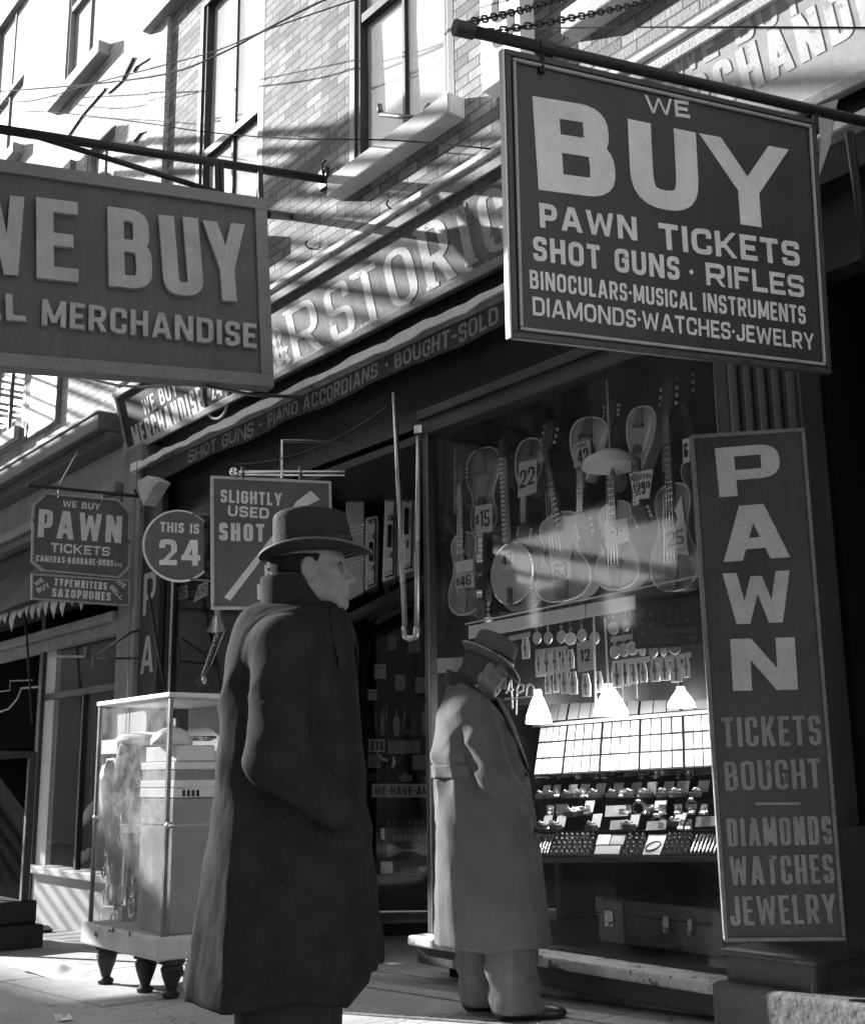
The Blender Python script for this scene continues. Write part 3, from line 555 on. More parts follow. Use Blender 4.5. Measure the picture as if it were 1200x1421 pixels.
for k in range(60):
    xa, xb = hx0+.02+(hx1-hx0-.02)*k/60, hx0+.02+(hx1-hx0-.02)*(k+1)/60; w = lambda x: .007*math.sin(x*9)+.005*math.sin(x*23); h_ = lambda x: .05+.012*math.sin(x*3.1)+.008*math.sin(x*11)
    mb.hexa([(xa, -.215, za-h_(xa)*.7+w(xa)), (xb, -.215, za-h_(xb)*.7+w(xb)), (xb, -.215, za+h_(xb)*.4+w(xb)), (xa, -.215, za+h_(xa)*.4+w(xa))], [(xa, -.202, za-h_(xa)*.7+w(xa)), (xb, -.202, za-h_(xb)*.7+w(xb)), (xb, -.202, za+h_(xb)*.4+w(xb)), (xa, -.202, za+h_(xa)*.4+w(xa))])
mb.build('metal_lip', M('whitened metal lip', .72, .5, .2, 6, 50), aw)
m_wire = M('black wire', .02, .95, .2, spec=.05)
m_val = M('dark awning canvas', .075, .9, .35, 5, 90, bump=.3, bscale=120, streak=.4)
def valp(u, v, d=0):
    x = hx0+.16+(hx1-hx0-.16)*u; s = .012*math.sin(x*7.3)+.009*math.sin(x*17+1)
    return Vector((x, -.12+s*.6*(1-v)-d, zb+.012*math.sin(x*5.1)*(1-v)+(za+.01-zb)*v))
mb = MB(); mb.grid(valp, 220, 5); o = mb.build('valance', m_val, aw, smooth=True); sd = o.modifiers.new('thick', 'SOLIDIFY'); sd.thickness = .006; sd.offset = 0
def valtext(s, xa, xb):
    t = MB(); H = (za-zb)*.62
    text(t, s, (Vector((0, 0, 0)), Vector((1, 0, 0)), Vector((0, 0, 1)), Vector((0, -1, 0))), xa, 0, H, width=xb-xa, tv=.2, depth=.001, jit=.03)
    nv = []
    for p in t.v:
        u = (p.x-hx0-.16)/(hx1-hx0-.16); v = .12+p.z/(za+.01-zb)
        q = valp(u, v, .0055-p.y*.3); nv.append(q)
    t.v = nv; t.build('lettering', M('faded canvas lettering', .34, .9, .4, 9, 50), aw)
xs_ = lambda px, py: onY(px, py, -.12).x
valtext('SHOT GUNS', xs_(262, 650), xs_(352, 606)); valtext('- PIANO ACCORDIANS', xs_(360, 601), xs_(525, 540)); valtext('· BOUGHT-SOLD', xs_(535, 530), xs_(692, 462))
valtext('· CASH LOANS', xs_(700, 450), -2.4) if False else None
# canvas bundle at the awning's left end
mb = MB(); q = [onY(x, y, -.3) for x, y in ((189, 668), (204, 660), (219, 668), (213, 676), (206, 688), (198, 702), (194, 690))]
mb.add(q+[p+Vector((.01, .12, .0)) for p in q], [tuple(range(7)), tuple(range(13, 6, -1))]+[(k, k+7, (k+1) % 7+7, (k+1) % 7) for k in range(7)]); mb.build('canvas_bundle', m_pale, aw, bev=.01)

# ================================================================== fascia signs (boards that lean out at the top)
ft = onY(378, 412, -.22); fb = onY(383, 528, -.07); FT, FB = ft.z, fb.z
FN = Vector((0, -(FT-FB), -(.22-.07))).normalized(); FP = Vector((-6, -.07, FB))
FE = (FP, Vector((1, 0, 0)), Vector((0, 0, 1)), FN)
FUP = FN.cross(Vector((1, 0, 0)))
FH = math.hypot(FT-FB, .15)
def fascia(name, label, x0, x1, mat, fmat):
    t = thing(name, label, 'sign', ((x0+x1)/2, -.1, FB))
    fr = (Vector((0, -.07, FB)), Vector((1, 0, 0)), FUP, FN)
    b = MB(); b.prism([(x0, 0), (x1, 0), (x1, FH), (x0, FH)], fr, -.05, 0); b.build('panel', mat, t)
    f = MB(); w = .055
    for r in ((x0, 0, x1, w), (x0, FH-w, x1, FH), (x0, w, x0+w*.8, FH-w), (x1-w*.8, w, x1, FH-w)):
        f.prism([(r[0], r[1]), (r[2], r[1]), (r[2], r[3]), (r[0], r[3])], fr, .0015, .03)
    f.build('frame', fmat, t, bev=.006)
    return t
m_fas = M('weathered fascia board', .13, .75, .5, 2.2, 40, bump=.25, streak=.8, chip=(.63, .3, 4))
m_fasl = M('worn gilt lettering', .36, .6, .35, 6, 50, streak=.5, chip=(.6, .13, 8))
m_fasw = M('cream sign lettering', .6, .6, .2, 9, 50)
m_fasd = M('small fascia board', .06, .85, .3, 4, 40, streak=.4)  # darkened for the shade that falls on this board
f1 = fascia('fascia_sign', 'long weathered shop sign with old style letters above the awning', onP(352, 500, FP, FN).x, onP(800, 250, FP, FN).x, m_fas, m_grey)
lt = MB()
def serif(s, bl, br, tl, tv=.22, th=.11):
    wline(lt, s, bl, br, tl, FP, FN, .0008, tv=tv, th=th, depth=.001)
    a, b, c = [onP(*q, FP, FN) for q in (bl, br, tl)]; e = (b-a).normalized(); up = FN.cross(e); H = (c-a).dot(up); L = (b-a).length
    if s in 'RIHTP':
        for u0, u1, v0 in ((-.04, .28, 0), (-.06, .28 if s != 'I' else .28, .93)):
            lt.prism([(u0*H, v0*H), (u1*H, v0*H), (u1*H, (v0+.07)*H), (u0*H, (v0+.07)*H)], (a, e, up, FN), .0022, .003)
for s, bl, br, tl in (('&', (383, 512), (402, 502), (377, 455)), ('R', (410, 505), (450, 484), (396, 432)), ('S', (462, 476), (496, 458), (448, 404)), ('T', (503, 455), (536, 438), (490, 380)), ('O', (545, 432), (584, 411), (531, 356)), ('R', (595, 404), (634, 382), (573, 322)), ('I', (648, 370), (660, 364), (626, 292)), ('C', (676, 356), (712, 338), (655, 276)), ('O', (722, 332), (760, 312), (704, 250))):
    serif(s, bl, br, tl)
lt.build('lettering', m_fasl, f1)
f2 = fascia('fascia_sign', 'small tilted board saying WE BUY MERCHANDISE with a circled 24, left end above the awning', onP(162, 560, FP, FN).x, onP(352, 500, FP, FN).x-.01, m_fasd, m_pale)
lt = MB(); wline(lt, 'WE BUY', (200, 577), (248, 548), (193, 557), FP, FN, .0008, tv=.2, depth=.001); wline(lt, 'MERCHANDISE', (188, 624), (284, 569), (178, 595), FP, FN, .0008, tv=.19, depth=.001); lt.build('lettering', m_fasw, f2)
lt = MB(); wline(lt, '24', (294, 556), (309, 548), (290, 532), FP, FN, .0008, tv=.2, depth=.001); lt.build('lettering', m_fasw, f2)
lt = MB(); cc = onP(298, 547, FP, FN)+FN*.004; ex = Vector((1, 0, 0)); rr = .2
lt.tube([cc+ex*(rr*math.cos(a))+FUP*(rr*math.sin(a)) for a in [k*math.pi/14 for k in range(28)]], .012, 5, closed=True); lt.build('ring', m_fasw, f2)
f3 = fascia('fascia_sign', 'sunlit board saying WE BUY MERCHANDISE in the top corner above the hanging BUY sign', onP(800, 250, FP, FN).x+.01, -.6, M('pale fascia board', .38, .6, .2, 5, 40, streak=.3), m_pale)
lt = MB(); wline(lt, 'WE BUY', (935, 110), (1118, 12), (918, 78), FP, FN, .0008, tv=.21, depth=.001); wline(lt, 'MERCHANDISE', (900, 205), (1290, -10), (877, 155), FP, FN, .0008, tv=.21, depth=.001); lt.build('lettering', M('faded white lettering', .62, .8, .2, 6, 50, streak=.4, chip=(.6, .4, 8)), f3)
# ================================================================== the neighbour on the left
nb = thing('corner_building', 'whitewashed brick building with shop front left of the pawnshop', 'building', (-14, .2, -.2))
H2 = [(-12.49, -11.17, 9.02, 11.5), (-15.3, -13.80, 9.02, 11.5), (-14.4, -13.05, 5.15, 8.0), (-11.65, -10.75, 5.62, 8.0), (-18.5, -17.2, 9.02, 11.5), (-18, -16.8, 5.15, 8.0)]
wall_mesh(-30, -9.935, 4.7, 14, H2, .22).build('brick_wall', m_brick2, nb)
m_wf = M('brown window frame', .12, .6, .3, 5, 40)
for i, h in enumerate(H2):
    up_window(nb, h[0]+.002, h[1]-.002, h[2]+.002, h[3], h[2]+1.15, fm=(m_wf if i in (2, 5) else m_grey), dep=.16, sill=True, sm=m_grey)
v0 = onY(203, 26, -.1); v1 = onY(246, -12, -.1)
mb = MB(); mb.box((v0.x, -.14, v0.z-.16), (v1.x+.5, .0, v0.z)); mb.build('sill', m_grey, nb, bev=.01)
e = onY(60, 520, -.06); e2 = onY(80, 520, -.06); mb = MB(); mb.box((e.x-.38, -.06, 4.95), (e2.x, .0, 8)); mb.build('timber_post', m_wf, nb, bev=.01)
mb = MB(); mb.box((-16, -.07, 4.98), (e.x-.39, 0, 5.13)); mb.build('timber_beam', m_wf, nb, bev=.01)
# cracks and old anchor ties on the wall
mb = MB()
for pts in (((185, 80), (170, 110), (150, 128)), ((145, 123), (116, 156), (94, 188)), ((209, 78), (190, 90), (185, 98)), ((210, 178), (195, 183), (186, 195))):
    mb.tube([onY(x, y, -.012) for x, y in pts], .016, 6)
mb.build('anchor_tie', m_iron, nb)
# shop cornice, frieze, soffit
zc = onY(80, 640, -.3).z
mb = MB(); mb.box((-30, -.38, zc+.04), (-9.96, .0, zc+.2)); mb.box((-30, -.30, zc-.06), (-9.96, .0, zc+.038)); mb.build('cornice', m_wf, nb, bev=.012)
mb = MB(); mb.box((-30, -.395, zc+.202), (-9.96, .0, zc+.215)); mb.build('cornice_lit_edge', m_pale, nb)  # pale strip put in for the sunlit top edge of the cornice
mb = MB()
for k in range(5):
    x = -13.6+k*.72; mb.box((x, -.36, zc+.217), (x+.2, -.2, zc+.26))
mb.build('roof_slate', m_grey, nb, bev=.01)
mb = MB(); mb.box((-30, -.10, zc-.42), (-9.96, .0, zc-.062)); mb.build('frieze', M('pale frieze', .4, .75, .2, 5, 50, streak=.5), nb)
mb = MB(); mb.box((-30, -.2, zc-.52), (-9.96, .0, zc-.422)); mb.box((-30, -.14, zc-.60), (-9.96, .0, zc-.522)); mb.build('moulding', m_grey, nb, bev=.01)
mb = MB(); mb.box((-30, .02, 2.9), (-9.96, .1, 4.8)); mb.build('transom_wall', M('grey transom boards', .11, .8, .3, 3, 50, streak=.5), nb)
# shop window of the neighbour
XN0 = onY(58, 1000, 0).x; zs2 = onY(90, 1210, 0).z
mb = MB(); mb.hexa([(XN0, -.02, gz(XN0)-.1), (-9.96, -.02, gz(-10)-.1), (-9.96, -.02, zs2-.04), (XN0, -.02, zs2-.04)], [(XN0, .06, gz(XN0)-.1), (-9.96, .06, gz(-10)-.1), (-9.96, .06, zs2-.04), (XN0, .06, zs2-.04)])
mb.build('stall_board', M('painted stall board', .46, .7, .15, 5, 40, streak=.3), nb)
mb = MB(); mb.box((XN0-.03, -.1, zs2-.038), (-9.95, .06, zs2+.03)); mb.build('window_sill', m_pale, nb, bev=.01)
mb = MB(); mb.box((XN0-.05, -.04, gz(XN0)-.1), (XN0+.05, .05, 2.9)); mb.build('door_post', m_dark2, nb, bev=.006)
mb = MB(); mb.box((XN0+.05, .0, zs2+.03), (XN0+.3, .05, 2.55)); mb.build('lit_reveal', m_white, nb)  # white colour stands for sun on the inner reveal
zt = onY(120, 868, -.1).z
mb = MB(); mb.box((-30, -.16, zt-.03), (-9.96, .02, zt+.05)); mb.box((-30, -.10, zt-.14), (-9.96, .02, zt-.032)); mb.build('transom_rail', m_grey, nb, bev=.008)
mb = MB(); mb.box((XN0+.05, -.02, 2.02), (-9.96, .03, 2.08)); mb.box((-10.9, -.02, zs2+.03), (-10.86, .03, 2.02)); mb.build('window_bar', m_dark2, nb)
mb = MB(); mb.box((XN0+.3, .005, zs2+.03), (-9.96, .011, zt-.14)); mb.build('show_window', m_glass, nb)
mb = MB(); mb.box((XN0, .8, -.2), (-9.5, .84, 3.2)); mb.box((XN0-14, 1.1, -.9), (XN0, 1.14, 5.2)); mb.box((XN0-.02, .06, -.3), (XN0+.02, 1.1, 3.2)); mb.build('shop_backing', m_void, nb)
mb = MB(); mb.box((XN0+.02, .06, zs2-.03), (-9.6, .8, zs2)); mb.build('window_floor', m_grey, nb)
mb = MB(); mb.box((-11.5, .35, zs2+.4), (-11.46, .39, 2.0)); mb.box((-11.1, .5, zs2+.3), (-10.75, .54, 1.9)); mb.build('display_panel', M('dim display panel', .1, .8, .3), nb)
mb = MB(); a = onY(70, 908, -.005); b_ = onY(118, 911, -.005); t = [(70, 911), (118, 911), (118, 898)]; mb.tube([onY(x, y, -.01) for x, y in t], .012, 5); mb.build('painted_border', m_pale, nb)
mb = MB(); mb.tube([onY(x, y, .3) for x, y in ((0, 988), (12, 984), (24, 970), (30, 955), (55, 953))], .012, 5); mb.tube([onY(x, y, .3) for x, y in ((0, 960), (14, 958), (14, 945), (45, 944))], .008, 5); mb.build('scroll_border', m_pale, nb)
mb = MB(); mb.box((-16, .305, 1.6), (XN0-.1, .33, 2.6)); mb.build('transom_glass', m_void, nb)
# neighbour's ragged awning fringe: pale pieces put in for its lit bits
aw2 = thing('awning', 'ragged sunlit awning fringe over the shop front at the left edge', 'awning', (-12, -.3, 2.8))
mb = MB(); xl = -13.8
random.seed(3)
while xl < -10.1:
    w = random.uniform(.1, .24); z = 2.93+random.uniform(-.02, .02); d = random.uniform(.08, .24)
    mb.add([(xl, -.34, z), (xl+w, -.34, z), (xl+w*.8, -.36, z-d*.6), (xl+w*.5, -.35, z-d), (xl+w*.15, -.36, z-d*.5)], [(0, 1, 2, 3, 4)]); xl += w*1.02
mb.build('fringe', m_pale, aw2)
mb = MB(); mb.tube([(-16, -.35, 2.94), (-10.0, -.35, 2.94)], .025, 8); mb.build('awning_bar', m_iron, aw2, smooth=True)
mb = MB(); mb.grid(lambda u, v: Vector((-16+5.95*u, -.33+.33*v, 2.96+.5*v+.02*math.sin(u*40))), 40, 3); mb.build('canvas', m_val, aw2)

# pale pier between the two shops, with the upright neon board
mb = MB(); mb.box((-9.93, -.13, gz(-10)-.1), (-9.56, .1, 4.16)); pier = mb.build('pier', m_grey, bld, bev=.01)
vs = thing('vertical_sign', 'narrow upright dark board with PAWN letters beside the pale pier', 'sign', (-9.36, -.07, .5))
mb = MB(); mb.box((-9.545, -.09, .35), (-9.19, -.035, 3.75)); mb.build('panel', m_dark2, vs, bev=.005)
lt = MB(); fr = (Vector((-9.49, -.0905, 0)), Vector((1, 0, 0)), Vector((0, 0, 1)), Vector((0, -1, 0)))
for ch, y0, y1 in (('P', 850, 792), ('A', 932, 880), ('W', 1015, 962), ('N', 1095, 1042)):
    z0 = onY(216, y0, -.09).z; z1 = onY(216, y1, -.09).z; text(lt, ch, fr, 0, z0, z1-z0, width=.24, tv=.17)
lt.build('lettering', m_cardg, vs)

# ================================================================== hanging signs
m_sign = M('dark enamel sign', .04, .42, .35, 2.5, 50, bump=.12, bscale=5, bdist=.05, streak=.35, chip=(.70, .2, 6))
m_sign2 = M('grey painted sign', .115, .6, .3, 2.0, 60, streak=.55, bump=.1, bscale=7, bdist=.03, chip=(.68, .25, 7))
m_sign3 = M('mid grey sign', .12, .6, .3, 3, 60, streak=.5, bump=.1, bscale=8, bdist=.03, chip=(.67, .28, 9))
m_lite = M('silver sign lettering', .74, .5, .2, 5, 90, streak=.3, chip=(.69, .2, 12))
m_lite2 = M('grey wooden letters', .46, .7, .22, 5, 60, streak=.4, chip=(.68, .15, 10))
m_rim = M('scuffed sign rim', .36, .5, .4, 9, 60, bump=.2, chip=(.6, .08, 14))

def rect(mb, F, x0, y0, x1, y1, d0, d1): mb.prism([(x0, y0), (x1, y0), (x1, y1), (x0, y1)], F, d0, d1)
def mkboard(name, label, ctr, yaw, tilt, roll, w, h, pm, fm, fw=.03, fd=.03, th=.05, ext=0.0, inner=None):
    B = Board(ctr, yaw, tilt, roll); t = thing(name, label, 'sign', mat=B.W); F = B.frame(); l, r = -w/2-ext, w/2
    p = MB(); rect(p, F, l+fw*.5, -h/2+fw*.5, r-fw*.5, h/2-fw*.5, -th, 0); p.build('panel', pm, t, local=True)
    f = MB()
    rect(f, F, l, -h/2, r, -h/2+fw, -th-.004, fd); rect(f, F, l, h/2-fw, r, h/2, -th-.004, fd); rect(f, F, l, -h/2+fw, l+fw, h/2-fw, -th-.004, fd); rect(f, F, r-fw, -h/2+fw, r, h/2-fw, -th-.004, fd)
    f.build('frame', fm, t, local=True, bev=.004)
    if inner:
        k, mw, mm = inner; g = MB(); a = fw+k
        rect(g, F, l+a, -h/2+a, r-a, -h/2+a+mw, .001, .016); rect(g, F, l+a, h/2-a-mw, r-a, h/2-a, .001, .016); rect(g, F, l+a, -h/2+a+mw, l+a+mw, h/2-a-mw, .001, .016); rect(g, F, r-a-mw, -h/2+a+mw, r-a, h/2-a-mw, .001, .016)
        g.build('moulding', mm, t, local=True, bev=.006)
    return B, t
# --- WE BUY PAWN TICKETS
BB, bt = mkboard('hanging_sign', 'big dark square hanging sign saying WE BUY PAWN TICKETS with large BUY', (-2.55, -1.281, 3.172), 76.7, 4.7, -2.5, 1.382, 1.019, m_sign, M('black sign rim', .05, .45, .4, 8, 50), .022, .010, .016, inner=(.007, .011, M('thin bright moulding', .42, .4, .2, 9, 40)))
def lines(B, t, L, mat, d=.001, depth=.0015, **kw):
    for s, bl, br, tl, tv, th in L:
        mb = MB(); B.line(mb, s, bl, br, tl, d, tv=tv, th=th, depth=depth, **kw); mb.build('lettering', mat, t, local=True)
lines(BB, bt, [('WE', (896, 155), (957, 164), (886, 130), .2, .2), ('B', (747, 263), (856, 277), (745, 134), .31, .2), ('U', (876, 283), (971, 299), (873, 165), .31, .23), ('Y', (978, 304), (1103, 322), (977, 186), .3, .2),
 ('PAWN', (749, 315), (884, 334), (748, 281), .24, .22), ('TICKETS', (915, 345), (1110, 370), (915, 309), .24, .2), ('SHOT GUNS', (740, 361), (943, 389), (740, 327), .21, .2), ('·', (957, 391), (963, 392), (957, 363), .2, .2), ('RIFLES', (980, 395), (1116, 413), (980, 364), .21, .2),
 ('BINOCULARS·MUSICAL', (735, 400), (966, 431), (734, 374), .165, .17), ('INSTRUMENTS', (976, 432), (1118, 450), (976, 406), .165, .17), ('DIAMONDS·WATCHES·JEWELRY', (739, 437), (1130, 486), (738, 411), .165, .17)], m_lite)
rim = MB(); F = BB.frame(); rect(rim, F, -.70, -.508, -.6925, .508, -.022, .006); rim.build('lit_edge_strip', m_white, bt, local=True)  # white strip painted in for sun on the sign's outer edge
# --- WE BUY ALL MERCHANDISE
WB, wt = mkboard('hanging_sign', 'big grey hanging sign with raised wooden letters saying WE BUY ALL MERCHANDISE', (-6.766, -1.58, 4.372), 77.4, .1, -3.3, 1.964, 1.346, m_sign2, M('grey sign frame', .22, .6, .2, 5, 40, streak=.2), .085, .03, .1, ext=.39)
lines(WB, wt, [('W', (-52, 379), (38, 386), (-55, 267), .18, .17), ('E', (50, 388), (108, 394), (49, 276), .19, .16), ('B', (150, 399), (210, 405), (147, 289), .185, .155), ('U', (227, 411), (282, 414), (223, 301), .185, .165), ('Y', (287, 418), (346, 422), (287, 309), .175, .17),
 ('ALL', (-75, 441), (35, 448), (-75, 404), .24, .2), ('MERCHANDISE', (57, 453), (354, 485), (56, 417), .19, .17)], m_lite2, depth=.035)
# --- octagon PAWN TICKETS
OB = Board((-9.69, -.584, 3.281), 78.8, -.3, -1.2); ot = thing('hanging_sign', 'small eight sided hanging sign saying WE BUY PAWN TICKETS', 'sign', mat=OB.W); F = OB.frame()
oc = [OB.uv(*q) for q in ((58, 793), (165, 803), (180, 788), (181, 712), (165, 693), (63, 684), (45, 700), (43, 779))]
mb = MB(); mb.prism(oc, F, -.035, 0); mb.build('panel', m_sign3, ot, local=True)
cx_ = sum(p[0] for p in oc)/8; cz_ = sum(p[1] for p in oc)/8; inn = [(cx_+(p[0]-cx_)*.955, cz_+(p[1]-cz_)*.95) for p in oc]
mb = MB()
for i in range(8):
    j = (i+1) % 8; mb.prism([oc[i], oc[j], inn[j], inn[i]], F, .001, .014)
mb.build('frame', m_rim, ot, local=True)
lines(OB, ot, [('WE BUY', (87, 703), (139, 708), (87, 694), .2, .2), ('PAWN', (52, 745), (168, 754), (53, 706), .2, .17), ('TICKETS', (70, 766), (152, 772), (69, 753), .2, .2), ('CAMERAS·BAGGAGE·GUNS', (50, 779), (157, 786), (50, 770), .2, .18), ('ETC', (159, 786), (169, 787), (159, 781), .2, .2)], m_lite)
tt = thing('hanging_sign', 'narrow board saying TYPEWRITERS SAXOPHONES below the eight sided sign', 'sign', mat=OB.W.copy())
tc_ = [OB.uv(*q) for q in ((43, 832), (180, 842), (180, 805), (43, 796))]
mb = MB(); mb.prism(tc_, F, -.03, 0); mb.build('panel', m_sign3, tt, local=True)
cx_ = sum(p[0] for p in tc_)/4; cz_ = sum(p[1] for p in tc_)/4; inn = [(cx_+(p[0]-cx_)*.965, cz_+(p[1]-cz_)*.87) for p in tc_]
mb = MB()
for i in range(4): mb.prism([tc_[i], tc_[(i+1) % 4], inn[(i+1) % 4], inn[i]], F, .001, .014)
mb.build('frame', m_rim, tt, local=True)
lines(OB, tt, [('TYPEWRITERS', (75, 813), (148, 819), (74, 802), .22, .2), ('SAXOPHONES', (72, 828), (153, 834), (72, 816), .22, .2), ('WE', (50, 814), (61, 807), (47, 808), .2, .2), ('BUY', (53, 823), (70, 814), (50, 817), .2, .2), ('WE', (160, 808), (172, 817), (164, 803), .2, .2), ('SELL', (151, 815), (168, 833), (155, 811), .2, .2)], m_lite)
# --- SLIGHTLY USED SHOT GUNS
SB, st_ = mkboard('hanging_sign', 'square hanging sign saying SLIGHTLY USED SHOT with a painted shotgun', (-6.217, -.759, 2.632), 72.9, .1, -1.9, .762, .818, m_sign3, m_pale, .018, .01, .016)
lines(SB, st_, [('SLIGHTLY', (306, 697), (391, 702), (305, 679), .2, .18), ('USED', (316, 716), (373, 720), (315, 701), .22, .2), ('SHOT', (304, 750), (367, 752), (303, 725), .23, .18), ('RI', (367, 803), (392, 803), (366, 784), .22, .2), ('PE', (357, 832), (396, 832), (356, 811), .24, .2)], m_lite)
mb = MB(); F = SB.frame()
mb.prism([SB.uv(*q) for q in ((407, 712), (430, 700), (444, 693), (431, 681), (412, 695), (394, 722))], F, .001, .003)
mb.prism([SB.uv(*q) for q in ((311, 829), (319, 834), (404, 722), (396, 720))], F, .0012, .0034); mb.prism([SB.uv(*q) for q in ((369, 782), (373, 785), (408, 735), (404, 732))], F, .0012, .0034); mb.build('painted_shotgun', m_lite, st_, local=True)
# --- THIS IS 24
tw = thing('hanging_sign', 'oval hanging sign saying THIS IS 24 fixed to the outer edge of the shotgun sign', 'sign', mat=SB.W.copy())
a = SB.uv(250, 756); rx = abs(SB.uv(298, 756)[0]-SB.uv(202, 756)[0])/2; rz = abs(SB.uv(250, 708)[1]-SB.uv(250, 803)[1])/2
el = [(a[0]+rx*math.cos(k*math.pi/24), a[1]+rz*math.sin(k*math.pi/24)) for k in range(48)]; lim = SB.uv(286, 756)[0]
el = [p for p in el if p[0] < lim]
k0 = max(range(len(el)), key=lambda i: math.hypot(el[i][0]-el[i-1][0], el[i][1]-el[i-1][1])); el = el[k0:]+el[:k0]
mb = MB(); mb.prism(el, F, -.055, -.02); mb.build('panel', m_sign3, tw, local=True)
mb = MB(); mb.tube([Vector((p[0], .04, p[1])) for p in el], .014, 6); mb.build('rim', m_white, tw, local=True, smooth=True)  # rim whitened for the light on its left edge
lines(SB, tw, [('THIS IS', (222, 738), (276, 741), (221, 724), .2, .18), ('24', (221, 784), (278, 785), (219, 748), .22, .2)], m_lite, d=-.019)
mb = MB()
for (x0, y0), (x1, y1) in (((268, 712), (293, 713)), ((264, 803), (299, 806))):
    p, q = SB.uv(x0, y0), SB.uv(x1, y1); mb.tube([Vector((p[0], .02, p[1])), Vector((q[0], .02, q[1]))], .007, 6)
mb.build('bracket', m_steel, tw, local=True)
# --- tall PAWN board
PB, pt = mkboard('leaning_sign', 'tall narrow dark board saying PAWN leaning beside the right end of the show window', (-2.905, -.463, 1.58), 43.2, 5.2, -.7, .456, 2.005, M('dark tin board', .042, .4, .4, 3, 60, bump=.15, bscale=6, bdist=.05, streak=.5, chip=(.69, .2, 8)), M('tarnished board edge', .14, .5, .4, 9, 60, bump=.2), .016, .01, .045)
m_pl = M('dull silver lettering', .4, .5, .3, 4, 70, chip=(.66, .1, 9)); m_pl2 = M('worn lettering', .2, .55, .35, 7, 60, chip=(.6, .07, 12))
lines(PB, pt, [('P', (998, 690), (1086, 683), (993, 622), .36, .2), ('A', (1004, 780), (1096, 773), (1000, 704), .34, .2), ('W', (1006, 867), (1102, 863), (1002, 796), .3, .2), ('N', (1017, 959), (1107, 957), (1013, 887), .36, .2)], m_pl)
lines(PB, pt, [('TICKETS', (1003, 1037), (1140, 1034), (998, 996), .155, .13), ('BOUGHT', (1007, 1098), (1140, 1094), (1002, 1057), .155, .13), ('-', (1048, 1125), (1111, 1125), (1048, 1106), .2, .2), ('DIAMONDS', (1010, 1175), (1155, 1172), (1006, 1136), .155, .13), ('WATCHES', (1014, 1229), (1158, 1226), (1010, 1189), .155, .13), ('JEWELRY', (1014, 1285), (1162, 1281), (1010, 1245), .155, .13)], m_pl2)

# ================================================================== poles, chains and brackets
def solo(mb, name, mat, label, cat, group=None, **k): return mb.build(name, mat, label=label, cat=cat, group=group, **k)
A = onP(638, 39, BB.c, BB.n); Bp = onP(1128, 152, BB.c, BB.n); dv = (Bp-A).normalized(); Wp = A+dv*(-A.y/dv.y)
po_ = thing('sign_pole', 'dark iron pole from which the big BUY sign hangs', 'pole', A)
mb = MB(); mb.tube([A, A+dv*.5, A+dv*1.2, Wp], .021, 10); mb.build('pole', m_iron, po_, smooth=True)
for u0, u1 in ((-.02, .05), (.3, .36)):
    mb = MB(); mb.tube([A+dv*u0, A+dv*u1], .028, 10); mb.build('collar', m_iron, po_)
for f, nm in ((.315, 0), (1.55, 1)):
    q = A+dv*f; mb = MB(); mb.tube([q, q-Vector((0, 0, .1))], .012, 6); mb.build('hanger', m_iron, po_)
def chain(name, p, q, sag, label):
    p, q = Vector(p), Vector(q); L = (q-p).length; n = int(L/.05); mb = MB()
    pos = lambda t: p.lerp(q, t)-Vector((0, 0, sag*4*t*(1-t)))
    for i in range(n):
        a, b = pos(i/n), pos((i+1)/n); d = (b-a).normalized(); up = d.cross(Vector((1, .3, 0))).normalized(); sd = d.cross(up); s = up if i % 2 else sd
        c = (a+b)/2; l, w = .037, .012
        mb.tube([c+d*(l*.5*math.cos(t)+.3*l*(1 if math.cos(t) > 0 else -1))+s*(w*math.sin(t)) for t in [k*math.pi/4 for k in range(8)]], 0.0042, 5, closed=True)
    solo(mb, name, m_iron, label, 'chain', 'chains holding the sign pole')
chain('chain', A+dv*.03+Vector((0, 0, .03)), onY(905, -50, 0), .03, 'upper loose chain running from the pole tip up to the wall')
chain('chain', A+dv*.08, onY(985, -22, 0), .02, 'lower tighter chain running from the pole tip to the wall')
mb = MB(); q = onY(1178, 182, -.25); mb.tube([q, onY(1203, 362, -.02)], .02, 8); solo(mb, 'brace_rod', m_iron, 'dark slanting brace rod at the right edge beyond the BUY sign', 'rod', smooth=True)
mb = MB(); mb.add([onY(x, y, -.5) for x, y in ((1128, 150), (1163, 138), (1160, 150), (1152, 200), (1136, 246), (1140, 190))], [(0, 1, 2, 3, 4, 5)])
o = solo(mb, 'metal_flap', m_pale, 'bent pale metal flap catching the sun by the BUY sign', 'flap'); o.modifiers.new('thick', 'SOLIDIFY').thickness = .006
# left pole
Wq = onY(452, 249, 0); Lq = onP(-90, 165, WB.c, WB.n); po2 = thing('sign_pole', 'dark iron pole carrying the big grey WE BUY sign', 'pole', Wq)
mb = MB(); mb.tube([Lq, Wq], .032, 10); mb.build('pole', m_iron, po2, smooth=True)
mb = MB(); mb.tube([onP(45, 187, WB.c, WB.n), onP(300, 266, WB.c, WB.n)], .02, 8); mb.build('brace', m_iron, po2, smooth=True)
mb = MB(); mb.box((Wq.x-.05, -.03, Wq.z-.08), (Wq.x+.05, .0, Wq.z+.08)); mb.tube([Wq+Vector((0, -.03, .03)), Wq+Vector((.02, -.05, .1)), Wq+Vector((.05, -.03, .13))], .008, 6); mb.build('wall_plate', m_iron, po2)
for x in (301, 307, 361):
    y0 = 180+(x)*.153; mb = MB(); mb.tube([onP(x, y0, WB.c, WB.n), onP(x+1, y0+43, WB.c, WB.n)], .018, 8); mb.build('hanger', m_iron, po2)
mb = MB(); mb.tube([onP(371, 297, WB.c, WB.n), onY(402, 300, 0)], .03, 8); mb.build('stay', m_iron, po2)
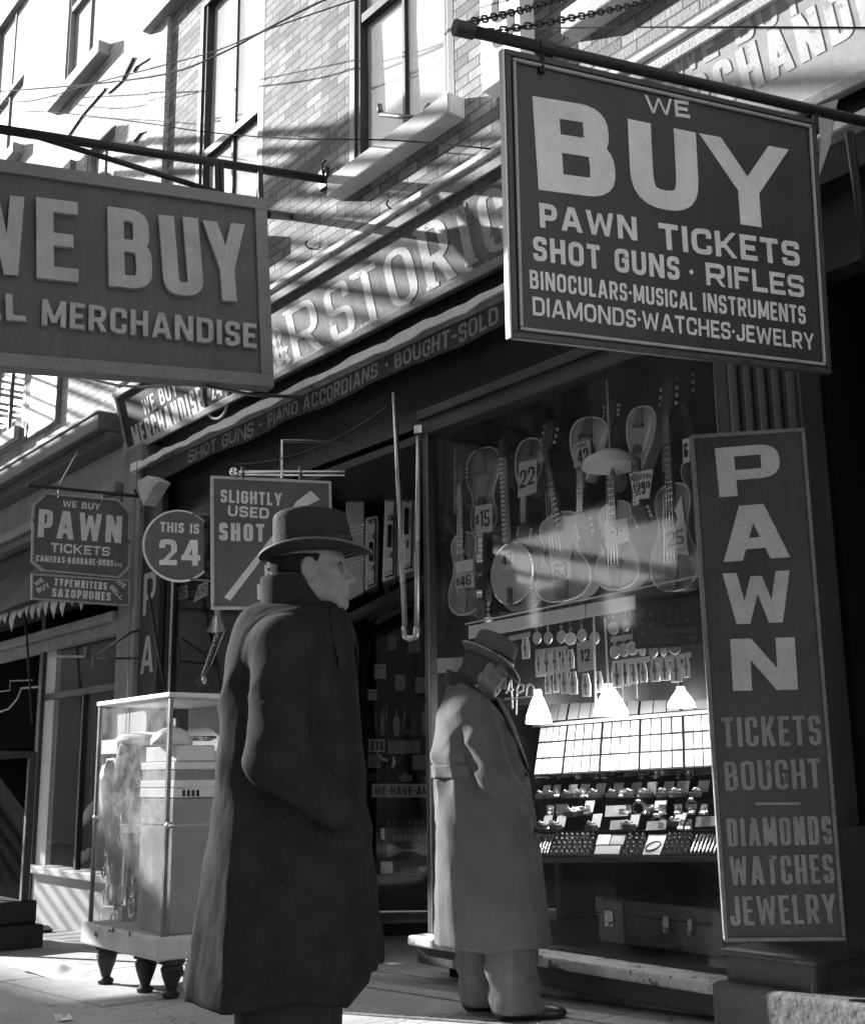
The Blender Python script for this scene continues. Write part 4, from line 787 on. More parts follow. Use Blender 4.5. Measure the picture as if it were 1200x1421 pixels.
# shotgun sign bracket
b1 = onP(325, 655, SB.c, SB.n); b2 = onP(478, 655, SB.c, SB.n)
po3 = thing('sign_bracket', 'thin bright rod bracket above the shotgun sign', 'bracket', b1)
mb = MB(); mb.tube([b1, b2], .011, 8); mb.tube([onP(325, 659, SB.c, SB.n), onP(478, 660, SB.c, SB.n)], .006, 6); mb.build('rod', m_chrome, po3)
mb = MB(); mb.sphere(b1, .03); mb.build('ball', m_chrome, po3, smooth=True)
for x in (337, 417): mb = MB(); mb.tube([onP(x, 648, SB.c, SB.n), onP(x, 665, SB.c, SB.n)], .013, 6); mb.build('hanger', m_steel, po3)
mb = MB(); r1 = onP(391, 664, SB.c, SB.n); r2 = onP(391, 612, SB.c, SB.n); mb.tube([r1, r2, Vector((r2.x-.05, -.13, r2.z+.1))], .012, 8); mb.build('drop_rod', m_chrome, po3)
mb = MB(); w1 = b1+Vector((0, 0, .05)); w2 = onY(535, 565, -.3); mb.tube([w1.lerp(w2, t)-Vector((0, 0, .35*t*(1-t))) for t in [k/10 for k in range(11)]], .004, 5); mb.build('wire', m_steel, po3)
# octagon bracket
o1 = onP(38, 673, OB.c, OB.n); o2 = onP(205, 690, OB.c, OB.n)
po4 = thing('sign_bracket', 'dark flat iron bar holding the eight sided sign against the pier', 'bracket', o2)
mb = MB(); mb.tube([o1, o2], .017, 6); mb.tube([onP(186, 680, OB.c, OB.n), onP(203, 706, OB.c, OB.n)], .012, 6); mb.build('bar', m_iron, po4)
for x in (81, 142): mb = MB(); mb.tube([onP(x, 676+(x-60)*.1, OB.c, OB.n), onP(x, 689+(x-60)*.08, OB.c, OB.n)], .01, 6); mb.build('hook', m_chrome, po4)
mb = MB(); mb.tube([onP(82, 672, OB.c, OB.n), onY(112, 618, -.2)], .006, 5); mb.build('stay_wire', m_white, po4)
# awning arms by the pier
arm = thing('iron_bracket', 'thin iron awning bracket bent out from the pale pier', 'bracket', onY(190, 912, -.13))
mb = MB(); c0 = onY(192, 876, -.14); c1 = onY(192, 914, -.14); tip = onX(129, 912, c0.x+.02) if False else onP(130, 912, c0, Vector((1, .25, 0)))
mb.tube([c0, onP(183, 877, c0, Vector((1, .25, 0))), tip], .011, 6); mb.tube([c1, tip+Vector((0, 0, -.01))], .009, 6); mb.tube([tip, tip-Vector((0, 0, .09))], .009, 6); mb.build('rod', m_steel, arm, smooth=True)
for i, (p, q, lb) in enumerate((((35, 850), (45, 1005), 'long thin dark rod hanging before the far left doorway'), ((206, 820), (228, 955), 'thin slanting rod in front of the upright PAWN letters'))):
    mb = MB(); mb.tube([onY(*p, -.25), onY(*q, -.25)], .012, 6); solo(mb, 'awning_rod', m_iron, lb, 'rod', smooth=True)
# cable below the grey sign, and wires across the facade
mb = MB(); P = [(-10, 511), (40, 513), (85, 514), (130, 527), (165, 535), (200, 537), (235, 534), (270, 533), (310, 540), (350, 548), (420, 551)]
mb.tube([onY(x, y, -1.0) for x, y in P], .011, 8); solo(mb, 'power_cable', m_iron, 'sagging black cable drooping below the grey WE BUY sign', 'cable', smooth=True)
for lb, pts, r in (('dark twisted wire rising from the left edge past the tall sash window', [(-20, 345), (60, 300), (130, 296), (230, 244), (320, 200), (440, 0), (460, -40)], .006), ('upper dotted wire sloping across the whitewashed wall', [(-20, 260), (100, 230), (180, 190), (250, 150), (330, 40), (400, 8), (480, -20)], .005), ('thin level wire crossing the brick wall at sash height', [(-20, 382), (80, 388), (200, 408), (280, 425), (480, 480)], .0035)):
    pass
def wire(label, pts, r, Y=-.5):
    mb = MB(); V = [onY(x, y, Y) for x, y in pts]; out = []
    for i in range(len(V)-1):
        for k in range(6):
            t = k/6; a, b, c, d = V[max(i-1, 0)], V[i], V[i+1], V[min(i+2, len(V)-1)]
            out.append(.5*((2*b)+(c-a)*t+(2*a-5*b+4*c-d)*t*t+(3*b-a-3*c+d)*t**3))
    out.append(V[-1]); mb.tube(out, r, 5); solo(mb, 'overhead_wire', m_wire, label, 'wire', smooth=True)
wire('dark wire climbing past the tall sash window to the top edge', [(-20, 128), (60, 122), (150, 114), (240, 100), (310, 72), (370, 40), (440, 4), (520, -30)], .008)
wire('thin wire sagging across the whitewashed wall to the pale brick', [(-20, 135), (40, 140), (120, 118), (220, 92), (300, 70), (360, 45), (430, 20), (520, -10)], .006)
wire('thin level wire crossing the brick wall below the right sash window', [(-20, 152), (80, 156), (200, 170), (280, 182), (400, 192), (540, 194), (680, 206)], .005)
wire('thin straight wire crossing in front of the sunlit fascia board at top right', [(700, 40), (800, 38), (1000, 37), (1220, 38)], .004, -.4)
# white lettered panel on the wall left of the BUY sign
w0, w1_ = onY(668, 100, -.12).x, onY(722, 40, -.12).x
wp = thing('wall_sign', 'narrow white wall panel with dark curved letters behind the pole tip', 'sign', ((w0+w1_)/2, -.06, onY(668, 110, -.12).z))
zb_ = onY(668, 128, -.12).z
mb = MB(); mb.box((w0, -.12, zb_), (w1_, -.002, 8)); mb.build('panel', m_white, wp, bev=.004)
mb = MB(); fr = (Vector((w0, -.121, 0)), Vector((1, 0, 0)), Vector((0, 0, 1)), Vector((0, -1, 0)))
for (bz, h) in ((zb_+.22, .38), (zb_+.72, .38), (zb_+1.22, .38)):
    text(mb, 'S', fr, (w1_-w0)*.3, bz, h, width=(w1_-w0)*.55, tv=.16)
mb.build('lettering', m_ink, wp)
# roller and hook left on the window sill
q = onY(528, 158, -.05); r_ = onY(582, 164, -.1)
mb = MB(); mb.tube([q, r_], .018, 8); mb.tube([q+Vector((0, 0, .0)), q+Vector((0, -.01, .07))], .02, 8); mb.tube([r_+Vector((.02, 0, 0)), r_+Vector((.12, 0, .03))], .03, 8); solo(mb, 'iron_bar', m_steel, 'short iron bar lying on the sill of the right sash window', 'bar', smooth=True)
for px_, py_, lb in ((432, 345, 'bent iron hook in the brick just above the fascia moulding'), (545, 290, 'small rusty spike in the brick under the right sill')):
    mb = MB(); q = onY(px_, py_, 0); mb.tube([q, q+Vector((.0, -.03, .0)), q+Vector((-.012, -.045, .03)), q+Vector((0, -.04, .055))], .007, 6); solo(mb, 'wall_hook', m_iron, lb, 'hook')
# ================================================================== contents of the right show window
def quad(mb, pts, Y, th=.004, lean=0.0):                   # card standing on plane Y; pts tl,tr,br,bl in pixels
    P = [onY(x, y, Y+(lean if i < 2 else 0)) for i, (x, y) in enumerate(pts)]
    mb.hexa(P, [p+Vector((0, th, 0)) for p in P])
    return P
def xr(pts): return pts
def card(name, label, pts, Y, mat, words=(), cat='price card', group=None, ink=None, lean=0.0, tv=.16):
    P = [onY(x, y, Y+(lean if i < 2 else 0)) for i, (x, y) in enumerate(pts)]
    c = (P[2]+P[3])/2; t = thing(name, label, cat, c, group=group)
    mb = MB(); mb.hexa(P, [p+Vector((0, .005, .0)) for p in P]); mb.build('card', mat, t)
    ex = (P[2]-P[3]).normalized(); n = ex.cross(P[0]-P[3]).normalized(); n = n if n.y < 0 else -n; ey = n.cross(ex); W = (P[2]-P[3]).length; H = (P[0]-P[3]).dot(ey); sl = (((P[0]-P[3]).dot(ex)+(P[1]-P[2]).dot(ex))*.5/H) if H else 0
    if words:
        mb = MB()
        for s, u, v, w, h in words:
            text(mb, s, (P[3], ex, ey, n), u*W+sl*v*H, v*H, h*H, width=w*W, tv=tv, depth=.0012, slant=sl, jit=.03)
            for q in mb.v: pass
        for i, q in enumerate(mb.v): mb.v[i] = q+n*.0012
        mb.build('lettering', ink or m_ink, t)
    return t
YI = .30
m_maple = M('pale varnished maple', .36, .22, .2, 3, 40, spec=.6); m_sun = M('dark sunburst spruce', .14, .28, .5, 3, 40, spec=.6); m_mah = M('brown mahogany', .18, .3, .35, 4, 50, spec=.6); m_tan = M('honey spruce', .26, .22, .2, 3, 50, spec=.6)
m_neck = M('dark fingerboard', .05, .4, .3, 10, 60); m_bind = M('white binding', .65, .5, .1); m_ivory = M('ivory knob', .6, .4, .1)
PROF = {'guitar': [(0, 0), (.012, .42), (.05, .72), (.13, .94), (.24, 1.0), (.36, .92), (.48, .70), (.58, .615), (.66, .62), (.76, .72), (.86, .75), (.94, .64), (.985, .36), (1.0, .12)],
        'pear': [(0, 0), (.012, .4), (.05, .7), (.14, .92), (.26, 1.0), (.4, .96), (.55, .82), (.7, .6), (.84, .36), (.95, .17), (1.0, .1)],
        'oval': [(0, 0), (.015, .35), (.06, .68), (.16, .92), (.3, 1.0), (.45, .98), (.6, .88), (.75, .68), (.88, .42), (.96, .2), (1.0, .1)]}
def mx(px, py, Y): return abs(onY(px+4, py, Y).x-onY(px-4, py, Y).x)/8
def instrument(name, label, bot, joint, nut, head, wpx, kind, mat, hole='round', Y=YI, thick=.085, bindm=None, tail=True, guard=False):
    pb, pj, pn, ph = [onY(*q, Y) for q in (bot, joint, nut, head)]
    t = thing(name, label, name.split('_')[-1], pb if pb.z < ph.z else ph, group=None)
    ax = (pj-pb); L = ax.length; ax.normalize(); sd = Vector((ax.z, 0, -ax.x)); hw = wpx*mx(*bot, Y)/2
    pr = PROF[kind]; pr2 = []
    for i in range(len(pr)-1):
        for k in range(3):
            s = k/3; a, b, c, d = pr[max(i-1, 0)], pr[i], pr[i+1], pr[min(i+2, len(pr)-1)]
            f = lambda j: .5*((2*b[j])+(c[j]-a[j])*s+(2*a[j]-5*b[j]+4*c[j]-d[j])*s*s+(3*b[j]-a[j]-3*c[j]+d[j])*s**3)
            pr2.append((b[0]+(c[0]-b[0])*s, max(0, f(1))))
    pr2.append(pr[-1])
    out = [(-w*hw, u*L) for u, w in pr2]+[(w*hw, u*L) for u, w in reversed(pr2)][:-1]
    fr = (pb, sd, ax, Vector((0, -1, 0)))
    # arched top: rings shrinking toward the centre
    c = (0, L*.42); rings = []
    for s, d in ((1.0, -thick), (1.0, 0.0), (.9, .008), (.6, .017), (.25, .022)):
        rings.append([pb+sd*(c[0]+(u-c[0])*s)+ax*(c[1]+(v-c[1])*s)+Vector((0, -d, 0)) for u, v in out])
    mb = MB(); mb.loft(rings); mb.build('body', mat, t, smooth='auto')
    mb = MB(); mb.tube([pb+sd*u+ax*v+Vector((0, -.002, 0)) for u, v in out], .006, 5, closed=True); mb.build('binding', bindm or m_bind, t)
    nw = .024 if L > .32 else .017; fo = pb+ax*(L*.8); d0 = Vector((0, -.03, 0))
    nd = (pn-pj).normalized(); ns = Vector((nd.z, 0, -nd.x))
    mb = MB(); q = pj-nd*(L*.22); mb.hexa([q-ns*nw*1.1+d0, q+ns*nw*1.1+d0, pn+ns*nw*.85+d0, pn-ns*nw*.85+d0], [q-ns*nw*1.1+d0+Vector((0, .03, 0)), q+ns*nw*1.1+d0+Vector((0, .03, 0)), pn+ns*nw*.85+d0+Vector((0, .03, 0)), pn-ns*nw*.85+d0+Vector((0, .03, 0))])
    nk = mb.build('neck', m_neck, t, bev=.003)
    mb = MB(); nl = (pn-q).length
    for k in range(1, 16):
        f = q+nd*(nl*(1-.5**((16-k)/9))/(1-.5**(16/9)) if False else nl*k/16); mb.hexa([f-ns*nw+d0+Vector((0, -.001, 0)), f+ns*nw+d0+Vector((0, -.001, 0)), f+ns*nw+nd*.003+d0+Vector((0, -.001, 0)), f-ns*nw+nd*.003+d0+Vector((0, -.001, 0))], [f-ns*nw+d0+Vector((0, .002, 0)), f+ns*nw+d0+Vector((0, .002, 0)), f+ns*nw+nd*.003+d0+Vector((0, .002, 0)), f-ns*nw+nd*.003+d0+Vector((0, .002, 0))])
    mb.build('fret_wire', m_chrome, nk)
    hd = (ph-pn); hl = hd.length; hd.normalize(); hs = Vector((hd.z, 0, -hd.x)); mb = MB()
    mb.prism([(-nw*.9, 0), (nw*.9, 0), (nw*1.7, hl*.25), (nw*1.5, hl*.9), (nw*.6, hl), (-nw*.6, hl), (-nw*1.5, hl*.9), (-nw*1.7, hl*.25)], (pn, hs, hd, Vector((0, -1, 0))), 0, .028); hp = mb.build('headstock', m_neck, t, bev=.003)
    mb = MB(); mb.box((0, 0, 0), (0, 0, 0)) if False else None
    for k in range(3):
        for s in (-1, 1): p = pn+hd*hl*(.3+.22*k)+hs*nw*2.3*s+Vector((0, -.012, 0)); mb.sphere(p, (.011, .008, .011), 8, 5)
    mb.build('tuning_peg', m_ivory, hp)
    mb = MB(); f0 = Vector((0, -.024, 0))
    if hole == 'round':
        c0 = pb+ax*(L*.66); mb.lathe([(hw*.3, 0), (hw*.3, .004)], Matrix.Translation(c0+f0)@Matrix.Rotation(math.pi/2, 4, 'X'), 20); mb.build('sound_hole', m_void, t)
    else:
        for s in (-1, 1):
            pts = [pb+ax*(L*(.30+.3*k/8))+sd*s*hw*(.42+.12*math.sin((k/8-.5)*5))+Vector((0, -.019, 0)) for k in range(9)]
            m2 = MB(); m2.tube(pts, [.008, .007, .005, .006, .007, .006, .005, .007, .008], 6); m2.build('f_hole', m_void, t)
    br = pb+ax*(L*.3)+Vector((0, -.022, 0)); mb = MB(); mb.boxm(Matrix.Translation(br)@Matrix(((sd.x, 0, ax.x, 0), (0, 1, 0, 0), (sd.z, 0, ax.z, 0), (0, 0, 0, 1))), (-hw*.36, -.012, -.012), (hw*.36, .01, .012)); mb.build('bridge', m_neck, t, bev=.003)
    if tail:
        mb = MB(); mb.prism([(-hw*.16, .01), (hw*.16, .01), (hw*.3, L*.27), (-hw*.3, L*.27)], (pb, sd, ax, Vector((0, -1, 0))), .018, .026); mb.build('tailpiece', m_steel, t)
    mb = MB()
    for k in range(4): o_ = (k-1.5)/1.5; mb.tube([pb+ax*(L*.25)+sd*(hw*.22*o_)+Vector((0, -.036, 0)), pn+ns*nw*.7*o_+Vector((0, -.036, 0))], .0012, 4)
    mb.build('strings', m_chrome, t)
    if guard:
        mb = MB(); mb.prism([(hw*.18, L*.72), (hw*.5, L*.86), (hw*.62, L*.6), (hw*.75, L*.3), (hw*.3, L*.34)], (pb, sd, ax, Vector((0, -1, 0))), .018, .027); mb.build('pickguard', m_white, t)
    mb = MB(); top = ph if ph.z > pb.z else pb; mb.tube([top+Vector((0, .02, -.02)), Vector((top.x, top.y+.02, ZH+.06))], .0025, 4); mb.build('hanging_cord', m_iron, t)
    return t
instrument('guitar', 'dark guitar hanging upside down with a $15 price card, upper left of the window', (669, 622), (672, 741), (671, 830), (671, 862), 47, 'guitar', m_sun, Y=.36)
instrument('guitar', 'guitar hanging upright below the $15 one with a $46 card, far left', (646, 853), (643, 739), (642, 672), (642, 646), 45, 'guitar', m_mah, Y=.34, bindm=m_bind)
instrument('mandolin', 'small dark mandolin hanging upside down behind the 22 card', (737, 608), (730, 690), (731, 728), (728, 750), 38, 'oval', m_sun, Y=.34)
instrument('guitar', 'large arch top guitar with f holes and a 63 card in the window middle', (783, 834), (776, 712), (760, 624), (769, 584), 76, 'guitar', m_tan, 'f', Y=.34)
instrument('mandolin', 'pale teardrop mandolin hanging upside down with a 42 card', (820, 579), (809, 668), (809, 713), (817, 752), 52, 'pear', m_maple, 'f', Y=.30)
instrument('guitar', 'arch top guitar with blank white card to the right of the 63 guitar', (858, 818), (853, 696), (849, 586), (851, 556), 60, 'guitar', m_maple, 'f', Y=.36)
instrument('mandolin', 'pale pear shaped mandolin hanging upside down over the MARTIN card', (891, 564), (886, 656), (888, 703), (898, 730), 40, 'pear', m_maple, Y=.28)
instrument('guitar', 'guitar with white pickguard and a 25 card at the right end', (936, 820), (933, 671), (928, 575), (931, 528), 66, 'guitar', m_mah, Y=.34, guard=True)
instrument('guitar', 'guitar half hidden behind the tall PAWN board', (985, 745), (966, 630), (953, 559), (952, 510), 66, 'guitar', m_sun, Y=.50)
# banjo
pc = onY(709.5, 796, YI); rb = (onY(709.5, 752, YI).z-onY(709.5, 840, YI).z)/2
bj = thing('banjo', 'round banjo with a white head and a 47 card left of the big guitar', 'banjo', pc-Vector((0, 0, rb)))
RX = Matrix.Translation(pc)@Matrix.Rotation(math.pi/2, 4, 'X')
mb = MB(); mb.lathe([(rb, -.07), (rb*1.02, -.02), (rb, .0), (rb*.96, .004)], RX, 40); mb.build('rim', m_chrome, bj, smooth='auto')
mb = MB(); mb.lathe([(rb*.955, -.002), (rb*.95, .0065)], RX, 40); mb.build('head', M('calfskin', .42, .6, .15, 5, 30), bj)
mb = MB(); mb.lathe([(rb*1.18, -.1), (rb*1.2, -.075), (rb*1.05, -.069)], RX, 40); mb.build('resonator', m_tan, bj, smooth='auto')
p0, p1, p2 = onY(704, 752, YI), onY(698, 636, YI), onY(701, 612, YI)
mb = MB(); mb.hexa([p0+Vector((-.022, -.02, 0)), p0+Vector((.022, -.02, 0)), p1+Vector((.018, -.02, 0)), p1+Vector((-.018, -.02, 0))], [p0+Vector((-.022, .01, 0)), p0+Vector((.022, .01, 0)), p1+Vector((.018, .01, 0)), p1+Vector((-.018, .01, 0))]); nk = mb.build('neck', m_cardg, bj)
mb = MB()
for k in range(1, 18): q = p0.lerp(p1, k/18); mb.box((q.x-.02, q.y-.022, q.z), (q.x+.02, q.y-.019, q.z+.007))
mb.build('fret_wire', m_ink, nk)
mb = MB(); mb.prism([(-.018, 0), (.018, 0), (.035, .06), (.02, .11), (0, .14), (-.02, .11), (-.035, .06)], (p1, Vector((1, 0, 0)), Vector((0, 0, 1)), Vector((0, -1, 0))), -.01, .018); mb.build('headstock', m_neck, bj)
mb = MB(); mb.box((pc.x-.012, pc.y-.03, pc.z-rb*.95), (pc.x+.012, pc.y-.008, pc.z-rb*.45)); mb.build('tailpiece', m_steel, bj)
mb = MB(); mb.tube([p2+Vector((0, 0, -.02)), Vector((p2.x, p2.y, ZH+.06))], .0025, 4); mb.build('hanging_cord', m_iron, bj)
# price cards on the instruments
zq = lambda L: [(580+.35*x, 500+.35*y) for x, y in L]
def pc_(label, q, words, mat=None, Y=YI-.045, **k): return card('price_card', label, zq(q), Y, mat or m_cardg, words, **k)
pc_('price card reading $15 on the upside down guitar', [(226, 578), (292, 567), (293, 678), (226, 686)], [('$', .06, .3, .18, .35), ('15', .28, .2, .6, .6)])
pc_('price card reading $46 on the lower left guitar', [(146, 850), (220, 840), (223, 898), (150, 908)], [('$', .06, .2, .16, .5), ('46', .28, .15, .55, .7)])
pc_('blank white card above the $46 price card', [(146, 800), (214, 788), (216, 834), (150, 846)], (), m_card)
pc_('price card reading 47 on the banjo head', [(326, 758), (378, 746), (382, 826), (328, 838)], [('47', .12, .25, .75, .55)], Y=YI-.02)
pc_('price card reading 22 on the small dark mandolin', [(400, 405), (470, 392), (468, 522), (395, 545)], [('22', .1, .25, .8, .5)])
pc_('price card reading 63 on the big arch top guitar', [(527, 775), (603, 762), (604, 866), (532, 884)], [('63', .14, .1, .7, .55)])
pc_('price card reading 42 on the teardrop mandolin', [(610, 334), (680, 312), (685, 405), (618, 426)], [('42', .25, .12, .65, .55), ('CASH', .1, .76, .7, .14)])
pc_('white card on the arch top guitar right of centre', [(736, 645), (830, 624), (836, 715), (745, 738)], [('-1-', .25, .3, .5, .4)], m_card, Y=YI-.03)
pc_('flared card reading MARTIN 29.50 below the pear shaped mandolin', [(835, 449), (930, 430), (915, 546), (860, 553)], [('MARTIN', -.22, .7, 1.44, .2), ('$', -.08, .24, .2, .32), ('29', .18, .16, .6, .46), ('50', .84, .38, .28, .24)], m_card, Y=YI-.05)
pc_('price card reading 25 on the guitar at the right end', [(976, 668), (1064, 648), (1066, 738), (980, 756)], [('25', .12, .15, .75, .65)])
pc_('small card reading 6 beside the tall PAWN board', [(1048, 312), (1074, 308), (1076, 402), (1050, 406)], [('6', .2, .2, .6, .6)], m_card, Y=.3)
# unlit pendant lamp between the instruments
lq = onY(847, 644, .22); pl_ = thing('pendant_lamp', 'unlit shop lamp with a wide pale shade and clear bulb among the guitars', 'lamp', lq)
mb = MB(); mb.lathe([(.16, -.02), (.14, .03), (.06, .075), (.03, .085)], Matrix.Translation(lq), 28, cap=False); o = mb.build('lamp_shade', m_white, pl_, smooth=True); o.modifiers.new('t', 'SOLIDIFY').thickness = .004
mb = MB(); mb.sphere(onY(858, 668, .22), (.05, .05, .06), 16, 10); mb.build('bulb', glass_mat('bulb glass', dirt=.08), pl_, smooth=True)
mb = MB(); mb.tube([lq+Vector((0, 0, .08)), Vector((lq.x, lq.y, ZH+.06))], .006, 6); mb.build('stem', m_pale, pl_)
# glass shelf with the strip of price cards below it
m_sh = M('glass shelf edge', .6, .2, .1)
a, b = onY(646, 866, .2), onY(945, 804, .2); mb = MB(); mb.box((a.x, .2, (a.z+b.z)/2-.004), (b.x+.3, .62, (a.z+b.z)/2+.004)); solo(mb, 'glass_shelf', m_glass, 'long glass shelf under the hanging instruments', 'shelf')
mb = MB(); mb.tube([a, Vector((b.x+.2, .2, a.z+(b.z-a.z)*1.1))], .005, 6); solo(mb, 'shelf_rail', m_sh, 'thin bright rail running along the front of the glass shelf', 'rail')
def ly(x): return 869-(x-650)*43/231
def by(x): return 887-(x-650)*42/231
for i, (x0, x1, lb) in enumerate(((650, 699, 'leftmost white card of the strip below the glass shelf, above the hat'), (700, 753, 'second white card from the left in the strip below the glass shelf'), (754, 811, 'third white card from the left in the strip below the glass shelf'), (813, 881, 'rightmost white card in the strip below the glass shelf'))):
    n = 5; card('ticket_strip', lb, [(x0, ly(x0)), (x1, ly(x1)), (x1, by(x1)), (x0, by(x0))], .19, m_card, (), 'card', 'white cards under the glass shelf', )
# repair sign with painted characters
rs = thing('window_sign', 'black sign saying FINE WATCH REPAIRING WATCH GLASSES FITTED under Chinese characters', 'sign', onY(925, 900, .2))
zw = lambda L: [(700+x/3.75, 820+y/3.75) for x, y in L]
mb = MB(); quad(mb, zw([(668, 92), (1040, 42), (1040, 285), (680, 302)]), .2, .012); mb.build('panel', m_ink, rs)
mb = MB(); n_ = (0, -1, 0); p_ = (0, .1985, 0); k = dict(tv=.17, depth=.001)
wline(mb, 'FINE WATCH REPAIRING', *zw([(694, 240), (1000, 218), (694, 208)]), p_, n_, **k); wline(mb, 'WATCH GLASSES FITTED', *zw([(694, 282), (996, 262), (694, 252)]), p_, n_, **k); m_faint = M('faded sign paint', .11, .8, .2); mb.build('lettering', m_faint, rs)
mb = MB()
def stroke(zx, zy, segs, s):
    for x0, y0, x1, y1 in segs:
        P = [onY(*q, .198) for q in zw([(zx+x0*s, zy+y0*s), (zx+x1*s, zy+y1*s)])]; mb.tube(P, .0032, 4)
CH = [[(0, 4, 10, 3), (5, 0, 5, 10), (1, 7, 9, 6)], [(0, 2, 10, 1), (0, 8, 10, 7), (3, 2, 2, 8), (7, 2, 8, 8)], [(5, 0, 1, 5), (5, 0, 9, 4), (2, 6, 8, 5), (5, 4, 5, 10)], [(0, 3, 10, 2), (3, 0, 2, 9), (7, 0, 8, 9), (1, 9, 9, 8)], [(1, 2, 9, 1), (0, 9, 10, 8)], [(2, 0, 1, 10), (2, 4, 9, 2), (9, 2, 6, 6), (4, 6, 10, 10)]]
for i in range(6): stroke(702+i*46, 118-i*7, CH[(i*5) % 6], 3.0); stroke(704+i*46, 166-i*6, CH[(i*2+1) % 6], 2.8)
mb.build('painted_characters', m_faint, rs)
# watches on cords, their tags
random.seed(11)
m_wcase = M('silver watch case', .62, .3, .3, 30, 60, metal=.5); m_wface = M('watch face', .5, .5, .2)
def mkwatch(zx, zy, label, r=.036, tag=False, first=[None]):
    c = onY(*zw([(zx, zy)])[0], .3)
    if first[0] is None:
        t = thing('pocket_watch', label, 'watch', c, group='watches hung in rows')
        R_ = Matrix.Translation(c)@Matrix.Rotation(math.pi/2, 4, 'X')
        mb = MB(); mb.lathe([(r*.9, -.006), (r, 0), (r*.95, .006)], R_, 20); mb.build('watch_case', m_wcase, t, smooth='auto')
        mb = MB(); mb.lathe([(r*.8, .004), (r*.8, .0068)], R_, 20); mb.build('watch_face', m_wface, t)
        mb = MB(); mb.tube([c+Vector((0, 0, r)), c+Vector((0, 0, r+.014))], .006, 6); mb.tube([c+Vector((.009*math.cos(a), 0, r+.018+.009*math.sin(a))) for a in [k*math.pi/4 for k in range(8)]], .002, 4, closed=True); mb.build('crown', m_chrome, t)
        mb = MB(); mb.tube([c+Vector((0, 0, r+.02)), c+Vector((0, 0, .2))], .0012, 4); mb.build('cord', m_cardg, t)
        first[0] = t; return t
    t = copy_tree(first[0]); W = Matrix.Translation(c)@Matrix.Rotation(random.uniform(-.5, .5), 4, 'Z'); t.matrix_world = W; t['label'] = label; return t
def mktag(zx, zy, label, first=[None]):
    c = onY(*zw([(zx, zy)])[0], .29)
    if first[0] is None:
        t = thing('wrist_watch', label, 'watch', c, group='watches hung in rows')
        mb = MB(); mb.prism([(-.03, -.07), (.03, -.07), (.034, .0), (.02, .06), (-.02, .06), (-.034, 0)], (c, Vector((1, 0, 0)), Vector((0, 0, 1)), Vector((0, -1, 0))), -.004, .004); mb.build('backing_card', m_card, t)
        mb = MB(); mb.lathe([(.014, 0), (.013, .005)], Matrix.Translation(c+Vector((0, -.005, -.01)))@Matrix.Rotation(math.pi/2, 4, 'X'), 14); mb.tube([c+Vector((0, -.006, -.06)), c+Vector((0, -.006, .05))], .005, 5); mb.build('strap', m_steel, t)
        first[0] = t; return t
    t = copy_tree(first[0]); t.matrix_world = Matrix.Translation(c)@Matrix.Rotation(random.uniform(-.25, .25), 4, 'Z')@Matrix.Scale(random.uniform(.8, 1.05), 4); t['label'] = label; return t
ORD = ['first', 'second', 'third', 'fourth', 'fifth', 'sixth', 'seventh', 'eighth', 'ninth']
for i, (x, y) in enumerate(((170, 246), (228, 246), (297, 240), (343, 250), (403, 232), (470, 246))): mkwatch(x, y, '%s round watch from the left in the upper row left of the 12 card' % ORD[i])
for i, (x, y) in enumerate(((567, 195), (632, 178))): mkwatch(x, y, ['round watch nearest the tall rod, upper right group', 'round watch beside the black repair sign, upper right group'][i])
for i, (x, y) in enumerate(((575, 318), (622, 308), (665, 300), (718, 304), (776, 312), (828, 306), (885, 296))): mkwatch(x, y, '%s round watch from the left in the row just below the repair sign' % ORD[i])
for i, (x, y) in enumerate(((110, 290), (178, 372), (220, 366), (263, 358), (307, 354), (343, 350))): mktag(x, y, '%s carded watch from the left in the middle row by the brim' % ORD[i])
for i, (x, y) in enumerate(((225, 480), (267, 470), (312, 470), (357, 475), (424, 485), (490, 470))): mktag(x, y, '%s carded watch from the left in the lowest row under the 12 card' % ORD[i])
for i, (x, y) in enumerate(((585, 430), (628, 426), (672, 424), (722, 418), (782, 408), (833, 402), (893, 402), (947, 388))): mktag(x, y, '%s carded watch from the left in the lower row right of the tall rod' % ORD[i])
card('price_card', 'price card reading 12 among the hanging watches', zw([(376, 270), (456, 256), (462, 408), (380, 424)]), .27, m_cardg, [('12', .2, .3, .62, .42)], tv=.2)
for q, lb in (((160, 306, 325, 286), 'speckled label strip under the upper left row of watches'), ((162, 420, 336, 400), 'white label strip under the middle left row of watches'), ((20, 236, 132, 212), 'speckled label strip behind the hat crown'), ((550, 240, 664, 224), 'small speckled strip left of the black repair sign'), ((560, 365, 754, 340), 'white label strip under the repair sign, left piece'), ((764, 352, 970, 318), 'white label strip under the repair sign, right piece')):
    x0, y0, x1, y1 = q; card('label_strip', lb, zw([(x0, y0), (x1, y1), (x1, y1+26), (x0, y0+28)]), .285, m_cardg if 'speck' in lb else m_card, (), 'label', 'label strips among the watches')
mb = MB()
for x0, y0, x1, y1 in ((463, 130, 474, 590),): mb.tube([onY(*q, .26) for q in zw([(x0, y0), (x1, y1)])], .006, 6)
solo(mb, 'display_rod', m_white, 'thin white upright rod just right of the 12 card', 'rod')
mb = MB(); mb.tube([onY(*q, .26) for q in zw([(522, 140), (540, 510)])], .006, 6); solo(mb, 'display_rod', m_white, 'thin white upright rod standing above the middle lit lamp', 'rod')
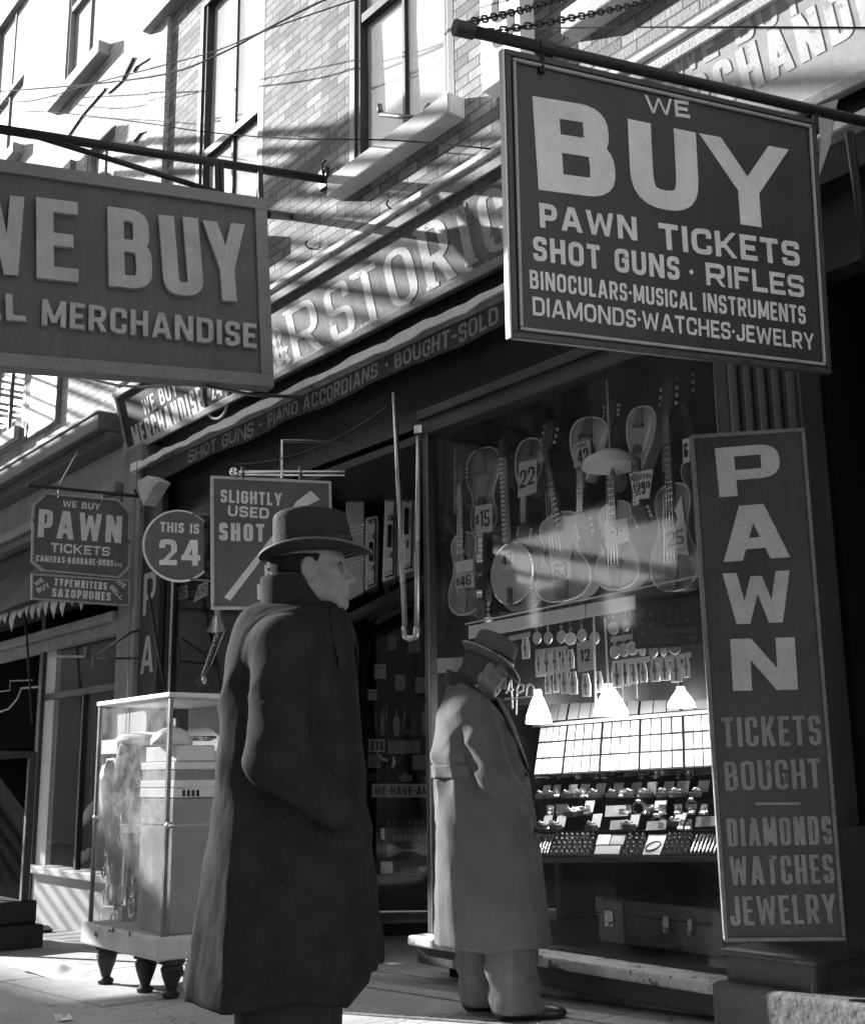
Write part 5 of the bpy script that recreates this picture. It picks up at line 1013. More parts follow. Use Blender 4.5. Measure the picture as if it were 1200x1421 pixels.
for (x0, y0, x1, y1, lb) in ((612, 380, 616, 575, 'thin pale cord hanging left of centre above the tray panels'), (640, 370, 644, 500, 'short pale cord hanging near the middle lamp'), (682, 380, 690, 560, 'thin pale cord hanging right of the middle lamp')):
    mb = MB(); mb.tube([onY(*q, .26) for q in zw([(x0, y0), (x1, y1)])], .003, 5); solo(mb, 'cord', m_white, lb, 'cord')
# black felt backing for the watches
mb = MB(); quad(mb, zw([(-60, 140), (1080, 20), (1080, 560), (-60, 600)]), .42, .02); solo(mb, 'felt_board', M('black felt', .012, .95, .2), 'black felt board behind the rows of hanging watches', 'board')
# lit lamps
for i, (zx, zt, zb__, hw, lb) in enumerate(((172, 515, 690, 46, 'lit lamp with glowing white shade nearest the men'), (545, 485, 650, 66, 'lit lamp with glowing white shade in the middle of the jewellery'), (915, 500, 605, 56, 'lit lamp with glowing white shade nearest the PAWN board'))):
    T_, B_ = onY(*zw([(zx, zt)])[0], .33), onY(*zw([(zx, zb__)])[0], .33); s = mx(700+zx/3.75, 820+zb__/3.75, .33)/3.75; h = T_.z-B_.z; c = Vector((T_.x, .33, B_.z))
    t = thing('display_lamp', lb, 'lamp', c, group='lit lamps over the jewellery')
    mb = MB(); w = hw*s; mb.lathe([(w, 0), (w*.95, h*.2), (w*.62, h*.55), (w*.3, h*.85), (w*.26, h)], Matrix.Translation(c), 24, cap=False); o = mb.build('lamp_shade', M('lit opal shade', .8, .5, .02, emit=6.0), t, smooth=True); o.modifiers.new('t', 'SOLIDIFY').thickness = .003
    mb = MB(); mb.sphere(c+Vector((0, 0, h*.3)), .028, 12, 8); mb.build('bulb', M('lit bulb', .9, .5, .0, emit=6.0), t, smooth=True)
    mb = MB(); mb.tube([c+Vector((0, 0, h)), c+Vector((0, 0, h+.05))], .014, 8); mb.tube([c+Vector((0, 0, h+.05)), Vector((c.x, c.y, 1.93))], .003, 5); mb.build('cord', m_iron, t)
    ld = bpy.data.lights.new('lamp_light', 'POINT'); ld.energy = LAMP_W; ld.shadow_soft_size = .03; lo = bpy.data.objects.new('lamp_light', ld); COL.objects.link(lo); lo.location = c+Vector((0, -.0, -.035))
# panels of white cards
def tp(u, v, Y0=.62, Y1=.40):                                # u,v in the sloping panel (0,0 = top left)
    a = onY(*zw([(185, 712)])[0], Y0).lerp(onY(*zw([(1075, 640)])[0], Y0), u); b = onY(*zw([(150, 962)])[0], Y1).lerp(onY(*zw([(1092, 915)])[0], Y1), u); return a.lerp(b, v)
def up_(u, v, Y0=.80, Y1=.66):
    a = onY(*zw([(200, 590)])[0], Y0).lerp(onY(*zw([(1062, 530)])[0], Y0), u); b = onY(*zw([(178, 690)])[0], Y1).lerp(onY(*zw([(1064, 618)])[0], Y1), u); return a.lerp(b, v)
def slab(mb, f, u0, u1, v0, v1, d0, d1):
    q = [f(u0, v0), f(u1, v0), f(u1, v1), f(u0, v1)]; n = (q[1]-q[0]).cross(q[3]-q[0]).normalized(); n = n if n.y < 0 else -n
    mb.hexa([p+n*d1 for p in q], [p+n*d0 for p in q])
cols = [0, .182, .402, .622, .855, 1.0]
wh = ['leftmost', 'second from left', 'middle', 'second from right', 'rightmost']
for i in range(5):
    u0, u1 = cols[i]+.004, cols[i+1]-.004; t = thing('jewellery_display', wh[i]+' black sloping panel of white cards in the main row', 'display panel', tp((u0+u1)/2, 1), group='panels of white cards')
    mb = MB(); slab(mb, tp, u0, u1, 0, 1, -.012, 0); mb.build('panel', m_ink, t)
    nc = 4 if i < 4 else 3
    for c in range(nc):
        for r in range(3):
            a0 = u0+(u1-u0)*(c+.08)/nc; a1 = u0+(u1-u0)*(c+.93)/nc; j = random.uniform(-.006, .006); mb = MB(); slab(mb, tp, a0, a1+j*.3, (r+.07)/3, (r+.93)/3, .001, .0035); mb.build('card', m_card, t)
    u0, u1 = cols[i]+.004, cols[i+1]-.004; t = thing('jewellery_display', wh[i]+' black sloping panel of pale cards in the upper row behind the lamps', 'display panel', up_((u0+u1)/2, 1), group='panels of white cards')
    mb = MB(); slab(mb, up_, u0, u1, 0, 1, -.012, 0); mb.build('panel', m_ink, t)
    for c in range(3 if i < 4 else 2):
        n2 = 3 if i < 4 else 2; mb = MB(); slab(mb, up_, u0+(u1-u0)*(c+.05)/n2, u0+(u1-u0)*(c+.96)/n2, .05, .93, .001, .0035); mb.build('card', m_card, t)
mb = MB(); a, b = up_(-.01, 1.12), up_(1.02, 1.12); mb.tube([a+Vector((0, -.03, 0)), b+Vector((0, -.03, 0))], .011, 8); solo(mb, 'display_rail', m_white, 'bright white rail between the two rows of card panels', 'rail', smooth=True)
# stepped shelves
zs_ = lambda L: [(700+x/3.75, 1040+y/3.75) for x, y in L]
m_felt = M('dark velvet', .02, .95, .3, spec=.05); m_sil = M('silver jewellery', .6, .25, .3, 30, 60, metal=.8); m_box = M('dark jewellery box', .05, .5, .3)
SH = [(150, 158, 130, .60, .40), (262, 268, 248, .46, .38), (432, 432, 402, .32, .35)]
stand = thing('display_stand', 'dark stepped display stand holding the priced watches', 'stand', onY(860, 1190, .2))
steps = []
for k, (yl, yr_, _, Y, dp) in enumerate(SH):
    a, b = onY(*zs_([(150, yl)])[0], Y), onY(*zs_([(1160, yr_-12)])[0], Y); mb = MB(); nxt = onY(*zs_([(150, SH[k-1][0])])[0], SH[k-1][3]).z if k else a.z+.02
    mb.hexa([a, b, b+Vector((0, 0, -.03)), a+Vector((0, 0, -.03))], [a+Vector((0, .17, 0)), b+Vector((0, .17, 0)), b+Vector((0, .17, -.03)), a+Vector((0, .17, -.03))]); mb.build('step', m_felt, stand)
mb = MB(); a, b = onY(*zs_([(150, 440)])[0], .5), onY(*zs_([(1160, 420)])[0], .5); mb.hexa([a, b, Vector((b.x, .62, 1.25)), Vector((a.x, .62, 1.2))], [a+Vector((0, .2, 0)), b+Vector((0, .2, 0)), Vector((b.x, .64, 1.25)), Vector((a.x, .64, 1.2))]); mb.build('back', m_felt, stand)
fa, fb_ = onY(*zs_([(150, 568)])[0], .14), onY(*zs_([(1180, 556)])[0], .14)
mb = MB(); mb.hexa([fa, fb_, fb_+Vector((0, 0, -.025)), fa+Vector((0, 0, -.025))], [fa+Vector((0, .5, 0)), fb_+Vector((0, .5, 0)), fb_+Vector((0, .5, -.025)), fa+Vector((0, .5, -.025))]); mb.build('front_ledge', m_dark2, stand)
def stepitem(kind, zx, yb, yt, w, Y, label, words=(), first={}):
    x0, x1 = zx-w/2, zx+w/2
    if kind == 'ticket':
        t = card('watch_box', label, zs_([(x0+14, yt), (x1+14, yt-3), (x1, yb-16), (x0, yb-14)]), Y, m_card, words, 'watch box', 'priced watch boxes on the steps', lean=.035)
        p = onY(*zs_([(zx, yb)])[0], Y); s = mx(800, 1100, Y)/3.75*w
        mb = MB(); mb.box((p.x-s*.5, Y-.05, p.z), (p.x+s*.5, Y-.006, p.z+.028)); mb.build('box', m_box, t, bev=.004)
        mb = MB(); mb.tube([p+Vector((s*.34*math.cos(a), -.03+.016*math.sin(a), .038)) for a in [k*math.pi/6 for k in range(12)]], .0045, 5, closed=True); mb.sphere(p+Vector((0, -.045, .04)), (.014, .006, .012), 8, 6); mb.build('watch', m_sil, t, smooth=True)
    elif kind == 'holder':
        t = card('price_holder', label, zs_([(x0, yt), (x1, yt-6), (x1-6, yb-6), (x0-8, yb)]), Y, m_cardg, words, 'price holder', 'price holders along the top step', lean=.02, ink=M('pencil grey', .15, .8))
        p, q = onY(*zs_([(x1, yt-6)])[0], Y+.02), onY(*zs_([(x1+8, yb-2)])[0], Y); mb = MB(); mb.tube([p, p+Vector((.03, .01, -.01)), q+Vector((.035, 0, 0)), q], .007, 6); mb.build('holder_frame', m_sil, t, smooth=True)
    elif kind == 'sign':
        t = card('price_card', label, zs_([(x0+6, yt), (x1+6, yt-5), (x1, yb-5), (x0, yb)]), Y, m_cardg, words, 'price card', lean=.02)
    elif kind == 'bangle':
        p = onY(*zs_([(zx, (yb+yt)/2)])[0], Y); r = (onY(*zs_([(zx, yt)])[0], Y).z-onY(*zs_([(zx, yb)])[0], Y).z)/2; t = thing('bracelet', label, 'bracelet', p-Vector((0, 0, r)))
        mb = MB(); rings = [[p+Vector((r*1.15*s_*math.cos(a), d_, r*s_*math.sin(a))) for a in [k*math.pi/12 for k in range(24)]] for s_, d_ in ((1, -.02), (1, .02), (.9, .02), (.9, -.02))]; mb.loft(rings+[rings[0]], cap=False); mb.build('band', m_sil, t, smooth='auto')
        mb = MB(); mb.sphere(p+Vector((0, -.01, r)), (.02, .02, .014), 10, 6); mb.build('clasp', m_sil, t, smooth=True)
    return t
for i, (x, w) in enumerate(((215, 100), (340, 120), (508, 132), (690, 128), (870, 140), (1045, 120))): stepitem('holder', x, 152-i*3, 128-i*5+(0 if i else 14), w, .585, ORD[i]+' price holder from the left on the top step')
for i, (x, w) in enumerate(((208, 36), (262, 34), (345, 44), (408, 46), (490, 48), (582, 48), (675, 48), (757, 50), (845, 50), (918, 62), (1025, 56))): stepitem('ticket', x, 258-i*.8, 190-i*2.6, w, .45, ORD[i]+' watch box from the left on the middle step' if i < 9 else ['watch box with a large tilted card on the middle step', 'watch box nearest the PAWN board on the middle step'][i-9])
for x, yb, yt, w, lb in ((432, 344, 268, 46, 'watch box standing on the lower step left of the framed 33 card'), (365, 350, 300, 56, 'flat watch box with a tilted card left on the lower step'), (800, 345, 268, 58, 'watch box with a wide card between the two bracelets'), (905, 402, 334, 56, 'watch box with a plain card at the lower right')): stepitem('ticket', x, yb, yt, w, .37, lb)
for x, yb, yt, w, lb in ((285, 420, 346, 44, 'watch box with a tilted card low on the left'), (470, 422, 338, 44, 'watch box with a tilted card left of the middle 33 card'), (668, 418, 342, 44, 'watch box with a card in front of the left bracelet'), (215, 418, 346, 40, 'watch box beside the grey coat edge on the front step')): stepitem('ticket', x, yb, yt, w, .29, lb)
stepitem('sign', 580, 352, 295, 118, .36, 'silver framed card reading 33 on the lower step', [('33', .62, .2, .22, .45)])
stepitem('sign', 590, 420, 372, 88, .285, 'small card reading 33 in front of the framed one', [('33', .6, .2, .28, .5)])
stepitem('sign', 785, 422, 376, 100, .285, 'card reading 33 in front of the round bracelet', [('33', .62, .15, .28, .6)])
stepitem('sign', 1045, 405, 352, 110, .33, 'blank white card lying right of the large bracelet')
stepitem('bangle', 707, 340, 272, 0, .40, 'silver bracelet standing upright behind the middle card'); stepitem('bangle', 800, 405, 345, 0, .33, 'silver bracelet standing behind the right 33 card'); stepitem('bangle', 985, 325, 262, 0, .42, 'large silver bracelet standing upright near the PAWN board')
pf = thing('picture_frame', 'small framed picture left on the lower step', 'frame', onY(*zs_([(290, 345)])[0], .37)); mb = MB(); quad(mb, zs_([(260, 288), (325, 285), (330, 342), (268, 345)]), .37, .012); mb.build('frame', m_sil, pf); mb = MB(); quad(mb, zs_([(268, 296), (318, 293), (322, 334), (275, 337)]), .367, .002); mb.build('picture', m_grey, pf)
# ring trays on the sloping front
def rp_(zx, v):                                               # v 0 = back edge, 1 = front edge
    a = onY(*zs_([(zx, 445)])[0], .30); b = onY(*zs_([(zx-34, 560)])[0], .15); return a.lerp(b, v)
def mkring(p, t, first=[None]):
    if first[0] is None:
        mb = MB(); mb.tube([Vector((.011*math.cos(a), 0, .011*math.sin(a))) for a in [k*math.pi/4 for k in range(8)]], .0025, 4, closed=True); mb.sphere((0, -.002, .012), (.009, .009, .007), 6, 4); o = mb.build('ring', m_sil, t, local=True); first[0] = o.data; o.location = p-TM[t.name].to_translation(); return
    o = bpy.data.objects.new('ring', first[0]); COL.objects.link(o); o.parent = t; o.location = p-TM[t.name].to_translation(); TM[o.name] = TM[t.name]
def tray(x0, x1, label, kind):
    t = thing('ring_tray' if kind == 'ring' else 'jewellery_tray', label, 'tray', rp_((x0+x1)/2, 1), group='black trays along the front')
    mb = MB(); q = [rp_(x0, 0), rp_(x1, 0), rp_(x1, 1), rp_(x0, 1)]; mb.hexa(q, [p+Vector((0, .0, -.02)) for p in q]); mb.build('tray', m_felt, t, bev=.003)
    if kind == 'ring':
        n = max(3, int((x1-x0)/26))
        for r in range(5):
            for c in range(n): mkring(rp_(x0+(x1-x0)*(c+.5+(.25 if r % 2 else 0))/n, .1+r*.2)+Vector((0, 0, .004)), t)
    elif kind == 'card':
        for k, (a0, a1, v0, v1) in enumerate(((.06, .48, .05, .5), (.52, .96, .05, .5), (.1, .9, .56, .92))):
            mb = MB(); X = lambda u: x0+(x1-x0)*u; q = [rp_(X(a0), v0)+Vector((0, 0, .003)), rp_(X(a1), v0)+Vector((0, 0, .003)), rp_(X(a1), v1)+Vector((0, 0, .003)), rp_(X(a0), v1)+Vector((0, 0, .003))]; mb.hexa([p+Vector((0, 0, .003)) for p in q], q); mb.build('card', m_cardg if k else m_card, t)
    elif kind == 'pen':
        for k in range(7):
            u = x0+(x1-x0)*(k+.5)/7; a, b = rp_(u+8, .05)+Vector((0, 0, .008)), rp_(u+2, .95)+Vector((0, 0, .008)); mb = MB(); mb.tube([a, a.lerp(b, .1), a.lerp(b, .9), b], [.003, .007, .007, .002], 6); mb.build('pen', m_sil, t, smooth=True)
    elif kind == 'neck':
        mb = MB(); q = [rp_(x0+8, .05)+Vector((0, 0, .003)), rp_(x1-4, .05)+Vector((0, 0, .003)), rp_(x1-10, .95)+Vector((0, 0, .003)), rp_(x0+4, .95)+Vector((0, 0, .003))]; mb.hexa([p+Vector((0, 0, .003)) for p in q], q); mb.build('card', m_card, t)
        mb = MB(); cc = rp_((x0+x1)/2-4, .62)+Vector((0, 0, .01)); mb.tube([cc+Vector((.04*math.cos(a), .035*math.sin(a), .02*math.sin(a))) for a in [k*math.pi/8 for k in range(16)]], .004, 5, closed=True); mb.build('necklace', m_iron, t)
for a, b, k, lb in ((150, 258, 'pen', 'black tray of thin chains partly behind the grey coat'), (262, 478, 'ring', 'wide black tray of rings at the left'), (482, 640, 'card', 'black tray of small white cards'), (644, 742, 'ring', 'narrow black tray of rings in the middle'), (746, 850, 'neck', 'tray with a white card and dark necklace loop'), (854, 985, 'ring', 'black tray of large rings at the right'), (989, 1130, 'pen', 'tray of slanting silver pens by the PAWN board')): tray(a, b, lb, k)
# trunk on the floor of the window
T4 = [onY(*q, .42) for q in ((829, 1246), (1012, 1262), (1012, 1345), (829, 1330))]
tx0, tx1, tz0, tz1 = T4[0].x, T4[1].x+.1, ZS, T4[0].z
tk = thing('trunk', 'old dark steamer trunk with metal clasps on the window floor', 'trunk', ((tx0+tx1)/2, .6, tz0))
m_tr = M('worn trunk leather', .17, .55, .4, 5, 60, bump=.3, bscale=30); m_tb = M('trunk straps', .22, .6, .35, 8, 60)
h = tz1-tz0; mb = MB(); mb.box((tx0, .42, tz0), (tx1, .95, tz0+h*.62)); mb.build('trunk_base', m_tr, tk, bev=.01)
mb = MB(); mb.box((tx0-.005, .415, tz0+h*.63), (tx1+.005, .955, tz1)); mb.build('trunk_lid', m_tr, tk, bev=.018)
mb = MB(); mb.box((tx0-.01, .405, tz1-h*.2), (tx1+.01, .418, tz1-h*.17)); mb.box((tx0-.008, .408, tz0+h*.6), (tx1+.008, .42, tz0+h*.64)); mb.build('wooden_slat', m_tb, tk, bev=.003)
for f in (.17, .83):
    x = tx0+(tx1-tx0)*f; mb = MB(); mb.box((x-.03, .40, tz0+.01), (x+.03, .416, tz1-.01)); mb.build('strap', m_tb, tk, bev=.004)
for f, w in ((.1, .05), (.5, .03), (.9, .05), (.66, .02)):
    x = tx0+(tx1-tx0)*f; mb = MB(); mb.box((x-w*.6, .397, tz0+h*.38), (x+w*.6, .414, tz0+h*.74)); mb.tube([Vector((x-.012, .392, tz0+h*.5)), Vector((x, .386, tz0+h*.42)), Vector((x+.012, .392, tz0+h*.5))], .006, 5); mb.build('clasp', m_sil, tk, bev=.003)
for x in (tx0, tx1-.05):
    mb = MB(); mb.box((x-.004, .408, tz1-.07), (x+.055, .46, tz1+.006)); mb.build('corner_cap', m_steel, tk, bev=.004)
mb = MB(); mb.tube([Vector((tx0+(tx1-tx0)*.42, .4, tz0+h*.16)), Vector((tx0+(tx1-tx0)*.47, .37, tz0+h*.12)), Vector((tx0+(tx1-tx0)*.55, .37, tz0+h*.12)), Vector((tx0+(tx1-tx0)*.6, .4, tz0+h*.16))], .009, 6); mb.build('handle', m_tb, tk, smooth=True)
# script sign and strip behind the left edge of the window
sg = thing('script_sign', 'small pale script letters on a wire at the head of the grey coated man', 'sign', onY(730, 965, .12))
mb = MB()
def scr(pts, r=.006): mb.tube([onY(x, y, .12) for x, y in pts], r, 5)
scr([(702, 962), (709, 944), (711, 983)]); scr([(702, 960), (712, 957)]); scr([(716, 992), (717, 956), (720, 949), (726, 951), (726, 958), (718, 962)]); scr([(730, 966), (731, 950)]); scr([(731, 955), (735, 949), (740, 953), (740, 966)]); scr([(700, 970), (744, 966)], .003)
mb.build('lettering', m_card, sg, smooth=True); mb = MB(); scr([(698, 972), (746, 968)], .004); mb.build('wire', m_steel, sg)
card('window_card', 'pale strip card at the left edge of the show window behind the man', [(606, 914), (652, 912), (652, 932), (606, 934)], .2, m_cardg, (), 'card')
mb = MB(); c0 = onY(627, 946, .2); mb.tube([c0+Vector((.05*math.cos(a), 0, .05*math.sin(a))) for a in [k*math.pi/10 for k in range(20)]], .009, 6, closed=True); mb.tube([c0+Vector((.02*math.cos(a), 0, .025*math.sin(a))) for a in [k*math.pi/6 for k in range(12)]], .008, 5, closed=True); solo(mb, 'horn_ring', m_sil, 'round nickel ring of a brass horn behind the man in the grey coat', 'horn', smooth=True)
mb = MB(); mb.tube([onY(631, 612, .3), onY(631, 714, .3)], .004, 5); solo(mb, 'cord', m_cardg, 'thin pale cord hanging left of the $15 guitar', 'cord')

# ================================================================== lobby: luggage, pipes, cards
def lq_(px, py, d): return lob(px, py, d)
def case(label, pts, d, th, mat, stripes=False, straps=True):
    P = [lob(x, y, d) for x, y in pts]; c = (P[2]+P[3])/2; t = thing('suitcase', label, 'suitcase', c, group='suitcases standing on the shelf')
    back = LN*-th; mb = MB(); mb.hexa(P, [p+back for p in P]); mb.build('case_body', mat, t, bev=.012)
    e = (P[1]-P[0]).normalized(); f = LN*.004
    def bar(u0, v0, u1, v1, r, m, nm):
        B = lambda u, v: (P[3].lerp(P[2], u)).lerp(P[0].lerp(P[1], u), v)+f; m_ = MB(); m_.tube([B(u0, v0), B(u1, v1)], r, 6); return m_.build(nm, m, t)
    if stripes:
        for v in (.3, .34, .62, .66, .7): bar(.0, v, 1, v, .005, m_white, 'stripe')
    else:
        for v in (.93, .06): bar(.2, v, .8, v, .02, m_sil, 'corner_cap')
        B = lambda u, v: (P[3].lerp(P[2], u)).lerp(P[0].lerp(P[1], u), v)+f*6
        m_ = MB(); m_.tube([B(.5, .38)-f*5, B(.5, .42), B(.5, .58), B(.5, .62)-f*5], .016, 7); m_.build('handle', m_ink, t, smooth=True)
        bar(.5, .68, .5, .74, .022, m_sil, 'clasp'); bar(.5, .25, .5, .31, .022, m_sil, 'clasp'); bar(.85, .03, .85, .97, .006, m_ink, 'seam')
    return t
m_lug = M('tan luggage', .6, .6, .2, 6, 50, bump=.2); m_lug2 = M('grey luggage', .45, .6, .2, 6, 50, bump=.2); m_lug3 = M('pale canvas luggage', .75, .7, .15, 6, 60, bump=.2)
case('pale striped suitcase standing on the shelf right of the hat brim', [(476, 690), (505, 688), (505, 822), (476, 838)], -.78, .3, m_lug2, True)
case('narrow light suitcase standing right of the striped one', [(507, 718), (524, 715), (522, 812), (506, 820)], -.80, .3, m_lug)
case('tall pale suitcase with a black handle left of the brass pipes', [(534, 686), (550, 684), (548, 801), (530, 808)], -.82, .3, m_lug3)
case('tall pale suitcase standing between the brass pipes', [(552, 656), (578, 650), (574, 792), (550, 800)], -.80, .3, m_lug3)
mb = MB(); P = [lob(x, y, -.9) for x, y in ((455, 866), (597, 793))]; mb.hexa([P[0], P[1], P[1]+Vector((0, 0, -.06)), P[0]+Vector((0, 0, -.06))], [p-LN*.5 for p in (P[0], P[1], P[1]+Vector((0, 0, -.06)), P[0]+Vector((0, 0, -.06)))]); solo(mb, 'luggage_shelf', m_dark2, 'dark sloping shelf carrying the suitcases in the lobby', 'shelf')
gp = thing('brass_pipes', 'pair of bright brass pipes joined at the bottom hanging left of the window post', 'pipes', onY(570, 887, -.1))
for nm, pts in (('pipe', [(547, 545), (562, 880)]), ('pipe', [(581, 602), (578, 880)])):
    mb = MB(); mb.tube([onY(x, y, -.1) for x, y in pts], .016, 10); mb.build(nm, m_brass, gp, smooth=True)
mb = MB(); mb.tube([onY(x, y, -.1) for x, y in ((561, 870), (563, 884), (570, 887), (577, 884), (579, 870))], .021, 8); mb.build('elbow', m_brass, gp, smooth=True)
q = onY(581, 602, -.1); mb = MB(); mb.tube([q, q+Vector((0, 0, .05))], .03, 8); mb.build('flange', m_brass, gp)
CD = [(488, 920, 505, 944, 'white card with dark heading at the left of the lobby display', m_card), (519, 922, 535, 942, 'ruled white card second from the left in the lobby display', m_cardg), (548, 936, 562, 958, 'dull card tilted in the middle of the lobby display', m_grey), (576, 940, 593, 962, 'dull grey card at the right of the lobby display', m_grey), (505, 957, 523, 972, 'small pale card hanging low in the lobby display', m_cardg), (538, 882, 550, 902, 'grey ticket below the left brass pipe', m_grey), (566, 888, 582, 906, 'grey ticket below the brass elbow', m_grey), (538, 1028, 582, 1046, 'wide pale strip card above the ammunition notice', m_grey), (504, 1046, 528, 1066, 'grey leaflet low at the left of the lobby display', m_grey), (572, 1048, 596, 1068, 'grey leaflet low at the right of the lobby display', m_grey)]
def lcard(name, label, q, d, mat, words=(), cat='card', ink=None, group=None, tv=.16):
    x0, y0, x1, y1 = q; P = [lob(*p, d) for p in ((x0, y0), (x1, y0), (x1, y1), (x0, y1))]; t = thing(name, label, cat, (P[2]+P[3])/2, group=group)
    mb = MB(); mb.hexa(P, [p-LN*.005 for p in P]); mb.build('card', mat, t); ex = (P[2]-P[3]).normalized(); W, H = (P[2]-P[3]).length, (P[0]-P[3]).length; ey = (P[0]-P[3]).normalized()
    if words:
        mb = MB()
        for s, u, v, w, h in words: text(mb, s, (P[3]+LN*.001, ex, ey, LN), u*W, v*H, h*H, width=w*W, tv=tv, depth=.001)
        mb.build('lettering', ink or m_ink, t)
    return t
for i, (a, b, c, d, lb, m) in enumerate(CD): lcard('display_card', lb, (a, b, c, d), .03+.02*(i % 3), m, [('-', .1, .55, .8, .4)] if i in (1, 4) else ())
lcard('display_card', 'card with bold letters WALLETS beside the dark coat', (484, 1026, 534, 1044), .03, m_cardg, [('WALLETS', .04, .15, .92, .7)], tv=.2)
lcard('notice', 'pale strip notice reading WE HAVE AMMO', (516, 1088, 616, 1107), .02, m_cardg, [('WE-HAVE-AMMO', .04, .18, .92, .62)], 'notice')
for i, (x0, y0, x1, y1) in enumerate(((520, 972, 521, 1018), (535, 974, 536, 1022), (563, 975, 558, 1016))):
    mb = MB(); mb.tube([lob(x0, y0, .1), lob(x1, y1, .1)], .012, 6); solo(mb, 'gun_barrel', m_steel, ['thin steel barrel hanging at the left of the lobby display', 'steel barrel hanging in the middle of the lobby display', 'slanting steel barrel hanging at the right of the lobby display'][i], 'gun', 'gun barrels in the lobby', smooth=True)
for i, pts in enumerate((((522, 1045), (530, 1054), (538, 1056)), ((545, 1050), (547, 1058), (544, 1066)))):
    mb = MB(); mb.tube([lob(x, y, .02) for x, y in pts], [.008, .014, .01], 6); solo(mb, 'tobacco_pipe', m_white, ['white curved pipe lying above the ammunition notice', 'short white pipe right of the curved one'][i], 'pipe', smooth=True)
ac = thing('accordion', 'dark accordion with white diamond inlay and pale keys low in the lobby window', 'accordion', lob(570, 1212, .2))
def lbox(mb, x0, y0, x1, y1, d0, d1): P = [lob(*p, d0) for p in ((x0, y0), (x1, y0), (x1, y1), (x0, y1))]; mb.hexa(P, [p-LN*(d1-d0) for p in P])
mb = MB(); lbox(mb, 530, 1150, 624, 1215, .16, .3); mb.build('accordion_case', m_tr, ac, bev=.01)
mb = MB()
for i in range(9): lbox(mb, 536+i*9.5, 1138, 542+i*9.5, 1150, .17, .28)
mb.build('bellows', m_box, ac)
mb = MB(); a = [lob(*p, .155) for p in ((537, 1172), (541, 1172), (562, 1180), (541, 1190), (537, 1190))]; mb.add(a, [(0, 1, 2, 3, 4)]); a = [lob(*p, .155) for p in ((574, 1181), (588, 1174), (602, 1181), (588, 1188))]; mb.add(a, [(0, 1, 2, 3)]); a = [lob(*p, .155) for p in ((560, 1179), (624, 1179), (624, 1182), (560, 1182))]; mb.add(a, [(0, 1, 2, 3)]); mb.build('inlay', m_card, ac)
mb = MB()
for i in range(10): lbox(mb, 545+i*7, 1158, 550.5+i*7, 1168, .15, .159)
mb.build('keys', m_cardg, ac)
mb = MB(); lbox(mb, 528, 1196, 545, 1212, .15, .159); lbox(mb, 528, 1150, 534, 1165, .15, .159); mb.build('corner_cap', m_sil, ac)

# ================================================================== left show window: saxophone, tickets
sx = thing('saxophone', 'silver saxophone hanging in the window above the glass case', 'saxophone', onY(278, 945, .3))
mb = MB(); mb.tube([onY(x, y, .3) for x, y in ((308, 868), (303, 872), (296, 892), (288, 915), (281, 935), (276, 946), (281, 948), (288, 940))], [.008, .012, .016, .02, .026, .034, .04, .052], 10); mb.build('horn', m_chrome, sx, smooth=True)
mb = MB(); mb.tube([onY(x, y, .25) for x, y in ((312, 876), (304, 895), (294, 920), (287, 936))], .008, 6)
for x, y in ((302, 882), (297, 895), (292, 908), (287, 921)): mb.sphere(onY(x, y, .25), .02, 8, 5)
mb.build('keys', m_chrome, sx, smooth=True)
for i, (q, w, lb) in enumerate((([(246, 815), (259, 812), (260, 830), (247, 833)], '75', 'small price ticket left of the shotgun sign edge'), ([(275, 812), (288, 806), (287, 826), (268, 836)], 'VR', 'tilted paper ticket behind the outer edge of the shotgun sign'))): card('price_ticket', lb, q, .12, m_cardg, [(w, .15, .2, .7, .6)], 'ticket')
# ornate horn bell partly behind the dark coat
mb = MB(); q = onY(306, 872, .05); mb.lathe([(.11, 0), (.07, .05), (.035, .12), (.02, .25)], Matrix.Translation(q)@rotm(0, 20, 15), 20, cap=False); o = solo(mb, 'horn_bell', m_brass, 'engraved horn bell behind the shoulder of the dark coat', 'horn', smooth=True)

for i, (x, y0, y1, w) in enumerate(((492, 955, 1010, .05), (510, 890, 912, .03), (529, 980, 1020, .04), (548, 985, 1022, .06), (571, 985, 1024, .05), (588, 975, 1020, .06), (600, 900, 935, .05), (515, 1072, 1084, .1), (560, 1072, 1085, .12), (592, 1074, 1086, .08))):
    a, b = lob(x, y0, .12), lob(x+2, y1, .12); L = a.z-b.z; mb = MB(); mb.prism([(-w*.3, 0), (w*.3, 0), (w*.5, L*.2), (w*.45, L*.6), (w*.15, L*.75), (w*.12, L), (-w*.12, L), (-w*.15, L*.75), (-w*.5, L*.6), (-w*.4, L*.2)], (b, LR, Vector((0, 0, 1)), LN), -.02, 0)
    solo(mb, 'hanging_tool', [m_steel, m_box, m_grey][i % 3], 'small worn tool hanging in the dark lobby display behind the men', 'tool', 'tools hanging in the lobby display', bev=.004)

random.seed(9); br0 = None
for i in range(36):
    Y, zx, yb = random.choice(((.45, random.uniform(200, 1080), 252), (.37, random.uniform(200, 1080), 340), (.29, random.uniform(210, 1080), 420), (.585, random.uniform(190, 1080), 154)))
    p = onY(*zs_([(zx, yb)])[0], Y-.03)
    if br0 is None:
        mb = MB(); mb.lathe([(.02, 0), (.022, .01), (.01, .02)], None, 10); mb.box((-.02, .006, .0), (.02, .012, .05)); mb.sphere((0, -.004, .026), (.012, .008, .012), 8, 5)
        br0 = mb.build('brooch', m_sil, label='small silver brooch propped among the watch boxes on the steps', cat='brooch', group='brooches on the stepped stand', origin=(0, 0, 0), smooth='auto'); o = br0
    else: o = copy_tree(br0)
    o.location = p; o.rotation_euler.z = random.uniform(-.6, .6)
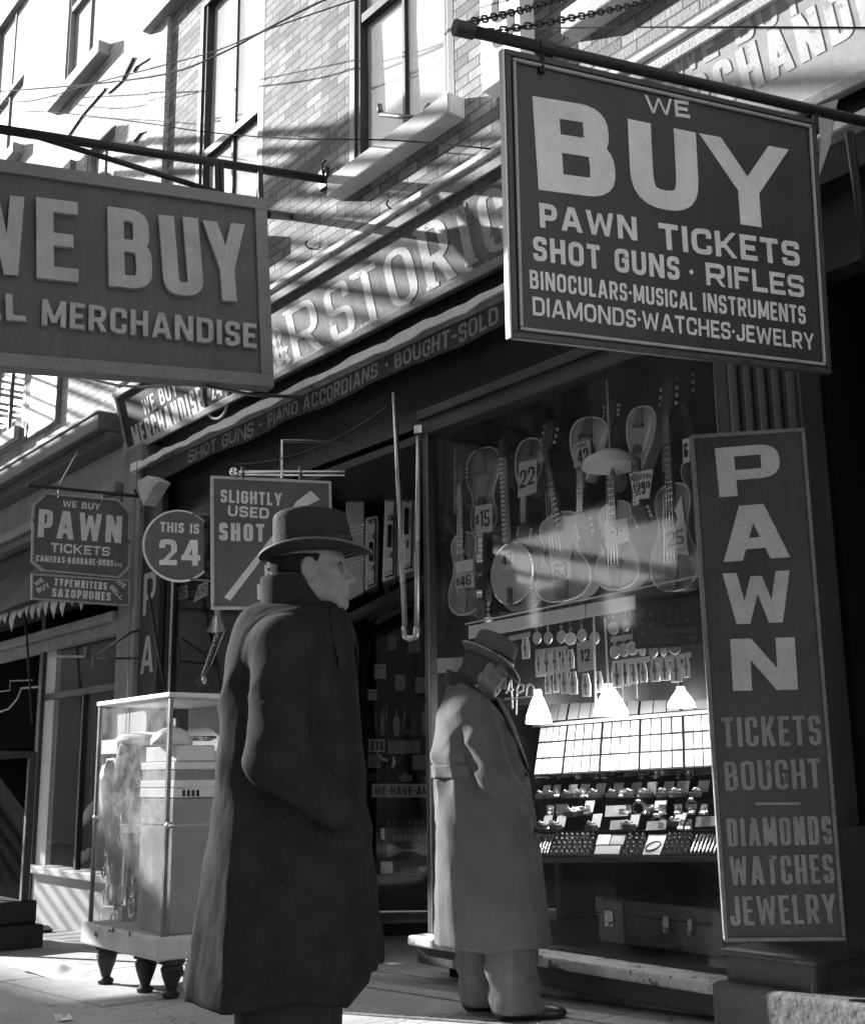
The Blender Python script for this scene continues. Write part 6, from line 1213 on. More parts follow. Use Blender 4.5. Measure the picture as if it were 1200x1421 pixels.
# ================================================================== glass display case on the pavement
CY0 = -1.4
ca, cb_ = onY(133, 975, CY0), onY(232, 962, CY0); cx0, cx1 = (ca.x+onY(133, 1283, CY0).x)/2, (cb_.x+onY(232, 1297, CY0).x)/2
ct = (ca.z+cb_.z)/2; cg0, cg1 = (onY(132, 1285, CY0).z+onY(232, 1297, CY0).z)/2, 0; cbot = onY(229, 1338, CY0-.03).z; CD_ = .62
gc = thing('display_case', 'glass display case full of goods on turned legs standing on the pavement', 'display case', ((cx0+cx1)/2, CY0+CD_/2, gz(-6.7)))
m_cf = M('white painted case frame', .6, .6, .25, 9, 60, bump=.2); m_cb = M('scuffed pale case base', .5, .75, .3, 7, 60, bump=.35)
mb = MB(); mb.box((cx0-.05, CY0-.04, cbot), (cx1+.03, CY0+CD_+.03, cg0)); mb.build('base', m_cb, gc, bev=.012)
mb = MB()
for k in range(5): x = cx0+random.uniform(.1, .9); z = cbot+random.uniform(.05, .16); mb.box((x, CY0-.043, z), (x+random.uniform(.015, .05), CY0-.0405, z+random.uniform(.01, .03)))
mb.build('chipped_paint', m_dark2, gc)
mb = MB(); mb.box((cx0-.02, CY0-.02, ct-.028), (cx1+.02, CY0+CD_+.02, ct)); mb.build('top', m_cf, gc, bev=.006)
mb = MB()
for x, y in ((cx0, CY0), (cx1, CY0), (cx0, CY0+CD_), (cx1, CY0+CD_)):
    mb = MB(); mb.box((x-.011, y-.011, cg0+.001), (x+.011, y+.011, ct-.029)); mb.build('corner_bar', m_steel, gc)
mb = MB(); mb.box((cx0+.012, CY0-.003, cg0), (cx1-.012, CY0+.001, ct-.03)); mb.build('glass_front', m_glassd, gc)
mb = MB(); mb.box((cx1-.001, CY0+.012, cg0), (cx1+.003, CY0+CD_-.012, ct-.03)); mb.build('glass_side', m_glassc, gc)
mb = MB(); mb.box((cx0+.012, CY0+CD_-.02, cg0), (cx1-.012, CY0+CD_-.012, ct-.03)); mb.build('back_panel', M('case back board', .3, .8, .25), gc)
mb = MB()
for z in (cg0+.62, ct-.42): mb.box((cx0+.015, CY0+.2, z), (cx1-.5, CY0+CD_-.025, z+.008))
mb.build('shelf', m_glassd, gc)
for x, y in ((cx0+.12, CY0+.06), (cx1-.32, CY0+.06), (cx1-.02, CY0+.07), (cx0+.12, CY0+CD_-.1), (cx1-.06, CY0+CD_-.1)):
    g = gz(x); h = cbot-g; mb = MB(); mb.lathe([(.04, 0), (.046, h*.07), (.048, h*.12), (.026, h*.2), (.034, h*.32), (.052, h*.56), (.062, h*.76), (.05, h*.88), (.07, h*.9), (.07, h)], Matrix.Translation((x, y, g)), 16); mb.build('leg', m_dark, gc, smooth='auto')
mb = MB(); q = onY(234, 1146, CY0); mb.sphere(q, .022, 10, 7); mb.sphere(onY(133, 1135, CY0), .02, 10, 7); mb.build('knob', m_chrome, gc, smooth=True)
# goods inside it
gd = thing('white_cabinet', 'white enamel cabinet with a row of holes inside the glass case', 'cabinet', (cx1-.25, CY0+.3, cg0))
X1 = cx1-.025; zz = lambda y: onX(262, y, X1).z
mb = MB(); mb.box((X1-.42, CY0+.05, cg0+.003), (X1, CY0+CD_-.05, zz(1108))); mb.build('body', M('grey card body', .3, .8, .12, 4, 40), gd, bev=.006)
mb = MB(); mb.box((X1-.43, CY0+.045, zz(1107)), (X1+.006, CY0+CD_-.045, zz(1094))); mb.build('panel', m_white, gd, bev=.004)
mb = MB(); mb.box((X1-.43, CY0+.045, zz(1093)), (X1+.008, CY0+CD_-.045, zz(1083))); mb.box((X1-.43, CY0+.045, zz(1068)), (X1+.008, CY0+CD_-.045, zz(1057))); mb.build('top', m_white, gd, bev=.005)
mb = MB(); mb.box((X1-.42, CY0+.05, zz(1082.8)), (X1, CY0+CD_-.05, zz(1068.2))); mb.build('ribbed_band', m_grey, gd)
mb = MB()
for r in range(2):
    for c in range(4): p = onX(255+c*6.5, 1099+r*4, X1+.007); mb.lathe([(.011, -.001), (.011, .001)], Matrix.Translation(p)@Matrix.Rotation(math.pi/2, 4, 'Y'), 8)
mb.build('holes', m_ink, gd)
mb = MB(); mb.box((X1-.4, CY0+.05, zz(1145)-.004), (X1+.003, CY0+CD_-.05, zz(1145)+.004)); mb.build('seam', m_cardg, gd)
bx = thing('white_box', 'white cardboard boxes stacked on top of the enamel cabinet', 'box', (X1-.2, CY0+.3, zz(1056)))
mb = MB(); mb.box((X1-.4, CY0+.06, zz(1056)), (X1-.002, CY0+.3, zz(1035))); mb.build('box', m_white, bx, bev=.004); mb = MB(); mb.box((X1-.3, CY0+.31, zz(1056)), (X1-.004, CY0+CD_-.08, zz(1042))); mb.build('lid', m_card, bx, bev=.004)
dm = thing('lamp_dome', 'white glass dome resting on the white boxes', 'lamp shade', onX(246, 1034, X1-.1)); c = onX(238, 1034, X1-.13)
mb = MB(); mb.lathe([(.12, 0), (.117, .035), (.092, .07), (.05, .095), (.015, .1)], Matrix.Translation(c), 24); mb.build('dome', m_white, dm, smooth=True); mb = MB(); mb.lathe([(.015, .098), (.024, .105), (.024, .15)], Matrix.Translation(c), 12); mb.build('neck', m_brass, dm)
mb = MB(); c = onX(280, 1026, X1-.05); mb.box((c.x-.1, c.y-.06, c.z-.05), (c.x+.03, c.y+.06, c.z-.035)); mb.tube([c+Vector((-.04, -.07, 0)), c+Vector((.03, -.07, .01)), c+Vector((.03, .07, .01)), c+Vector((-.04, .07, 0))], .009, 6, closed=True); solo(mb, 'wire_basket', m_chrome, 'small wire tray with handles at the top right of the glass case', 'basket', smooth=True)
Y2 = CY0+.22
def cq(label, name, pts, Y, mat, cat, th=.01):
    P = [onY(x, y, Y) for x, y in pts]; k = len(P); mb = MB(); mb.add(P+[p+Vector((0, th, 0)) for p in P], [tuple(range(k)), tuple(range(2*k-1, k-1, -1))]+[(i, i+k, (i+1) % k+k, (i+1) % k) for i in range(k)]); return solo(mb, name, mat, label, cat)
cq('grey placard hanging at the top of the glass case', 'placard', [(163, 992), (203, 986), (203, 1018), (163, 1024)], Y2+.05, m_grey, 'placard')
cq('pale card at the left of the glass case', 'placard', [(138, 1028), (163, 1026), (163, 1046), (138, 1047)], Y2+.1, m_cardg, 'card')
cq('narrow white card beside the drum', 'placard', [(175, 1026), (190, 1024), (190, 1048), (175, 1050)], Y2+.1, m_card, 'card')
dt = thing('drum', 'dark round drum with a white head hanging in the glass case', 'drum', onY(206, 1098, Y2)); a = onY(212, 1022, Y2); b = onY(206, 1096, Y2); d_ = (b-a).normalized(); r = mx(206, 1060, Y2)*21
Q = Matrix.Translation(b)@Vector((0, 0, 1)).rotation_difference((a-b)).to_matrix().to_4x4(); L = (a-b).length
mb = MB(); mb.lathe([(r*.8, 0), (r*.95, L*.1), (r, L*.5), (r*.9, L*.86)], Q, 22); mb.build('shell', m_dark2, dt, smooth='auto'); mb = MB(); mb.lathe([(r*.93, L*.862), (r*1.05, L*.9), (r*.95, L*1.0), (r*.5, L*1.06)], Q, 22); mb.build('head', m_white, dt, smooth=True)
mb = MB(); mb.tube([Q@Vector((r*1.0*math.cos(k*.8), r*1.0*math.sin(k*.8), L*(.1 if k % 2 else .82))) for k in range(17)], .006, 5); mb.build('cords', m_card, dt)
gcs = thing('gun_case', 'long tapering dark leather gun case standing in the glass case', 'gun case', onY(162, 1262, Y2-.05))
P = [(onY(x, y, Y2-.05), r_) for x, y, r_ in ((153, 1062, .05), (154, 1085, .085), (156, 1120, .075), (159, 1170, .055), (162, 1230, .03), (163, 1263, .02))]
mb = MB(); mb.tube([p for p, _ in P], [r_ for _, r_ in P], 12); mb.build('leather', m_tr, gcs, smooth=True); mb = MB(); mb.tube([onY(146, 1072, Y2-.13), onY(150, 1055, Y2-.1), onY(160, 1054, Y2-.1), onY(163, 1070, Y2-.13)], .012, 6); mb.build('handle', m_tb, gcs, smooth=True)
random.seed(5)
bo = [('mandolin_case', 'upright dark case at the back of the glass case', 182, 1120, 1282, .1, m_dark2), ('violin_case', 'pale narrow case leaning in the middle of the glass case', 174, 1170, 1284, .055, m_grey), ('instrument_case', 'upright brown case in the near corner of the glass case', 214, 1115, 1290, .09, m_mah)]
for nm, lb, x, y0, y1, hw, m in bo:
    a, b = onY(x, y0, Y2+.12), onY(x, y1, Y2+.12); mb = MB(); L = a.z-b.z
    mb.prism([(-hw, 0), (hw, 0), (hw*1.05, L*.3), (hw*.7, L*.55), (hw*.75, L*.9), (hw*.3, L), (-hw*.3, L), (-hw*.75, L*.9), (-hw*.7, L*.55), (-hw*1.05, L*.3)], (Vector((b.x, b.y, b.z)), Vector((1, 0, 0)), Vector((0, 0, 1)), Vector((0, -1, 0))), -.12, 0); solo(mb, nm, m, lb, 'instrument case', bev=.01)
for i in range(14):
    x, y = random.uniform(142, 226), random.choice([1140, 1165, 1190, 1215, 1240, 1262, 1276])+random.uniform(-6, 6); p = onY(x, y, Y2-.08+random.uniform(-.05, .03)); mb = MB(); s = random.uniform(.02, .045)
    lb = ['nickel', 'brass', 'silver', 'bright'][i % 4]+' trinket hanging in the glass case on '+('its left side' if x < 170 else 'its right side' if x > 205 else 'its middle')+(' near the top shelf' if y < 1180 else ' near the base' if y > 1235 else ' at mid height')
    mb.tube([p+Vector((s*math.cos(a), 0, s*1.3*math.sin(a))) for a in [k*math.pi/5 for k in range(10)]], .006, 5, closed=True); mb.sphere(p+Vector((0, 0, -s*1.3)), s*.4, 8, 6); mb.tube([p+Vector((0, 0, s*1.3)), p+Vector((0, 0, s*1.3+.12))], .003, 4)
    solo(mb, 'trinket', [m_chrome, m_brass, m_sil, m_chrome][i % 4], lb, 'trinket', 'trinkets in the glass case', smooth=True)

instrument('violin', 'pale violin hanging high in the glass case left of the drum', (172, 1130), (170, 1082), (169, 1058), (169, 1046), 22, 'guitar', m_maple, 'f', Y=Y2+.02)
for i, (x0, y0, x1, y1) in enumerate(((204, 1196, 205, 1268), (186, 1180, 192, 1270), (222, 1170, 221, 1262))):
    mb = MB(); a, b = onY(x0, y0, Y2-.1), onY(x1, y1, Y2-.1); mb.tube([a, a.lerp(b, .08), a.lerp(b, .5), a.lerp(b, .85), b], [.006, .011, .012, .014, .03], 8)
    for k in range(5): mb.sphere(a.lerp(b, .2+.13*k)+Vector((0, -.014, 0)), .009, 6, 4)
    solo(mb, 'clarinet', [m_chrome, m_dark2, m_chrome][i], ['bright thin clarinet standing right of centre in the glass case', 'dark clarinet leaning in the middle of the glass case', 'bright clarinet standing in the near corner of the glass case'][i], 'clarinet', smooth=True)
for i, (x, y, w, h) in enumerate(((150, 1276, .1, .07), (178, 1283, .13, .1), (207, 1288, .12, .08), (148, 1150, .07, .05), (180, 1156, .1, .05))):
    p = onY(x, y, Y2-.02); mb = MB(); mb.boxm(Matrix.Translation(p)@Matrix.Rotation(.3*i-.5, 4, 'Z'), (-w/2, -w*.4, 0), (w/2, w*.4, h)); mb.boxm(Matrix.Translation(p)@Matrix.Rotation(.3*i-.5, 4, 'Z'), (-w*.52, -w*.42, h*.7), (w*.52, w*.42, h*1.05)); solo(mb, 'small_box', [m_card, m_box, m_cardg, m_sil, m_card][i], ['white lidded box at the left of the glass case floor', 'black lidded box in the middle of the glass case floor', 'yellowed lidded box by the near corner of the glass case floor', 'silver box half way up the left of the glass case', 'white box half way up the middle of the glass case'][i], 'box', bev=.004)
# second, dark case at the left edge
q = onG(33, 1330); X2 = q.x-.62; Y3 = q.y-.25
fc = thing('display_case', 'dark framed display case on a black base at the left edge', 'display case', (X2-.5, Y3+.3, gz(X2)))
g = gz(X2); xt = onY(20, 1050, Y3).x; zt2 = onY(18, 1048, Y3).z; zb2 = onY(25, 1276, Y3).z
mb = MB(); mb.box((X2-1.4, Y3-.02, g-.05), (X2+.02, Y3+.62, g+(zb2-g)*.5)); mb.box((X2-1.4, Y3, g+(zb2-g)*.5), (X2-.1, Y3+.6, zb2)); mb.build('base', m_dark, fc, bev=.015)
mb = MB(); xr_ = X2-.13
for x, y in ((xr_, Y3+.05), (xr_-1.1, Y3+.05), (xr_, Y3+.5)): mb.box((x-.03, y-.03, zb2), (x+.03, y+.03, zt2))
mb.box((xr_-1.1, Y3+.02, zt2), (xr_+.03, Y3+.53, zt2+.05)); mb.box((xr_-1.1, Y3+.03, zb2+.75), (xr_-.03, Y3+.06, zb2+.79)); mb.build('frame', m_dark2, fc, bev=.008)
mb = MB(); mb.box((xr_-1.1, Y3+.5, zb2), (xr_-.03, Y3+.53, zt2)); mb.build('back_panel', m_void, fc)
# goods in the neighbour's window
for i, (pts, nm, lb) in enumerate((([(75, 1200, .1), (77, 1180, .1), (78, 1160, .06), (80, 1140, .045), (82, 1120, .03)], 'statuette', 'dark statuette in the neighbouring window above the striped board'), ([(107, 1196, .05), (116, 1190, .06), (124, 1186, .03)], 'figurine', 'small bright figurine lying on the neighbouring window floor'), ([(112, 1145, .02), (120, 1135, .05), (128, 1122, .05), (133, 1112, .02)], 'figurine', 'pale plaster ornament leaning by the glass case edge in the neighbouring window'))):
    mb = MB(); mb.tube([onY(x, y, .28) for x, y, _ in pts], [r for _, _, r in pts], 12); mb.sphere(onY(pts[-1][0], pts[-1][1]-4, .28), pts[-1][2]*1.2, 10, 7); solo(mb, nm, [m_dark2, m_white, m_white][i], lb, 'ornament', smooth=True)
q = onG(62, 1293); mb = MB(); mb.prism([(-.12, 0), (.1, 0), (.14, .02), (.02, .05), (-.1, .04)], (Vector((q.x, q.y-.02, gz(q.x)+.004)), Vector((1, 0, 0)), Vector((0, 0, 1)), Vector((0, -1, 0))), -.05, .05); solo(mb, 'rag', m_dark2, 'dark crumpled rag on the pavement under the striped board', 'rag', bev=.01)
q = onG(82, 1352); mb = MB(); mb.grid(lambda u, v: Vector((q.x+(u-.5)*.7, q.y+(v-.5)*.28, gz(q.x)+.012+.05*abs(math.sin(u*6+v*4))*math.sin(math.pi*u)*math.sin(math.pi*v))), 14, 8); solo(mb, 'paper_sheet', m_cardg, 'creased sheet of paper on the sunlit pavement left of the case', 'paper', smooth=True)
q = onG(85, 1416); mb = MB(); mb.grid(lambda u, v: Vector((q.x+(u-.5)*.16, q.y+(v-.5)*.06, gz(q.x)+.012+.02*math.sin(u*7+v*3)*math.sin(math.pi*u))), 8, 4); solo(mb, 'paper_scrap', m_card, 'tiny white paper scrap on the pavement at the bottom left', 'paper')

# ================================================================== people: smooth bodies from distance fields
def surfnet(f, lo, hi, h):
    n = [int(math.ceil((hi[i]-lo[i])/h))+1 for i in range(3)]
    ax = [lo[i]+h*np.arange(n[i]) for i in range(3)]
    X, Y, Z = np.meshgrid(*ax, indexing='ij'); D = f(X, Y, Z); S = D < 0
    c = np.zeros([k-1 for k in n], int)
    corner = [(i, j, k) for i in (0, 1) for j in (0, 1) for k in (0, 1)]
    sl = lambda A, o: A[o[0]:o[0]+n[0]-1, o[1]:o[1]+n[1]-1, o[2]:o[2]+n[2]-1]
    for o in corner: c += sl(S, o)
    act = (c > 0) & (c < 8); idx = -np.ones(act.shape, int); idx[act] = np.arange(act.sum())
    acc = np.zeros((act.sum(), 3)); cnt = np.zeros(act.sum())
    for a in corner:
        for d in range(3):
            if a[d]: continue
            b = list(a); b[d] = 1; b = tuple(b); da, db = sl(D, a)[act], sl(D, b)[act]; m = (da < 0) != (db < 0)
            t = np.where(m, da/np.where(m, da-db, 1), 0); p = np.tile(np.array(a, float), (len(t), 1)); p[:, d] += t
            acc[m] += p[m]; cnt[m] += 1
    base = np.argwhere(act); V = np.array(lo)+h*(base+acc/cnt[:, None]); F = []
    for d in range(3):
        u, v = (d+1) % 3, (d+2) % 3; s0 = [slice(None)]*3; s1 = [slice(None)]*3; s0[d] = slice(0, n[d]-1); s1[d] = slice(1, n[d])
        ch = S[tuple(s0)] != S[tuple(s1)]; inside = S[tuple(s0)]
        for e in np.argwhere(ch):
            if e[u] == 0 or e[v] == 0 or e[u] >= n[u]-1 or e[v] >= n[v]-1: continue
            q = []
            for du, dv in ((-1, -1), (0, -1), (0, 0), (-1, 0)):
                k = e.copy(); k[u] += du; k[v] += dv; q.append(int(idx[tuple(k)]))
            F.append(tuple(q) if inside[tuple(e)] else tuple(reversed(q)))
    return V, F
def smin(a, b, k): h = np.clip(.5+.5*(b-a)/k, 0, 1); return b*(1-h)+a*h-k*h*(1-h)
def smax(a, b, k): return -smin(-a, -b, k)
def sell(X, Y, Z, c, r): q = np.sqrt(((X-c[0])/r[0])**2+((Y-c[1])/r[1])**2+((Z-c[2])/r[2])**2); return (q-1)*min(r)
def rcone(X, Y, Z, a, b, ra, rb):
    a = np.array(a, float); b = np.array(b, float); d = b-a; L2 = d@d; t = np.clip(((X-a[0])*d[0]+(Y-a[1])*d[1]+(Z-a[2])*d[2])/L2, 0, 1)
    return np.sqrt((X-a[0]-t*d[0])**2+(Y-a[1]-t*d[1])**2+(Z-a[2]-t*d[2])**2)-(ra+(rb-ra)*t)
def smst(a, b, x): t = np.clip((x-a)/(b-a), 0, 1); return t*t*(3-2*t)
def loftd(X, Y, Z, T, p=2.4):
    T = np.array(T); z = T[:, 0]; o = np.argsort(z); T = T[o]
    zz_ = np.linspace(T[0, 0], T[-1, 0], 200); cols_ = [np.interp(zz_, T[:, 0], T[:, i]) for i in range(1, 5)]
    ker = np.ones(15)/15; cols_ = [np.convolve(np.pad(c, 7, 'edge'), ker, 'valid') for c in cols_]
    xl, xr_, b, yc = [np.interp(Z, zz_, c) for c in cols_]; a = (xr_-xl)/2; cx = (xl+xr_)/2
    q = (np.abs((X-cx)/a)**p+np.abs((Y-yc)/b)**p)**(1/p); return (q-1)*np.minimum(a, b), cx, a, b
def addmesh(V, F, name, mat, parent, M4=None, smooth_it=2):
    me = bpy.data.meshes.new(name); V2 = V
    if M4 is not None: R4 = np.array(M4); V2 = V@R4[:3, :3].T+R4[:3, 3]
    me.from_pydata([tuple(v) for v in V2], [], F); o = bpy.data.objects.new(name, me); COL.objects.link(o); me.materials.append(mat)
    me.polygons.foreach_set('use_smooth', [True]*len(me.polygons)); o.parent = parent; TM[o.name] = TM[parent.name]
    if smooth_it: s = o.modifiers.new('smooth', 'SMOOTH'); s.factor = .5; s.iterations = smooth_it
    return o
def local(mb, name, mat, parent, M4=None, **k):
    if M4 is not None: mb.v = [M4@v for v in mb.v]
    return mb.build(name, mat, parent, local=True, **k)
m_skin = M('weathered skin', .21, .6, .3, 22, 130, bump=.35, bscale=150, bdist=.003, fold=(38, 1, .004))
m_hair = M('dark hair', .02, .85, .3, 40, 120, bump=.6, bscale=260, spec=.03)
m_eye = M('eye', .1, .3, .1)

def headf(X, Y, Z, hollow=1.0):
    A = np.abs(Y); d = sell(X, Y, Z, (-.008, 0, .04), (.1, .076, .092))
    d = smin(d, sell(X, Y, Z, (.042, 0, -.03), (.055, .058, .085)), .03)
    d = smin(d, rcone(X, A, Z, (-.005, .048, -.055), (.068, .012, -.1), .026, .022), .025)
    d = smin(d, sell(X, Y, Z, (.083, 0, -.106), (.021, .024, .021)), .02)
    d = smin(d, rcone(X, A, Z, (.084, .010, .022), (.074, .045, .022), .013, .011), .015)
    d = smin(d, sell(X, A, Z, (.062, .048, -.018), (.024, .018, .018)), .02)
    d = smax(d, -sell(X, A, Z, (.103, .033, .002), (.025, .019, .014)), .01)
    d = smax(d, -sell(X, A, Z, (.045, .072, -.06), (.036, .02, .028)), .022) if hollow else d
    d = smin(d, rcone(X, Y, Z, (.092, 0, .012), (.117, 0, -.036), .009, .0125), .012)
    d = smin(d, sell(X, A, Z, (.106, .012, -.041), (.012, .008, .009)), .008)
    d = smin(d, sell(X, Y, Z, (.092, 0, -.062), (.014, .024, .014)), .014)
    d = smin(d, rcone(X, A, Z, (.104, 0, -.066), (.093, .021, -.068), .0065, .004), .006)
    d = smin(d, rcone(X, A, Z, (.101, 0, -.079), (.092, .018, -.078), .0075, .004), .006)
    d = smax(d, -rcone(X, A, Z, (.111, 0, -.0725), (.094, .026, -.073), .0022, .0018), .003)
    d = smax(d, -sell(X, A, Z, (.112, .007, -.05), (.005, .004, .004)), .003)
    e = sell(X, A, Z, (-.004-.12*(Z+.01)*0, .077, -.012), (.021, .011, .034)); e = smax(e, -sell(X, A, Z, (.002, .088, -.008), (.011, .009, .022)), .006)
    return smin(d, e, .007)
def make_head(parent, H, mat, neck_to, hollow=1.0, torso=None):
    I = np.array(H.inverted())
    def f(X, Y, Z):
        x = I[0, 0]*X+I[0, 1]*Y+I[0, 2]*Z+I[0, 3]; y = I[1, 0]*X+I[1, 1]*Y+I[1, 2]*Z+I[1, 3]; z = I[2, 0]*X+I[2, 1]*Y+I[2, 2]*Z+I[2, 3]
        d = headf(x, y, z, hollow); a = H@Vector((-.018, 0, -.05)); d = smin(d, rcone(X, Y, Z, tuple(a), neck_to, .056, .06), .025)
        for s in (-1, 1): d = smin(d, rcone(X, Y, Z, neck_to, (neck_to[0], s*.12, neck_to[2]-.17), .06, .06), .03)
        return smin(d, rcone(X, Y, Z, (neck_to[0], 0, neck_to[2]-.2), (neck_to[0]+.02, 0, neck_to[2]-.5), .13, .13), .04)
    c = H.to_translation(); z0 = neck_to[2]-.66
    V, F = surfnet(f, (c.x-.23, -.24, z0), (c.x+.2, .24, c.z+.16), .005)
    V2, F2 = V, F
    return addmesh(V2, F2, 'body', mat, parent)
def make_hat(parent, H, a, b, h, brim, mat, bandmat, front_dip=.0, back_up=.0, dent=.02, pinch=.12, edge=None):
    n = 40; ht = None; mb = MB(); rings = []
    for t in np.linspace(0, 1, 9):
        z = h*t; s = 1-.10*t**1.6-.015*math.sin(t*3); rings.append([Vector((a*s*math.cos(p)-(.006*t), b*s*(1-pinch*t*max(0, math.cos(p))**2)*math.sin(p), z+.012*t*t*math.cos(p*1.0)*0)) for p in [2*math.pi*k/n for k in range(n)]])
    for s, dz in ((.95, .010), (.85, .016), (.65, .017), (.4, .012), (.15, .006)):
        rings.append([Vector((q.x*s-(.006)*(1-s), q.y*s, h+dz-dent*math.exp(-(q.y*s/.022)**2)*smooth01((s*1.0-.95)/-.25) - .012*max(0, q.x*s/a))) for q in rings[8]])
    mb.loft(rings); crown = local(mb, 'hat', mat, parent, H, smooth=True); s = crown.modifiers.new('sub', 'SUBSURF'); s.levels = s.render_levels = 1
    mb = MB(); rr = []
    def be(p, t):
        A_, B_ = a*.99+(brim[0]-a)*t, b*.99+(brim[1]-b)*t; x = A_*math.cos(p)+(brim[2])*t; y = B_*math.sin(p)
        z = .004+t*t*(-front_dip*max(0, math.cos(p))**1.5+back_up*max(0, -math.cos(p))**1.5+.024*math.sin(p)**2)
        return Vector((x, y, z))
    for t in (0, .25, .5, .75, .92, 1.0): rr.append([be(2*math.pi*k/48, t) for k in range(48)])
    for t in (1.0, .92, .75, .5, .25, 0): rr.append([be(2*math.pi*k/48, t)+Vector((0, 0, -.0045)) for k in range(48)])
    mb.loft(rr, cap=False); o = local(mb, 'brim', mat, crown, H, smooth=True); o.parent = crown
    mb = MB(); mb.tube([be(2*math.pi*k/48, 1.0)+Vector((0, 0, -.002)) for k in range(48)], .0035, 6, closed=True); o = local(mb, 'brim_edge', edge or mat, crown, H, smooth=True)
    mb = MB(); rr = [[Vector((a*(1.012-.045*t)*math.cos(p), b*(1.012-.045*t)*math.sin(p), .006+.04*t)) for p in [2*math.pi*k/48 for k in range(48)]] for t in (0, .5, 1)]; mb.loft(rr, cap=False); o = local(mb, 'band', bandmat, crown, H, smooth=True); o.modifiers.new('t', 'SOLIDIFY').thickness = .003
    return crown
def smooth01(t): t = min(1, max(0, t)); return t*t*(3-2*t)
def person_frame(P, yaw=0.0, sc=(1, 1, 1)):
    R3 = Matrix(((LR.x, -LN.x, 0, 0), (LR.y, -LN.y, 0, 0), (0, 0, 1, 0), (0, 0, 0, 1))); return Matrix.Translation((P[0], P[1], gz(P[0])))@R3@Matrix.Rotation(math.radians(yaw), 4, 'Z')@Matrix.Diagonal((*sc, 1))
def wool(X, Y, Z, amp, s=1.0):
    return amp*(np.sin(X*31*s+Z*17+2*np.sin(Y*13))*np.sin(Z*23*s-Y*19)+.6*np.sin(Z*47+X*29*np.sin(Y*5+1)))

# ---- the man in the dark overcoat
m_coat1 = M('black wool overcoat', .026, .95, .5, 7, 130, bump=.4, bscale=420, fold=(6, .4, .03), sheen=0.0, spec=.04, bdist=.004); m_felt1 = M('black felt hat', .032, .85, .2, 8, 160, bump=.4, bscale=160, fold=(9, 1, .012), spec=.1); m_ribbon = M('black hat ribbon', .012, .5, .2); m_edge1 = M('bound brim edge', .1, .7, .2)
m_trs1 = M('black trousers', .02, .9, .25, 9, 160, bump=.3, bscale=300); m_shoe = M('black shoe leather', .02, .3, .3)
W1 = person_frame(CAM+ray(397, 1079)*3.37, -5, (1.03, 1.03, .996))
p1 = thing('person', 'person in a long dark overcoat and dark felt hat, hand in pocket, in profile', 'person', mat=W1)
H1 = Matrix.Translation((.062, 0, 1.634))@Matrix.Rotation(math.radians(8), 4, 'Z')@Matrix.Rotation(math.radians(-3), 4, 'Y')
make_head(p1, H1, m_skin, (.01, 0, 1.50))
mb = MB()
for s in (-1, 1): mb.sphere(H1@Vector((.083, s*.0315, .002)), .0115, 12, 8)
local(mb, 'eyes', m_eye, p1, smooth=True)
def hair1(X, Y, Z):
    d = sell(X, Y, Z, (-.012, 0, .03), (.1035, .0795, .1)); d = smax(d, Z-.04, .01); d = smax(d, X-(.03+.6*(Z)), .01); d = smin(d, sell(X, Y, Z, (-.04, 0, -.07), (.068, .066, .065)), .02); d = smax(d, -(Z+.115+.35*(X+.06)), .012); d = smax(d, X-.02-.55*np.maximum(Z, -.02), .01); A = np.abs(Y); return smax(d, -sell(X, A, Z, (.0, .08, -.012), (.024, .03, .036)), .004)
V, F = surfnet(hair1, (-.13, -.1, -.15), (.1, .1, .07), .0055); addmesh(V, F, 'hair', m_hair, p1, H1)
HH1 = Matrix.Translation((.072, 0, 1.676))@Matrix.Rotation(math.radians(-4), 4, 'Y')
make_hat(p1, HH1, .118, .098, .122, (.162, .136, .004), m_felt1, m_ribbon, front_dip=.004, back_up=.004, dent=.022, edge=m_edge1)
S1 = [(1.56, -.075, .125, .085, 0), (1.52, -.115, .15, .12, 0), (1.485, -.14, .168, .155, 0), (1.43, -.158, .182, .178, 0), (1.345, -.17, .192, .182, 0), (1.18, -.18, .203, .18, 0), (.97, -.19, .222, .19, 0), (.84, -.21, .236, .205, 0), (.6, -.245, .26, .235, 0), (.455, -.265, .275, .25, 0), (.30, -.29, .29, .26, 0)]
def ridge(t): return 1-2*np.abs(np.sin(t))**.8
def sleeve(X, Y, Z, sh_, el_, wr_, r0, r1, r2, amp, ph):
    up = rcone(X, Y, Z, sh_, el_, r0, r1); fo = rcone(X, Y, Z, el_, wr_, r1, r2); d = smin(up, fo, .035)
    e = np.array(el_); rr = np.sqrt((X-e[0])**2+(Y-e[1])**2+(Z-e[2])**2)
    d = d-amp*ridge(Z*34+X*26+ph+1.5*np.sin(Y*14))*np.exp(-(rr/.13)**2)-amp*.6*ridge(Z*17-X*24+ph)*np.exp(-((Z-sh_[2]+.12)/.12)**2)
    w = np.array(wr_); rw = np.sqrt((X-w[0])**2+(Y-w[1])**2+(Z-w[2])**2)
    return d-amp*.8*ridge(X*48+Z*20+ph)*np.exp(-(rw/.09)**2)
